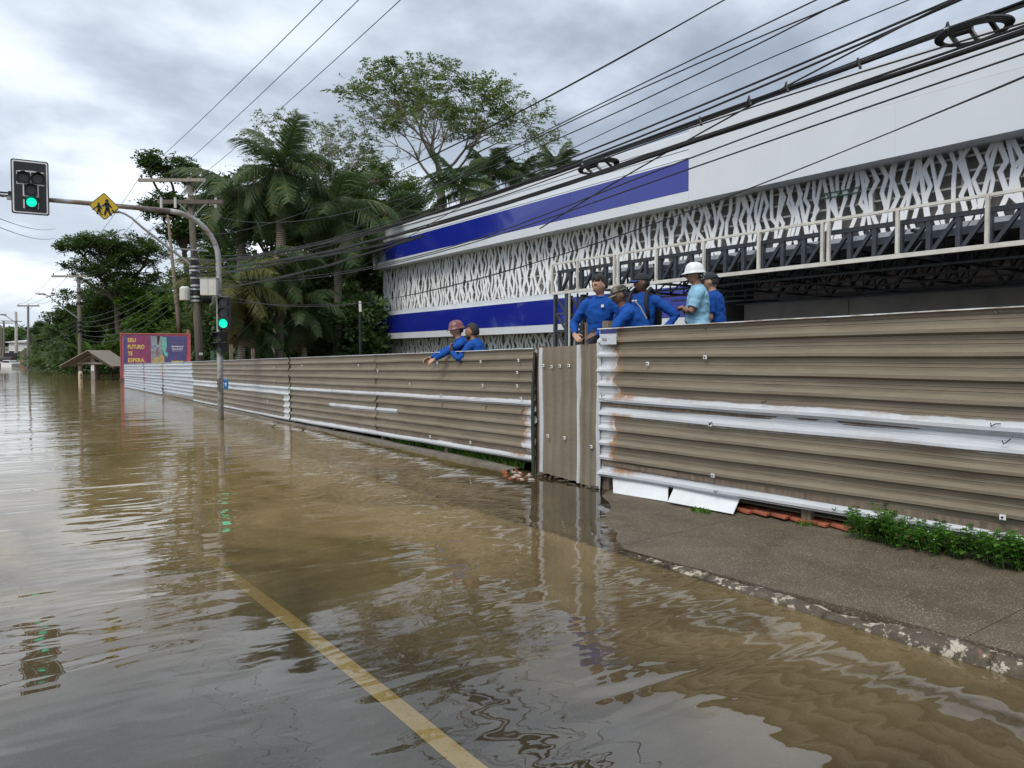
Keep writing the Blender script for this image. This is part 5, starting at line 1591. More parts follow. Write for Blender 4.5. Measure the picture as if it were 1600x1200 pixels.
def broadleaf(name, base, ells, nclump, nspray, L, leafm, barkm, label, group, r0=.25, flat=1.0, k=6, csize=.28, wr=.32, leafless=0.0):
    """ells: crown masses (centre, radii). clumps of leaf sprays on and in their outer half."""
    base = Vector(base)
    T = thing(name, base, label, 'tree', group)
    tb = MB(); allc = []
    zmin = min(c[2] - r_[2] for c, r_ in ells)
    cmean = Vector((sum(c[0] for c, _ in ells) / len(ells), sum(c[1] for c, _ in ells) / len(ells), 0))
    fork = Vector((lerp(base.x, cmean.x, .4), lerp(base.y, cmean.y, .4), max(base.z + .6, zmin + .2)))
    limb(tb, base - Vector((0, 0, .8)), fork, r0, r0 * .75, 9, .03)
    tot = sum(r_[0] * r_[2] for _, r_ in ells)
    for c, r_ in ells:
        c = Vector(c); hub = c - Vector((0, 0, r_[2] * .55))
        limb(tb, fork, hub, r0 * .6, r0 * .32, 7, .06)
        n = max(4, int(nclump * r_[0] * r_[2] / tot))
        for i in range(n):
            d = Vector(rng.normal(0, 1, 3)); d.normalize()
            if d.z < -.45: d.z *= -.5
            rad = random.uniform(.62, 1.02) if random.random() < .8 else random.uniform(.2, .6)
            q = Vector((c.x + d.x * r_[0] * rad, c.y + d.y * r_[1] * rad, c.z + d.z * r_[2] * rad))
            allc.append((q, r_, (q - hub).normalized()))
            if i % 3 == 0: limb(tb, hub, q, r0 * .2, r0 * .04, 5, .08, 4)
    Q = []
    for (q, r_, dd) in allc:
        m_ = max(3, int(nspray / len(allc) * random.uniform(.6, 1.4)))
        s = (r_[0] + r_[1]) / 2 * csize * random.uniform(.7, 1.2)
        o_ = np.array(q) + rng.normal(0, 1, (m_, 3)) * np.array([s, s, s * .55 * flat]) * .55
        dr = rng.normal(0, 1, (m_, 3)) + np.array(dd) * .9; dr[:, 2] = dr[:, 2] * .4 + .12
        Q.append(sprays(o_, dr, k, L * rng.uniform(.7, 1.25, m_), wr))
    tb.build('trunk', barkm, T, smooth=True)
    quadmesh('crown', np.concatenate(Q), leafm, T)
    return T

def px_ell(px, py, t, rpx, rpz, ry=None):
    c = at(px, py, t=t); k = t / 1200
    return (tuple(c), (rpx * k, (ry if ry else rpx * .8) * k, rpz * k))

def gnd(px, t):
    c = at(px, 560, t=t); return Vector((c.x, c.y, z_land(c.x, c.y)))

# ---- airy tree behind the building: real branching
def airy(base, H, crownR, forkz, seed, label, t_extra=None, nsp=1, trunk_r=.22, leafL=.55, levels=5, umbrella=.9):
    rnd = random.Random(seed)
    T = thing('airy_tree', base, label, 'tree', 'trees behind the building'); tb = MB(); tips = []
    def grow(p, d, L, r, lev):
        n = 4; pts = [p]; rs = [r]; q = p.copy(); dd = d.copy()
        for i in range(n):
            dd = (dd + Vector((rnd.gauss(0, .10), rnd.gauss(0, .10), rnd.gauss(0, .05) + .03 * (lev < 2)))).normalized()
            q = q + dd * L / n; pts.append(q.copy()); rs.append(lerp(r, r * .62, (i + 1) / n))
            if lev >= 2 and i >= 1: tips.append((q.copy(), dd.copy(), lev))
        tb.tube(pts, rs, 7 if lev < 2 else 4, cap=False)
        if lev >= levels: return
        kids = 3 if lev < 3 else 2 + (rnd.random() < .55)
        a0 = rnd.uniform(0, 2 * PI)
        for i in range(kids):
            a = a0 + 2 * PI * i / kids + rnd.uniform(-.5, .5)
            sp_ = rnd.uniform(.35, .75)
            perp = dd.orthogonal().normalized(); perp.rotate(Matrix.Rotation(a, 3, dd))
            nd = (dd * math.cos(sp_) + perp * math.sin(sp_)); 
            nd.z = nd.z * umbrella + .10; nd.normalize()
            grow(q, nd, L * rnd.uniform(.66, .86), r * .62 * rnd.uniform(.8, 1), lev + 1)
        if lev >= 1 and rnd.random() < .5:
            pass
    fork = Vector((base.x, base.y, forkz))
    tb.tube([base - Vector((0, 0, 1)), base.lerp(fork, .5) + Vector((.1, 0, 0)), fork], [trunk_r * 1.3, trunk_r * 1.1, trunk_r], 10, cap=False)
    n0 = 6
    # a leader and outreaching limbs
    grow(fork, Vector((.05, .05, 1)).normalized(), (H - forkz) * .34, trunk_r * .75, 1)
    for i in range(n0):
        a = 2 * PI * i / n0 + rnd.uniform(-.3, .3); el = rnd.uniform(.45, .95)
        d = Vector((math.cos(a) * math.cos(el), math.sin(a) * math.cos(el), math.sin(el)))
        grow(fork + Vector((0, 0, rnd.uniform(-.3, 2.2))), d, crownR * rnd.uniform(.36, .50), trunk_r * .55, 1)
    O, D = [], []
    for (q, d, lev) in tips:
        m_ = {2: 0, 3: .4, 4: 1.0, 5: 1.5, 6: 2}.get(lev, 2) * nsp
        m_ = int(m_ * (1.5 if noise.noise(q * .25 + Vector((seed, 0, 0))) > -.02 else .35) + rnd.random())
        for _ in range(m_):
            O.append(tuple(q + Vector((rnd.gauss(0, .28), rnd.gauss(0, .28), rnd.gauss(0, .16)))))
            D.append((d.x + rnd.gauss(0, .8), d.y + rnd.gauss(0, .8), d.z * .3 + rnd.gauss(0, .3)))
    O = np.array(O); D = np.array(D)
    zmx = np.percentile(O[:, 2], 99.5); rr_ = np.percentile(np.hypot(O[:, 0] - base.x, O[:, 1] - base.y), 98)
    kz_, kr_ = (H - forkz) / (zmx - forkz), crownR / rr_
    for v in tb.v:
        if v.z > forkz:
            g = sm(0, 1.5, v.z - forkz); v.z = forkz + (v.z - forkz) * kz_
            v.x = base.x + (v.x - base.x) * lerp(1, kr_, g); v.y = base.y + (v.y - base.y) * lerp(1, kr_, g)
    O[:, 2] = forkz + (O[:, 2] - forkz) * kz_; O[:, 0] = base.x + (O[:, 0] - base.x) * kr_; O[:, 1] = base.y + (O[:, 1] - base.y) * kr_
    tb.build('trunk', M['bark'], T, smooth=True)
    quadmesh('crown', sprays(O, D, 10, leafL * rng.uniform(.7, 1.2, len(O)), .30), M['leaf_airy'], T)
    return T
bs = at(690, 560, t=52); bs.z = .6
airy(bs, at(690, 122, t=52).z, 7.5, at(690, 300, t=52).z, 5, 'tall airy umbrella-shaped tree with pale branches rising behind the building roof', nsp=1, trunk_r=.28, leafL=.62)
bs = at(500, 560, t=56); bs.z = .6
airy(bs, at(480, 178, t=56).z, 6.4, at(500, 330, t=56).z, 11, 'thin airy tree left of the tall umbrella tree, rising among the palms', nsp=1, trunk_r=.2, leafL=.55, levels=4)

# ---- palms
def frond_mesh(L, droop, nl, leafL, mat, seed, twist=0.0, hang=.45, name='frond'):
    rnd = random.Random(seed); mb = MB(); quads = []
    n = 14; pts = []
    for i in range(n + 1):
        t = i / n
        a = droop * t ** 1.5
        if i == 0: p = Vector((0, 0, 0))
        else: p = pts[-1] + Vector((math.cos(a), 0, -math.sin(a))) * L / n
        pts.append(p)
    mb.cur = 1
    mb.tube(pts, [lerp(.045, .008, i / n) for i in range(n + 1)], 5, cap=False)
    mb.cur = 0
    for i in range(nl):
        t = .10 + .9 * i / nl
        f_ = t * n; k = min(n - 1, int(f_)); p = pts[k].lerp(pts[k + 1], f_ - k); tan = (pts[k + 1] - pts[k]).normalized()
        for s in (-1, 1):
            ll = leafL * (.45 + .75 * math.sin(PI * min(1, .12 + t * .86))) * rnd.uniform(.8, 1.15)
            d = (tan * rnd.uniform(.45, .75) + Vector((0, s, 0)) + Vector((0, 0, rnd.uniform(-.1, .35)))).normalized()
            w = tan * .017 * (ll / leafL + .3)
            mid = p + d * ll * .5 - Vector((0, 0, ll * hang * .2)); tip = p + d * ll * .82 - Vector((0, 0, ll * hang * rnd.uniform(.8, 1.2)))
            mb.add([p - w, p + w, mid + w * 1.0, mid - w * 1.0], [(0, 1, 2, 3)])
            mb.add([mid - w, mid + w, tip], [(0, 1, 2)])
    me = bpy.data.meshes.new(name)
    me.from_pydata([tuple(v) for v in mb.v], [], mb.f)
    me.materials.append(mat); me.materials.append(M['leaf_palm_yellow'])
    me.polygons.foreach_set('material_index', mb.mi)
    return me
FR = {}
def frond(L, droop, kind, seed, hang):
    key = (round(L, 1), round(droop, 1), kind, seed, hang)
    if key not in FR: FR[key] = frond_mesh(L, droop, 84, L * .27, M[kind], seed, hang=hang)
    return FR[key]
def palm(px, pyc, t, R, label, trunk=True, nfr=18, kind='leaf_palm', lo=-.9, hi=1.25, hang=.7, lean=0, trunk_r=.2, pxb=None, dry=0, shaft=False):
    c = at(px, pyc, t=t); k = t / 1200; L = R * k
    b0 = at(pxb if pxb else px, 560, t=t); b0.z = z_land(b0.x, b0.y) - .3
    T = thing('palm_tree', b0, label, 'palm tree', 'palms beside the building')
    mb = MB(); pts = [b0.lerp(c, q) + Vector((math.sin(q * PI) * .15, 0, 0)) for q in (0, .15, .4, .7, .95, 1)]
    mb.tube(pts, [trunk_r * 1.35, trunk_r * 1.1, trunk_r * .95, trunk_r * .95, trunk_r * .85, trunk_r * .6], 12); mb.build('trunk', M['bark_palm'], T, smooth=True)
    if shaft:
        mb = MB(); mb.tube([c - Vector((0, 0, 1.3)), c - Vector((0, 0, .6)), c + Vector((0, 0, .1))], [trunk_r * .9, trunk_r * .8, trunk_r * .35], 10); mb.build('crownshaft', M['leaf_mid'], T, smooth=True)
    for i in range(nfr):
        a = i * 2.399 + random.uniform(-.2, .2)
        f_ = i / (nfr - 1); el = lerp(hi, lo, f_ ** .85) + random.uniform(-.1, .1)
        dr = lerp(.7, 1.6, random.random()) * (1 - .3 * f_)
        kd = kind if not (dry and i >= nfr - dry) else 'leaf_palm_dry'
        me = frond(round(L, 1), round(dr * 3) / 3, kd, i % 2, hang)
        o = bpy.data.objects.new('frond', me); col.objects.link(o); o.parent = T
        o.location = c - T.location + Vector((0, 0, random.uniform(-.25, .1)))
        o.rotation_euler = (random.uniform(-.3, .3), -el, a)
        s = random.uniform(.85, 1.12); o.scale = (s, s, s)
    return T
palm(438, 262, 37, 102, 'tall royal palm with dark drooping fronds, its crown highest right of the big pole', nfr=27, hi=1.35, lo=-1.25, pxb=428, trunk_r=.24, shaft=True)
palm(372, 292, 40, 98, 'dense palm left of the tallest palm, crown behind the signal arm', nfr=20, hi=1.0, lo=-1.1)
palm(524, 318, 39, 112, 'royal palm with straight pale trunk nearest the building', nfr=22, hi=1.1, lo=-1.15, trunk_r=.2, shaft=True)
palm(600, 340, 48, 85, 'palm behind the roof corner of the building', nfr=18, hi=1.1, lo=-.9)
palm(722, 292, 46, 70, 'palm top showing above the roof right of the airy tree trunk', nfr=16, hi=1.3, lo=-.3)
palm(765, 272, 50, 64, 'palm top with one upright spear frond above the roof', nfr=14, hi=1.45, lo=-.1)
palm(812, 272, 52, 55, 'low palm top peeking above the roof right of the spear palm', nfr=14, hi=1.3, lo=-.2)
palm(872, 262, 54, 48, 'farthest right palm top, half hidden by the roof edge', nfr=12, hi=1.45, lo=0)
palm(638, 345, 55, 60, 'bluish young palm top at the left end of the roof', nfr=12, hi=1.2, lo=-.2)
palm(372, 440, 33, 95, 'shaggy yellowing palm just right of the signal pole', nfr=20, kind='leaf_palm_yellow', hi=.9, lo=-1.3, trunk_r=.16, dry=3)
palm(432, 400, 35, 85, 'shaggy palm with dry hanging fronds around the pale trunk', nfr=20, hi=.5, lo=-1.4, trunk_r=.19, dry=7)
palm(470, 470, 36, 75, 'low palm with fronds hanging to the fence', nfr=18, hi=.8, lo=-1.2, trunk_r=.15, dry=2)
palm(395, 500, 34, 62, 'low palm clump behind the fence right of the signal pole', nfr=16, hi=1.0, lo=-.9, trunk_r=.14)
palm(70 + 40, 585, 85, 55, 'young palm spreading over the water left of the shelter', nfr=14, hi=1.3, lo=-.1, trunk_r=.12, kind='leaf_palm')
palm(92, 570, 92, 45, 'leaning feathery palm at the left end of the trees', nfr=12, hi=1.3, lo=.0, trunk_r=.12, kind='leaf_palm')

# ---- broadleaf masses
G_ = 'trees along the flooded street'
def BLf(name, px, t, ells, nc, ns, L, lm, label, r0=.25, **kw):
    b0 = gnd(px, t)
    return broadleaf(name, b0, ells, nc, ns, L, M[lm], M[kw.pop('bark', 'bark_dark')], label, G_, r0, **kw)
BLf('tree', 195, 66, [px_ell(170, 400, 66, 60, 35), px_ell(130, 385, 66, 40, 26), px_ell(225, 400, 66, 45, 28), px_ell(190, 440, 66, 60, 36), px_ell(112, 420, 66, 24, 14)], 120, 5200, .62, 'leaf_dark', 'open layered dark tree left of the big pole, sky showing through it', .32, csize=.24)
BLf('tree', 150, 72, [px_ell(140, 500, 72, 55, 45), px_ell(190, 490, 70, 60, 50), px_ell(118, 530, 72, 34, 32)], 110, 5200, .75, 'leaf_dark', 'rounded dense dark tree mass behind the shelter', .3)
BLf('tree', 300, 60, [px_ell(262, 262, 60, 40, 17), px_ell(300, 285, 60, 34, 18), px_ell(232, 262, 60, 26, 12), px_ell(285, 330, 60, 45, 28), px_ell(300, 370, 60, 42, 28), px_ell(255, 335, 60, 25, 16)], 90, 3600, .60, 'leaf_dark', 'tall dark tree with layered tufts behind the big pole\'s crossarms', .25, csize=.3, wr=.45)
BLf('tree', 235, 64, [px_ell(250, 515, 66, 55, 34), px_ell(225, 480, 66, 42, 30), px_ell(280, 490, 64, 34, 30)], 90, 4200, .62, 'leaf_bright', 'brighter green bushy tree behind the billboard', .22, wr=.42)
BLf('tree', 338, 58, [px_ell(330, 450, 58, 50, 60), px_ell(325, 520, 58, 60, 50), px_ell(345, 400, 58, 36, 40)], 90, 4200, .6, 'leaf_mid', 'dark green tree directly behind the signal pole and its lamps', .25)
BLf('tree', 420, 47, [px_ell(420, 370, 47, 80, 70), px_ell(370, 330, 48, 50, 50), px_ell(480, 380, 47, 70, 70), px_ell(440, 470, 46, 90, 70)], 150, 6800, .72, 'leaf_dark', 'large shadowy tree filling in behind the palms', .35)
BLf('tree', 560, 50, [px_ell(560, 340, 50, 70, 55), px_ell(620, 345, 52, 60, 38), px_ell(560, 430, 49, 60, 80), px_ell(520, 500, 48, 80, 60)], 150, 7000, .72, 'leaf_dark', 'dark tree between the palms and the building corner', .35)
BLf('tree', 590, 62, [px_ell(560, 285, 62, 55, 38), px_ell(620, 300, 62, 55, 32), px_ell(500, 270, 62, 45, 34)], 80, 2600, .6, 'leaf_mid', 'thinner tree rising behind the dark tree by the building corner', .3, csize=.3)
BLf('tree', 100, 100, [px_ell(95, 480 + 50, 100, 26, 26), px_ell(110, 550, 98, 40, 22)], 60, 2600, .9, 'leaf_mid', 'bushy tree at the left tip of the woods near the far buildings', .3)
BLf('bush', 100, 88, [px_ell(95, 566, 88, 36, 13), px_ell(135, 562, 88, 30, 16)], 60, 2600, .55, 'leaf_mid', 'low bushes leaning over the water left of the shelter', .12)
BLf('bush', 170, 62, [px_ell(170, 560, 60, 26, 24), px_ell(200, 550, 58, 26, 30)], 60, 2400, .5, 'leaf_mid', 'bushes between the shelter and the billboard', .12)
BLf('tree', 62, 185, [px_ell(61, 522, 185, 9, 8), px_ell(61, 512, 185, 4, 9)], 20, 500, 1.0, 'leaf_dark', 'small conifer-like tree above the far shop roof', .3)
for i, (px, py, t, rx_, rz_, lb) in enumerate(((75, 520, 260, 26, 10, 'wide far tree above the shop roofs'), (22, 530, 250, 30, 12, 'far yellowish-green tree behind the white warehouse'), (-30, 528, 240, 40, 16, 'far tree cut by the left edge of the picture'))):
    BLf('far_tree', px, t, [px_ell(px, py, t, rx_, rz_)], 40, 1500, 2.2, 'leaf_mid' if i else 'leaf_dark', lb, .4)
# dark understory that closes the wood behind the fence: many trunks and leaves
def under():
    n = 9000
    px = rng.uniform(304, 600, n); py = rng.uniform(470, 566, n); tt = np.where(px < 350, rng.uniform(54, 60, n), rng.uniform(38, 52, n))
    P = np.array([tuple(at(float(a), float(b_), t=float(c))) for a, b_, c in zip(px, py, tt)])
    D = rng.normal(0, 1, (n, 3))
    o = quadmesh('undergrowth', sprays(P, D, 6, .7 * rng.uniform(.6, 1.3, n), .42), M['leaf_dark']); stuff(o)
    n = 4000
    px = rng.uniform(80, 320, n); py = rng.uniform(535, 575, n); tt = rng.uniform(68, 84, n)
    P = np.array([tuple(at(float(a), float(b_), t=float(c))) for a, b_, c in zip(px, py, tt)])
    o = quadmesh('undergrowth', sprays(P, rng.normal(0, 1, (n, 3)), 6, .8 * rng.uniform(.6, 1.3, n), .42), M['leaf_dark']); stuff(o)
under()
# distant wood closing the view behind the park (reads as one mass)
n = 9000
px = rng.uniform(60, 660, n); tt = rng.uniform(100, 130, n)
top = np.interp(px, [60, 100, 180, 260, 340, 420, 520, 600, 660], [545, 505, 470, 450, 430, 400, 400, 400, 440])
py = lerp(566, top, rng.random(n) ** .8)
P = np.array([tuple(at(float(a), float(b_), t=float(c))) for a, b_, c in zip(px, py, tt)])
stuff(quadmesh('distant_wood', sprays(P, rng.normal(0, 1, (n, 3)), 6, 2.0 * rng.uniform(.6, 1.3, n), .5), M['leaf_dark']))
# banana plant with a pale torn leaf beside the shelter
bp0 = gnd(152, 66)
BN = thing('banana_plant', bp0, 'banana plant with one pale upright leaf above the shelter roof', 'plant')
def bleaf(p0, d, L, W, mat, bend=.4):
    mb = MB(); n = 10; sd = d.cross(Vector((0, 0, 1))); 
    if sd.length < .1: sd = RT.copy()
    sd.normalize(); q = Vector(p0); dd = Vector(d).normalized(); vs = []
    for i in range(n + 1):
        t = i / n; w = W * math.sin(PI * min(.97, .06 + t * .94)) ** .6
        vs += [q - sd * w + Vector((0, 0, w * .3)), q.copy(), q + sd * w + Vector((0, 0, w * .3))]
        dd = (dd + Vector((0, 0, -bend / n * (1 + t)))).normalized(); q = q + dd * L / n
    fs = []
    for i in range(n):
        a = 3 * i; fs += [(a, a + 1, a + 4, a + 3), (a + 1, a + 2, a + 5, a + 4)]
    mb.add(vs, fs); mb.build('leaf', mat, BN, smooth=True)
for (px, py, L, W, a, e_, mt) in ((156, 556, 1.7, .3, 0, 1.35, 'leaf_bright'), (150, 558, 2.2, .3, 2.2, .9, 'leaf_mid'), (150, 558, 2.4, .3, .6, .8, 'leaf_mid'), (140, 560, 2.6, .3, 3.3, .8, 'leaf_mid'), (160, 560, 2.0, .3, 5.2, .9, 'leaf_mid'), (135, 560, 2.6, .3, 4.2, 1.0, 'leaf_mid')):
    bleaf(at(px, py, t=60), Vector((math.cos(a) * math.cos(e_), math.sin(a) * math.cos(e_), math.sin(e_))), L, W, M[mt])
q = at(150, 566, t=60); b = MB(); b.tube([Vector((q.x, q.y, -.5)), at(150, 556, t=60)], [.15, .09], 8); b.build('stem', M['leaf_mid'], BN)

# ------------------------------------------------------------------ people
def rotz(a): return Matrix.Rotation(a, 3, 'Z')
def eval_remesh(mb, voxel, smooth_it=2, mats=None, displace=None):
    me = bpy.data.meshes.new('tmp'); me.from_pydata([tuple(v) for v in mb.v], [], mb.f)
    ob = bpy.data.objects.new('tmp', me); col.objects.link(ob)
    md = ob.modifiers.new('r', 'REMESH'); md.mode = 'VOXEL'; md.voxel_size = voxel; md.use_smooth_shade = True
    if smooth_it:
        s = ob.modifiers.new('s', 'SMOOTH'); s.iterations = smooth_it; s.factor = .5
    dg = bpy.context.evaluated_depsgraph_get(); dg.update()
    out = bpy.data.meshes.new_from_object(ob.evaluated_get(dg))
    bpy.data.objects.remove(ob)
    if displace:
        amp, sc, sd = displace
        for v in out.vertices:
            n_ = v.normal
            k = noise.noise(Vector((v.co.x * sc, v.co.y * sc, v.co.z * sc * 1.7 + sd))) + .5 * noise.noise(Vector((v.co.x * sc * 2.3 + 7, v.co.y * sc * 2.3, v.co.z * sc * 2.8 + sd)))
            k = .55 * k + .75 * (.22 - abs(noise.noise(Vector((v.co.x * sc * .9 + 3, v.co.y * sc * .9 + sd, v.co.z * sc * 1.5)))))
            v.co = v.co + n_ * k * amp
    out.update(); return out
def loft(mb, secs, n=16):
    """secs: (centre, axis_x vector, axis_y vector) closed tube with caps"""
    base_i = len(mb.v)
    for (c, ax, ay) in secs:
        for k in range(n):
            a = 2 * PI * k / n; mb.v.append(Vector(c) + ax * math.cos(a) + ay * math.sin(a))
    for i in range(len(secs) - 1):
        for k in range(n):
            q = base_i + i * n; mb.f.append((q + k, q + (k + 1) % n, q + n + (k + 1) % n, q + n + k)); mb.mi.append(0)
    mb.f.append(tuple(base_i + k for k in range(n))[::-1]); mb.mi.append(0)
    q = base_i + (len(secs) - 1) * n; mb.f.append(tuple(q + k for k in range(n))); mb.mi.append(0)
def headmesh(mb, c, R3, s=1.0, grow=1.0, zcut=None):
    """head with brow, nose, lips and chin; face looks along +y of R3"""
    nu, nv = 36, 28; base_i = len(mb.v)
    for j in range(nv + 1):
        ph = -PI / 2 + PI * j / nv
        for k in range(nu):
            th = 2 * PI * k / nu
            x, y, z = math.cos(ph) * math.sin(th), math.cos(ph) * math.cos(th), math.sin(ph)
            px_, py_, pz_ = x * .076, y * .096, z * .118
            f = max(0, y)
            if z < 0: px_ *= 1 - .26 * (-z) ** 1.2; py_ *= 1 - .10 * (-z)
            if z < -.2 and y < 0: py_ *= 1 - .25 * (-z)
            if f > .2:
                py_ += .006 * math.exp(-((z - .18) / .09) ** 2) * f                       # brow
                py_ -= .012 * math.exp(-((z + .00) / .11) ** 2) * math.exp(-((abs(x) - .36) / .18) ** 2) * f   # sockets
                py_ += .028 * math.exp(-((z + .22) / .12) ** 2) * math.exp(-(x / .13) ** 2) * f     # nose tip
                py_ += .013 * math.exp(-((z - .02) / .16) ** 2) * math.exp(-(x / .10) ** 2) * f     # bridge
                py_ += .010 * math.exp(-((z + .50) / .06) ** 2) * math.exp(-(x / .28) ** 2) * f     # lips
                py_ -= .004 * math.exp(-((z + .64) / .05) ** 2) * math.exp(-(x / .3) ** 2) * f
                py_ += .015 * math.exp(-((z + .82) / .12) ** 2) * math.exp(-(x / .35) ** 2) * f     # chin
            mb.v.append(c + R3 @ (Vector((px_, py_, pz_)) * s * grow))
    for j in range(nv):
        for k in range(nu):
            q = base_i + j * nu; mb.f.append((q + k, q + nu + k, q + nu + (k + 1) % nu, q + (k + 1) % nu)); mb.mi.append(0)
    for sx in (-1, 1):
        mb.ell(c + R3 @ Vector((sx * .076 * s, -.008 * s, -.005 * s)), (.011 * s, .020 * s, .032 * s), 10, 8, R3)
def hand(mb, w, d, nrm, curl=.5, side=1, s=1.0):
    """palm + four fingers + thumb. w wrist, d direction of the hand, nrm back-of-hand normal"""
    d = d.normalized(); nrm = (nrm - d * nrm.dot(d)).normalized(); sx = d.cross(nrm).normalized() * side
    loft(mb, [(w - d * .02, sx * .027 * s, nrm * .020 * s), (w + d * .03 * s, sx * .036 * s, nrm * .016 * s), (w + d * .085 * s, sx * .042 * s, nrm * .014 * s), (w + d * .098 * s, sx * .036 * s, nrm * .010 * s)], 12)
    for i, (off, L) in enumerate(((-.031, .066), (-.010, .076), (.011, .071), (.031, .055))):
        p = w + d * .088 * s + sx * off * s; dd = d + sx * off * 1.5; pts = [p - d * .02]; q = p.copy()
        for seg, fr_ in enumerate((.42, .33, .25)):
            a = curl * (.55 + .35 * seg); dd = (dd.normalized() * math.cos(a) - nrm * math.sin(a)); q = q + dd * L * fr_ * s; pts.append(q.copy())
        mb.tube(pts, [.0095 * s, .0095 * s, .0085 * s, .007 * s], 8)
    p = w + d * .025 * s - sx * .03 * s; dd = (d * .75 - sx * .75 - nrm * .15).normalized(); q1 = p + dd * .036 * s; q2 = q1 + (dd + d * .5 - nrm * curl * .6).normalized() * .03 * s; q3 = q2 + (d - nrm * curl).normalized() * .024 * s
    mb.tube([p, q1, q2, q3], [.013 * s, .0115 * s, .010 * s, .0075 * s], 8)

def person(feet, facing, label, s=1.0, lean=0.0, side_lean=0.0, armL=None, armR=None, head_yaw=0.0, head_pitch=0.0, skin='skin_mid', shirt='shirt_blue', sleeve='long', curl=(.6, .6), build=1.0, seed=0, legs_back=0.0, belly=0.0, twist=0.0, handn=(None, None), arms_wide=1.0, shirtz=None):
    """facing: world heading vector; arms: (elbow, wrist) in body frame metres, from the shoulder. body frame: x right, y forward, z up"""
    feet = Vector(feet); fx = Vector((facing[0], facing[1], 0)).normalized()
    Rb = Matrix((( fx.y, fx.x, 0), (-fx.x, fx.y, 0), (0, 0, 1)))      # columns: right, forward, up
    T = thing('person', feet, label, 'person')
    def Wd(v): return feet + Rb @ (Vector(v) * s)
    def V(v): return Rb @ (Vector(v) * s)
    pel = Vector((0, 0, .93)); sp_ = Vector((math.sin(side_lean), math.sin(lean) * math.cos(side_lean), math.cos(lean) * math.cos(side_lean))).normalized()
    fwd = Vector((0, math.cos(lean), -math.sin(lean)))
    tw = Matrix.Rotation(-twist, 3, sp_)
    def S(t): return pel + sp_ * t
    rgt = tw @ Vector((1, 0, 0)); fw2 = tw @ fwd
    secs_t = [(-.10, .158, .115, 0), (0, .166, .120, 0), (.10, .152, .112 + belly * .5, belly * .5), (.20, .156, .112 + belly * .4, belly * .4), (.32, .176, .120, .0), (.42, .178, .108, -.005), (.48, .145, .090, -.01), (.525, .085, .068, -.01), (.555, .058, .058, -.005)]
    def torso(mb, g):
        loft(mb, [(Wd(S(t) + fw2 * dy_ * 1.0), V(rgt * (rx_ * build + g)), V(fw2 * (ry_ * build + g))) for (t, rx_, ry_, dy_) in secs_t], 20)
    shR = S(.455) + rgt * .178 * build; shL = S(.455) - rgt * .178 * build
    dflt = {1: ((.06, -.03, -.28), (.07, .06, -.52)), -1: ((-.06, -.03, -.28), (-.07, .06, -.52))}
    joints = {}
    for sd, sh, ar in ((1, shR, armR), (-1, shL, armL)):
        e_, w_ = ar if ar else dflt[sd]
        joints[sd] = (sh, sh + Vector(e_), sh + Vector(w_))
    # --- body
    mb = MB()
    torso(mb, 0)
    neck0 = S(.50); hc = S(.555) + Vector((0, .028, .118)) + sp_ * .01
    mb.tube([Wd(neck0), Wd(S(.57)), Wd(hc - Vector((0, .01, .05)))], [.062 * s, .056 * s, .055 * s], 12)
    Rh = Rb @ Matrix.Rotation(head_yaw, 3, 'Z') @ Matrix.Rotation(head_pitch, 3, 'X')
    HC = Wd(hc)
    hs_ = s * 1.07
    headmesh(mb, HC, Rh, hs_)
    for sd in (1, -1):
        a, e_, w_ = joints[sd]
        mb.tube([Wd(a), Wd(a.lerp(e_, .5)), Wd(e_), Wd(e_.lerp(w_, .35)), Wd(w_)], [.050 * s, .047 * s, .040 * s, .041 * s, .026 * s], 12)
        hn = handn[0 if sd < 0 else 1]
        d = (w_ - e_); hd = hn[0] if hn else d.normalized(); nn = hn[1] if hn else Vector((sd * .6, 0, .8))
        hand(mb, Wd(w_), Rb @ Vector(hd), Rb @ Vector(nn), curl[0 if sd < 0 else 1], sd, s)
        hip = Vector((sd * .09, 0, .90)); kn = Vector((sd * .10, .03, .49)); an = Vector((sd * .11, -.01, .09))
        mb.tube([Wd(hip), Wd(kn), Wd(kn.lerp(an, .35)), Wd(an)], [.08 * s, .055 * s, .054 * s, .036 * s], 10)
        mb.tube([Wd(an + Vector((0, -.05, -.04))), Wd(an + Vector((0, .16, -.055)))], [.035 * s, .03 * s], 8)
    me = eval_remesh(mb, .0078, 1)
    for v in me.vertices: v.co = v.co - feet
    link_mesh('body', me, M[skin], T, True)
    # --- shirt
    mb = MB(); torso(mb, .016)
    for sd in (1, -1):
        a, e_, w_ = joints[sd]
        st = a - rgt * sd * .05
        if sleeve == 'long':
            we = e_.lerp(w_, .93)
            mb.tube([Wd(st), Wd(a + (e_ - a) * .1), Wd(a.lerp(e_, .5)), Wd(e_), Wd(e_.lerp(w_, .4)), Wd(we)], [.082 * s, .076 * s, .066 * s, .058 * s, .053 * s, .038 * s], 14)
        else:
            we = a.lerp(e_, .82)
            mb.tube([Wd(st), Wd(a + (e_ - a) * .1), Wd(a.lerp(e_, .5)), Wd(we)], [.082 * s, .078 * s, .075 * s, .074 * s], 14)
    me = eval_remesh(mb, .011, 1, displace=(.017, 8.5, seed * 3.3))
    for v in me.vertices: v.co = v.co - feet
    link_mesh('shirt', me, M[shirt], T, True)
    # collar
    mb = MB(); cc = Wd(S(.548)); ring = [cc + V(rgt * .066 * math.cos(q)) + V(fw2 * .066 * math.sin(q)) + V(sp_ * (-.012 * math.sin(q))) for q in np.linspace(0, 2 * PI, 19)]
    mb.tube(ring, .009 * s, 6, cap=False); mb.build('collar', M[shirt], T, smooth=True)
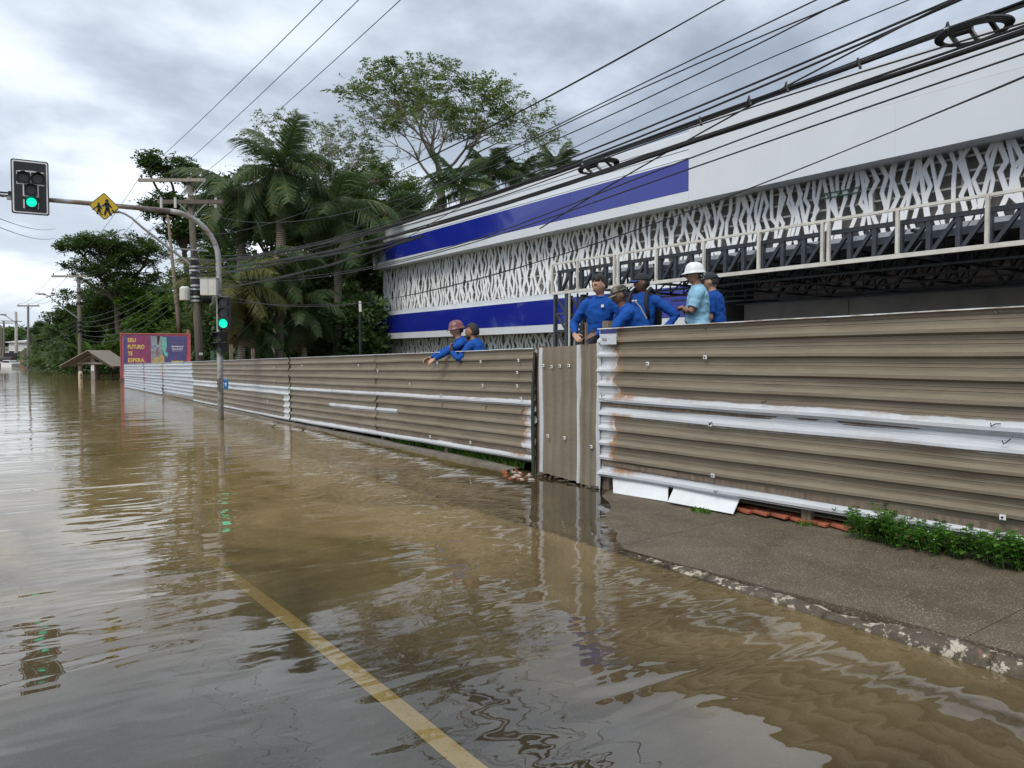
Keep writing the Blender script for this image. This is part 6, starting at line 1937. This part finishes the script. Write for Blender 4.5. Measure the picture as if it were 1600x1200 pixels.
    # --- trousers
    mb = MB(); loft(mb, [(Wd((0, 0, .80)), V((.165, 0, 0)), V((0, .12, 0))), (Wd((0, 0, .95)), V((.168, 0, 0)), V((0, .125, 0)))], 18)
    for sd in (1, -1):
        mb.tube([Wd((sd * .085, 0, .90)), Wd((sd * .10, .03, .5)), Wd((sd * .11, -.01, .10))], [.105 * s, .082 * s, .075 * s], 14)
    me = eval_remesh(mb, .014, 1, displace=(.009, 8, seed))
    for v in me.vertices: v.co = v.co - feet
    link_mesh('trousers', me, M['jeans'], T, True)
    for sd in (1, -1):
        mb = MB(); mb.ell(Wd((sd * .11, .05, .045)), (.05 * s, .145 * s, .055 * s), 12, 8, Rb, -.7); mb.tube([Wd((sd * .11, -.02, .06)), Wd((sd * .11, -.015, .17))], [.055 * s, .05 * s], 10); mb.build('boot', M['black'], T, smooth=True)
    # eyes and brows
    s = hs_
    for sx in (-1, 1):
        mb = MB(); mb.ell(HC + Rh @ (Vector((sx * .029, .0805, .002)) * s), (.0125 * s, .007 * s, .0075 * s), 10, 6, Rh); mb.build('eye', M['eye'], T, smooth=True)
        mb = MB(); mb.ell(HC + Rh @ (Vector((sx * .029, .0865, .002)) * s), (.006 * s, .0035 * s, .006 * s), 8, 6, Rh); mb.build('pupil', M['black'], T, smooth=True)
        mb = MB(); mb.tube([HC + Rh @ (Vector((sx * .014, .096, .020)) * s), HC + Rh @ (Vector((sx * .032, .093, .025)) * s), HC + Rh @ (Vector((sx * .048, .082, .019)) * s)], [.004 * s] * 3, 6); mb.build('eyebrow', M['hair'], T)
    mb = MB(); mb.tube([HC + Rh @ (Vector((-.022, .0935, -.058)) * s), HC + Rh @ (Vector((0, .1005, -.057)) * s), HC + Rh @ (Vector((.022, .0935, -.058)) * s)], [.0035 * s, .006 * s, .0035 * s], 6); mb.build('mouth', plain('lips', (.18, .07, .055), .5, .1, 20), T)
    return dict(T=T, HC=HC, Rh=Rh, s=s, Wd=Wd, V=V, S=S, rgt=rgt, fw=fw2, sp=sp_, Rb=Rb, j=joints)

def hair(P, front=.52, nape=-.35, grow=1.09, mat='hair', puff=.006, beard=False, side=-.15):
    """scalp shell over the back and top of the head"""
    nu, nv = 40, 26; mb = MB(); HC, Rh, s = P['HC'], P['Rh'], P['s']; idx = {}
    def keep(x, y, z):
        if y > .25: return z > front - .06 * math.sin(x * 9)
        if abs(x) > .6 and y > -.35: return z > lerp(side, front, max(0, (y + .35) / .6))
        return z > nape
    for layer in (1.0, .93):
        for j in range(nv + 1):
            ph = -PI / 2 + PI * j / nv
            for k in range(nu):
                th = 2 * PI * k / nu; x, y, z = math.cos(ph) * math.sin(th), math.cos(ph) * math.cos(th), math.sin(ph)
                w = grow * layer * (1 + (noise.noise(Vector((x * 6, y * 6, z * 6))) * .045 if layer == 1.0 else 0))
                zz = z * .118 * w + (puff if z > .5 else 0)
                idx[(layer, j, k)] = len(mb.v); mb.v.append(HC + Rh @ (Vector((x * .079 * w, y * .098 * w - .002, zz)) * s))
    def ok(j, k):
        ph = -PI / 2 + PI * (j + .5) / nv; th = 2 * PI * (k + .5) / nu
        return keep(math.cos(ph) * math.sin(th), math.cos(ph) * math.cos(th), math.sin(ph))
    for j in range(nv):
        for k in range(nu):
            if not ok(j, k): continue
            k2 = (k + 1) % nu
            for L_, rev in ((1.0, False), (.93, True)):
                f = (idx[(L_, j, k)], idx[(L_, j + 1, k)], idx[(L_, j + 1, k2)], idx[(L_, j, k2)])
                mb.f.append(f[::-1] if rev else f); mb.mi.append(0)
            for (dj, dk, a, b_) in ((-1, 0, (j, k), (j, k2)), (1, 0, (j + 1, k2), (j + 1, k)), (0, -1, (j + 1, k), (j, k)), (0, 1, (j, k2), (j + 1, k2))):
                if 0 <= j + dj < nv and not ok(j + dj, (k + dk) % nu):
                    mb.f.append((idx[(1.0,) + a], idx[(1.0,) + b_], idx[(.93,) + b_], idx[(.93,) + a])); mb.mi.append(0)
    mb.build('hair', M[mat], P['T'], smooth=True)

def cap(P, mat, brimmat=None, brim=.085, flat=False, name='cap', label=None):
    HC, Rh, s = P['HC'], P['Rh'], P['s']; mb = MB(); nu, nv = 28, 9
    for j in range(nv + 1):
        ph = lerp(.22, PI / 2, j / nv)
        for k in range(nu):
            th = 2 * PI * k / nu; x, y, z = math.cos(ph) * math.sin(th), math.cos(ph) * math.cos(th), math.sin(ph)
            kk = 1.0
            mb.v.append(HC + Rh @ (Vector((x * .091, y * .110 - .004, .012 + (z ** (.62 if flat else .85)) * .118)) * s))
    for j in range(nv):
        for k in range(nu):
            q = j * nu; mb.f.append((q + k, q + (k + 1) % nu, q + nu + (k + 1) % nu, q + nu + k)); mb.mi.append(0)
    o = mb.build(name, M[mat], P['T'], smooth=True)
    if label: o['label'] = label
    if brim:
        mb = MB(); top, bot = [], []
        n = 12
        for r_ in (0, 1):
            for k in range(n + 1):
                a = lerp(-1.05, 1.05, k / n); R_ = 1
                if r_ == 0: x, y = math.sin(a) * .089, math.cos(a) * .106
                else: x, y = math.sin(a) * .078, math.cos(a) * .106 + brim * math.cos(a * 1.15)
                zz = .036 - (.018 * r_) - .010 * (math.sin(a) ** 2)
                mb.v.append(HC + Rh @ (Vector((x, y, zz)) * s))
        for k in range(n): mb.f.append((k, k + 1, n + 2 + k, n + 1 + k)); mb.mi.append(0)
        o2 = mb.build('visor', M[brimmat or mat], o, smooth=True)
        sd_ = o2.modifiers.new('t', 'SOLIDIFY'); sd_.thickness = .005
    return o
def hardhat(P, mat, band=None):
    HC, Rh, s = P['HC'], P['Rh'], P['s']; mb = MB(); nu, nv = 36, 12
    prof = [(1.13, .030), (1.32, .018), (1.33, .024), (1.14, .040), (1.11, .060), (1.05, .085), (.93, .112), (.74, .134), (.48, .148), (.2, .154), (.0, .155)]
    for (rr, z) in prof:
        for k in range(nu):
            th = 2 * PI * k / nu; x, y = math.sin(th), math.cos(th)
            e_ = (.35 * max(0, y) ** 2 if 1.25 < rr else 0)
            zz = z - (.006 * max(0, y) if rr > 1.25 else 0)
            ridge = .006 * math.exp(-(x / .16) ** 2) * (1 if rr < 1.0 and rr > .1 else 0) + .004 * (math.exp(-((abs(x) - .35) / .08) ** 2) if .3 < rr < .95 else 0)
            mb.v.append(HC + Rh @ (Vector((x * .088 * rr, y * .107 * (rr + e_ * .55), zz + ridge)) * s))
    n = len(prof)
    for j in range(n - 1):
        for k in range(nu):
            q = j * nu; mb.f.append((q + k, q + (k + 1) % nu, q + nu + (k + 1) % nu, q + nu + k)); mb.mi.append(0)
    o = mb.build('hard_hat', M[mat], P['T'], smooth=True)
    mb = MB(); ring = [HC + Rh @ (Vector((math.sin(a) * .082, math.cos(a) * .102, .022 - .03 * max(0, -math.cos(a)))) * s) for a in np.linspace(0, 2 * PI, 25)]
    mb.tube(ring, .008 * s, 6, cap=False); mb.build('headband', M[band or 'black'], o)
    return o

LEFT = Vector((-.822, .569, 0)); CAMD = Vector((-.57, -.82, 0))
def heading(deg):
    """0 = towards the camera, 90 = to the picture's left, 180 = away, -90 = to the right"""
    a = math.radians(deg); return CAMD * math.cos(a) + LEFT * math.sin(a)
def stand(px, t, top_py, hgt):
    """feet so that the head top is at top_py"""
    c = at(px, 560, t=t); zt_ = at(px, top_py, t=t).z
    return Vector((c.x, c.y, zt_ - hgt))
# dark haired man, three-quarter to camera, right arm bent down to the gate
f_ = stand(936, 10.2, 430, 1.76)
P = person(f_, heading(22), 'man with short black hair and long-sleeved blue shirt, leaning with bent arms above the gate', 1.0, lean=.12, head_yaw=math.radians(-34), head_pitch=-.14, skin='skin_light', armR=((.17, .02, -.26), (.10, .22, -.42)), armL=((-.20, .04, -.24), (-.14, .2, -.42)), seed=1, side_lean=-.05, handn=(None, ((-.5, .5, -.35), (.2, .6, .6))))
hair(P, front=.50, puff=.022, nape=-.35, grow=1.12)
c_ = P['Wd'](P['S'](.34) - P['rgt'] * .075 + P['fw'] * .142); b = MB(); disc(b, c_, P['V'](P['rgt']), P['V'](P['sp']), P['V'](P['fw']), .020, .005, 14); b.build('badge', M['white'], P['T'])
# man in camouflage cap leaning on the sheet end
CM = NT('camouflage_cloth'); v = CM.coord('Object'); a_ = CM.noise(14, 2, .4, v); b_ = CM.noise(17, 2, .4, CM.coord('Object', (1.1, .9, 1.2)))
cc = CM.mix(CM.mapr(a_, .47, .50), (.055, .062, .04), (.17, .16, .12)); cc = CM.mix(CM.mapr(b_, .54, .56), cc, (.028, .026, .022)); CM.base(cc); CM.rough(.9); M['camo'] = CM.m
f_ = stand(1006, 9.75, 455, 1.60)
P = person(f_, heading(88), 'man in camouflage cap and blue shirt hunched over the near fence end', 1.0, lean=.52, side_lean=0, head_yaw=math.radians(4), head_pitch=-.32, skin='skin_dark', armL=((-.05, .20, -.20), (-.0, .42, -.28)), armR=((.05, .18, -.22), (.02, .42, -.30)), seed=2, belly=.03)
cap(P, 'camo', brim=.07, flat=True)
hair(P, front=1.2, nape=-.25, grow=1.03, puff=0, side=-.1)
b = MB(); W_ = P['Wd']; S_ = P['S']; b.tube([W_(S_(.46) - P['fw'] * .095 - P['rgt'] * .125), W_(S_(.36) - P['fw'] * .12 - P['rgt'] * .13), W_(S_(.2) - P['fw'] * .12 - P['rgt'] * .12)], .009, 6); b.build('strap', plain('beige_strap', (.35, .32, .27), .8), P['T'])
# man in blue and black cap with backpack
f_ = stand(1003, 10.4, 424, 1.78)
P = person(f_, heading(38), 'man in blue and black cap with dark backpack straps, hand on hip, looking left', 1.0, lean=-.02, head_yaw=math.radians(-46), skin='skin_dark', armL=((-.27, -.10, -.22), (-.12, .02, -.42)), armR=((.12, -.03, -.27), (.1, .05, -.5)), seed=3, belly=.05, build=1.04)
o_ = cap(P, 'cap_dark', 'cap_blue', brim=.085); hair(P, front=1.2, nape=-.25, grow=1.03, puff=0)
hc, Rh = P['HC'], P['Rh']
mb = MB(); nu = 14
for j in range(7):
    ph = lerp(.24, 1.35, j / 6)
    for k in range(nu + 1):
        th = lerp(-1.0, 1.0, k / nu); x, y, z = math.cos(ph) * math.sin(th), math.cos(ph) * math.cos(th), math.sin(ph)
        mb.v.append(hc + Rh @ Vector((x * .0925, y * .112 - .004, .0125 + z ** .85 * .1195)))
for j in range(6):
    for k in range(nu): q = j * (nu + 1); mb.f.append((q + k, q + k + 1, q + nu + 2 + k, q + nu + 1 + k)); mb.mi.append(0)
mb.build('front_panel', M['cap_blue'], o_, smooth=True)
W_, S_ = P['Wd'], P['S']
for sd in (-1, 1):
    b = MB(); b.tube([W_(S_(.12) + P['rgt'] * sd * .15 + P['fw'] * .10), W_(S_(.30) + P['rgt'] * sd * .125 + P['fw'] * .145), W_(S_(.44) + P['rgt'] * sd * .115 + P['fw'] * .115), W_(S_(.512) + P['rgt'] * sd * .11 + P['fw'] * .0), W_(S_(.46) + P['rgt'] * sd * .11 - P['fw'] * .12)], [.020, .027, .027, .024, .024], 8); b.build('backpack_strap', M['cap_dark'], P['T'], smooth=True)
b = MB(); b.obox(W_(S_(.26) - P['fw'] * .22), P['V'](P['rgt']), P['V'](P['fw']), P['V'](P['sp']), .15, .08, .22)
b_ = b.build('backpack', M['cap_dark'], None, org=W_(S_(.26) - P['fw'] * .22), bevel=.04); tag(b_, 'dark backpack worn by the man in the blue and black cap', 'backpack')
c_ = W_(S_(.35) + P['fw'] * .150 + P['rgt'] * .03)
text_obj('GUMA', 'shirt_logo', M['white'], P['T'], c_ - P['V'](P['rgt']) * .0 , -P['V'](P['rgt']) if False else P['V'](P['rgt']) * -1 , P['V'](P['sp']), P['V'](P['fw']), .035, .003, 'CENTER', bold=.003, width=.085) if False else None
rv = (P['V'](P['rgt']) * -1).normalized(); uv_ = P['V'](P['sp']).normalized(); ov_ = P['V'](P['fw']).normalized()
b = MB()
for k in range(4): disc(b, c_ + rv * (k - 1.5) * .019, rv, uv_, ov_, .011, .010, 10)
b.prism([c_ - rv * .036 - uv_ * .006, c_ + rv * .036 - uv_ * .006, c_ + rv * .036 + uv_ * .006, c_ - rv * .036 + uv_ * .006], ov_ * .012)
b.build('shirt_logo', M['white'], P['T'])
# man with white hard hat
f_ = stand(1092, 10.2, 414, 1.80)
P = person(f_, heading(98), 'man in white hard hat and light blue short-sleeved shirt, arms folded', 1.03, lean=.06, head_yaw=math.radians(6), head_pitch=-.05, skin='skin_mid', shirt='shirt_light', sleeve='short', armL=((-.05, .10, -.25), (.13, .17, -.21)), armR=((.05, .09, -.26), (-.13, .17, -.20)), seed=4, belly=.04, build=1.08)
hardhat(P, 'white_plastic'); hair(P, front=1.2, nape=-.3, grow=1.03, puff=0)
b = MB(); W_, S_ = P['Wd'], P['S']
hc, Rh = P['HC'], P['Rh']; b.tube([hc + Rh @ Vector((.07, -.06, -.01)), hc + Rh @ Vector((0, -.105, -.035)), hc + Rh @ Vector((-.07, -.06, -.01))], .017, 8); b.build('hat_ratchet', M['white_plastic'], P['T'])
# man behind with dark cap
f_ = stand(1121, 10.7, 426, 1.74)
P = person(f_, heading(118), 'man in dark cap and blue short-sleeved shirt standing behind the white hard hat man', 1.0, lean=.14, head_yaw=math.radians(2), head_pitch=-.15, skin='skin_light', sleeve='short', armL=((-.08, -.02, -.28), (-.05, .12, -.50)), seed=5, build=1.05)
cap(P, 'cap_dark', brim=.08); hair(P, front=1.2, nape=-.32, grow=1.03, puff=0)
# two men on the left fence
f_ = stand(738, 12.7, 511, 1.62)
P = person(f_, heading(78), 'man in maroon hard hat and blue shirt with both arms stretched over the left fence', 1.0, lean=.42, head_yaw=math.radians(5), head_pitch=-.18, skin='skin_light', armL=((-.02, .25, -.13), (.04, .46, -.26)), armR=((.08, .27, -.14), (.03, .50, -.24)), seed=6, curl=(.9, .7))
hardhat(P, 'maroon_plastic')
hair(P, front=1.2, nape=-.3, grow=1.03, puff=0)
hc, Rh = P['HC'], P['Rh']; b = MB(); b.tube([hc + Rh @ (Vector((math.sin(a) * .092, math.cos(a) * .112, .026))) for a in np.linspace(0, 2 * PI, 25)], .012, 6, cap=False); b.build('hat_band', M['white_plastic'], P['T'])
f_ = stand(755, 12.3, 521, 1.56)
P = person(f_, heading(112), 'bearded man with short black hair and blue shirt resting his elbow on the left fence', 1.0, lean=.30, head_yaw=math.radians(12), skin='skin_mid', armL=((-.10, .16, -.22), (.02, .34, -.10)), armR=((.02, .2, -.24), (-.12, .38, -.30)), seed=7, handn=(((.0, .2, 1), (0, 1, -.2)), None), curl=(1.0, .9), build=1.05)
hair(P, front=.55, nape=-.4, puff=.006, grow=1.12)
hc, Rh = P['HC'], P['Rh']
b = MB(); b.ell(hc + Rh @ Vector((0, .048, -.072)), (.060, .055, .048), 16, 12, Rh); b.build('beard', M['hair'], P['T'], smooth=True)
# dark bag hanging over the gate end
q = at(927, 530, X=XF + .15)
b = MB(); b.ell(q, (.06, .07, .13), 14, 10)
for v in b.v: v += Vector((noise.noise(v * 12), noise.noise(v * 12 + Vector((5, 0, 0))), 0)) * .02
tag(b.build('dark_bag', M['cap_dark'], org=q, smooth=True), 'black bag hanging between the gate and the near fence', 'bag')
# wooden stick at the gate
q = at(916, 540, X=XF + .12); q2 = at(916, 505, X=XF + .12); b = MB(); b.tube([q - Vector((0, 0, .8)), q2], .022, 6); tag(b.build('wooden_stick', M['wood'], org=q), 'thin wooden stake rising just left of the near fence', 'stake')

# label sticker on the sheet end
ST = MB(); a0 = at(938, 517, X=XF - .066); a1 = at(963, 538, X=XF - .066)
m_ = NT('printed_sticker'); v = m_.coord('Object', (1, 30, 60)); m_.base(m_.mix(m_.mapr(m_.noise(3, 2, .5, v), .52, .56), (.62, .64, .66), (.35, .40, .48))); m_.rough(.5)
ST.box((a0.x, a1.y, a1.z), (a0.x + .003, a0.y, a0.z)); so = ST.build('sticker', m_.m, F1)
ST = MB(); a2 = at(938, 517, X=XF - .067); a3 = at(963, 521, X=XF - .067); ST.box((a2.x, a3.y, a3.z), (a2.x + .003, a2.y, a2.z + .01)); ST.build('sticker_band', plain('navy_print', (.02, .03, .15), .5), so)
text_obj('TELHA', 'sticker_text', M['black'], so, Vector((a0.x - .001, a0.y - .03, lerp(a0.z, a1.z, .75))), Vector((0, -1, 0)), Vector((0, 0, 1)), Vector((-1, 0, 0)), .05, .0008, width=.09)

# ------------------------------------------------------------------ overhead cables
GC = 'overhead cables crossing to the upper right'
def cable(pp, X, r, label, n=40, mat='rubber', wob=0, group=GC, name='overhead_cable', strands=1, ext0=None, ext1=-7.0, endp=None):
    """pp: photo pixels; the cable hangs in the vertical plane X (or plane between two X values)"""
    W = []
    for (px, py) in pp:
        d = ray(px, py)
        if isinstance(X, tuple):   # plane through two ground points (x0,y0)-(x1,y1)
            (x0, y0), (x1, y1) = X; nx_, ny_ = -(y1 - y0), (x1 - x0); t = (nx_ * x0 + ny_ * y0) / (nx_ * d.x + ny_ * d.y)
        else: t = X / d.x
        W.append(Vector((0, 0, EYE)) + d * t)
    ysv = np.array([w.y for w in W]); zsv = np.array([w.z for w in W]); xsv = np.array([w.x for w in W])
    deg = 2 if len(W) > 2 else 1
    cz = np.polyfit(ysv, zsv, deg); cx = np.polyfit(ysv, xsv, 1)
    y0 = endp.y if endp is not None else (ext0 if ext0 is not None else max(ysv)); y1 = min(ext1, min(ysv)) if ext1 is not None else min(ysv)
    pts = []
    for i in range(n + 1):
        u_ = (i / n); y = y0 + (y1 - y0) * (1 - (1 - u_) ** 1.6)
        p = Vector((float(np.polyval(cx, y)), y, float(np.polyval(cz, y))))
        if endp is not None:
            k = max(0, 1 - u_ * 2.2) ** 2; p = p.lerp(Vector((endp.x + (p.x - float(np.polyval(cx, endp.y))), y, p.z + (endp.z - float(np.polyval(cz, endp.y))))), k)
        pts.append(p)
    T = MB()
    if strands == 1: T.tube(pts, r, 6)
    else:
        rnd = random.Random(int(X * 100) if not isinstance(X, tuple) else 3)
        for s_ in range(strands):
            a = rnd.uniform(0, 6.28); rr = r * rnd.uniform(.35, 1.0); ph = rnd.uniform(0, 9)
            T.tube([p + Vector((math.cos(a + 1.3 * math.sin(p.y * .7 + ph)) * rr, 0, math.sin(a + 1.3 * math.sin(p.y * .7 + ph)) * rr)) for p in pts], r * rnd.uniform(.25, .5), 5)
    o = T.build(name, M[mat], org=pts[0])
    tag(o, label, 'cable', group)
    return pts
pole_pt = onpole
zq = lambda py: onpole(at(303, py, Y=pt.y).z)
A1 = cable([(597, 368.5), (729, 318), (923, 252), (1100, 187), (1369, 89), (1600, 3)], 6.7, .027, 'thick upper black cable bundle with coils hanging from it, running up to the right', strands=8, endp=zq(408), n=60)
B1 = cable([(597, 382), (762, 325), (897, 284), (1100, 217), (1319, 141), (1600, 45)], 6.6, .030, 'thick lower black cable bundle crossing in front of the blue band', strands=7, endp=zq(418), n=60)
cable([(380, 357), (477, 330), (575, 287.5), (672, 245), (770, 195), (900, 128), (1135, 0)], 6.3, .016, 'single black cable sagging from the palms up across the airy tree', endp=zq(365), strands=2)
cable([(870, 196), (1100, 84), (1275, 0)], 6.9, .008, 'thin wire, uppermost of the three right of the airy tree', ext0=30)
cable([(780, 245), (1100, 95), (1326, 0)], 6.95, .008, 'thin wire, middle of the three right of the airy tree', ext0=30)
cable([(860, 222), (1100, 111), (1295, 12), (1322, 0)], 7.0, .008, 'thin wire, lowest of the three right of the airy tree', ext0=30)
cable([(780, 290), (1100, 136), (1419, 0)], 7.1, .006, 'faint thin wire midway between the thin wires and the thick bundles', ext0=30)
cable([(740, 305), (1100, 163), (1487, 0)], 6.85, .012, 'upper of the close pair of wires above the thick upper bundle', endp=zq(398))
cable([(740, 310), (1100, 173), (1500, 0)], 6.8, .012, 'lower of the close pair of wires above the thick upper bundle', endp=zq(402))
cable([(1100, 205), (1206, 147), (1447, 22), (1490, 0)], 6.75, .009, 'thin wire crossing steeply over the thick upper bundle', ext0=9)
cable([(600, 400), (880, 262), (1100, 209), (1600, 28)], 6.55, .008, 'thin wire between the two thick bundles', endp=zq(412))
cable([(760, 375), (1100, 239), (1600, 61)], 6.5, .008, 'upper thin wire across the blue band', endp=zq(425))
cable([(700, 398), (1100, 256), (1600, 84)], 6.45, .008, 'lower thin wire across the blue band', endp=zq(430))
cable([(563, 474), (599, 468), (732, 439), (860, 404), (1100, 321), (1350, 223), (1600, 120)], 6.4, .013, 'lone black cable sweeping low across the lattice screen from the thin mast', ext0=25, strands=2)
cable([(320, 430), (450, 410), (560, 390), (640, 372)], 6.7, .03, 'dark cable bundle between the palms and the building corner', strands=6, ext1=None, endp=zq(430), group='cables at the big pole')
cable([(320, 452), (450, 430), (560, 402), (660, 368)], 6.6, .025, 'lower dark cable bundle in front of the palm trunks', strands=5, ext1=None, endp=zq(450), group='cables at the big pole')
cable([(345, 470), (400, 474), (480, 477), (563, 474)], ((at(330, 500, t=30).x, at(330, 500, t=30).y), (MASTTOP.x, MASTTOP.y)), .012, 'thin cable sagging from the big pole to the thin black mast', ext1=None, group='cables at the big pole')
def line3(a, b_, sag, r, label, group='wires between the utility poles', n=14):
    a, b_ = Vector(a), Vector(b_); pts = [a.lerp(b_, i / n) - Vector((0, 0, sag * 4 * (i / n) * (1 - i / n))) for i in range(n + 1)]
    T = MB(); T.tube(pts, r, 5); tag(T.build('overhead_wire', M['rubber'], org=a), label, 'cable', group)
# three high wires from the top crossarm passing out of the top of the picture
for (q, px, lb) in zip(HA, (497, 553, 618), ('leftmost', 'middle', 'rightmost')):
    d = ray(px, 0); t = 13.5; e_ = Vector((0, 0, EYE)) + d * t
    dd = (e_ - q); e2 = q + dd * 1.25
    line3(q, e2, .12, .008, lb + ' of the three thin wires rising from the top crossarm', 'high wires rising from the big pole')
for k in range(3):
    line3(HA[k], HC[k], .7, .009, ('left', 'middle', 'right')[k] + ' wire from the big pole\'s top crossarm down to the pole behind the shelter')
    line3(HC[k], HD3[k], .6, .012, ('left', 'middle', 'right')[k] + ' wire from the shelter pole to the dark pole in the water')
for k in range(6):
    a, b_ = zq(412 + k * 7), at(125, 497 + k * 6, Y=Y2)
    line3(a, b_, .5 + .12 * k, .016, ('topmost', 'second from top', 'third from top', 'third from bottom', 'second from bottom', 'lowest')[k] + ' of the dark cables sagging from the big pole to the shelter pole', 'sagging cables before the left trees')
for k in range(4):
    line3(at(125, 497 + k * 7, Y=Y2), at(26, 520 + k * 5, Y=Y4), .9, .02, ('topmost', 'second', 'third', 'lowest')[k] + ' of the dark cables from the shelter pole to the concrete pole', 'cables to the concrete pole')
line3(at(-40, 325, t=20), at(86, 357, t=60), .3, .012, 'upper faint wire from the left edge to the layered tree', 'faint wires at the left edge')
line3(at(-40, 338, t=20), at(86, 372, t=60), .3, .012, 'lower faint wire from the left edge to the layered tree', 'faint wires at the left edge')
# slack loops hung under the bundle
def coil(px0, py0, px1, py1, X, thick, label):
    a, b_ = at(px0, py0, X=X), at(px1, py1, X=X); c = (a + b_) / 2; ax = (b_ - a).normalized(); L = (b_ - a).length / 2
    T = thing('cable_coil', c, label, 'cable coil', 'slack cable coils under the bundle')
    n2 = Vector((1, 0, 0)); side = (n2 * .80 + Vector((0, 0, -1)) * .60).normalized(); side = (side - ax * side.dot(ax)).normalized()
    for k in range(4):
        g = 1 - .06 * k; h_ = .10 * thick * (1 - .07 * k)
        pts = [c + ax * math.cos(q) * L * g + side * math.sin(q) * h_ + Vector((0, 0, -.006 * k)) for q in np.linspace(0, 2 * PI, 29)]
        b = MB(); b.tube(pts, .012, 6, cap=False); b.build('loop', M['rubber'], T)
    for q in (-.6, -.1, .45):
        b = MB(); b.bar(c + ax * L * q - side * .10 * thick, c + ax * L * (q + .12) + side * .10 * thick, .035, .02); b.build('cross_strut', M['grey_metal'] if q < 0 else M['black'], T)
    for q in (-.5, .5):
        b = MB(); b.tube([c + ax * L * q + Vector((0, 0, .09)), c + ax * L * q], .010, 5); b.build('hanger', M['black'], T)
    b = MB(); b.tube([c - ax * L * .5 - side * .03, c - ax * L * .0 - side * .03], .035, 8); b.build('splice_closure', M['black'], T, smooth=True)
coil(1462, 66, 1584, 30, 6.65, 1.0, 'large oval cable coil with struts hanging at the upper right corner')
coil(905, 268, 966, 251, 6.65, 1.0, 'smaller oval cable coil hanging before the white parapet')
for kc, (px, py) in enumerate(((1093, 190), (1170, 158), (1228, 137), (1340, 100), (1480, 45))):
    q = at(px, py, X=6.68); b = MB(); b.tube([q - Vector((0, .03, .05)), q + Vector((0, .0, .05)), q + Vector((0, .02, .0))], .014, 5); tag(b.build('cable_clamp', M['black'], org=q), ('leftmost', 'second', 'middle', 'fourth', 'rightmost')[kc] + ' of the five small black clamps on the thick upper cable bundle', 'clamp', 'clamps on the upper bundle')

# floating twigs near the fence
for (px, py, lb) in ((425, 667, 'dark forked twig floating left of the other twig'), (474, 671, 'dark twig floating just right of the white fence joint')):
    q = at(px, py, z=.01); b = MB()
    for k in range(5):
        a = random.uniform(0, 6.28); b.tube([q, q + Vector((math.cos(a) * .14, math.sin(a) * .14, random.uniform(.01, .1)))], [.012, .004], 5)
    tag(b.build('floating_twig', M['bark_dark'], org=q), lb, 'twig', 'floating twigs')
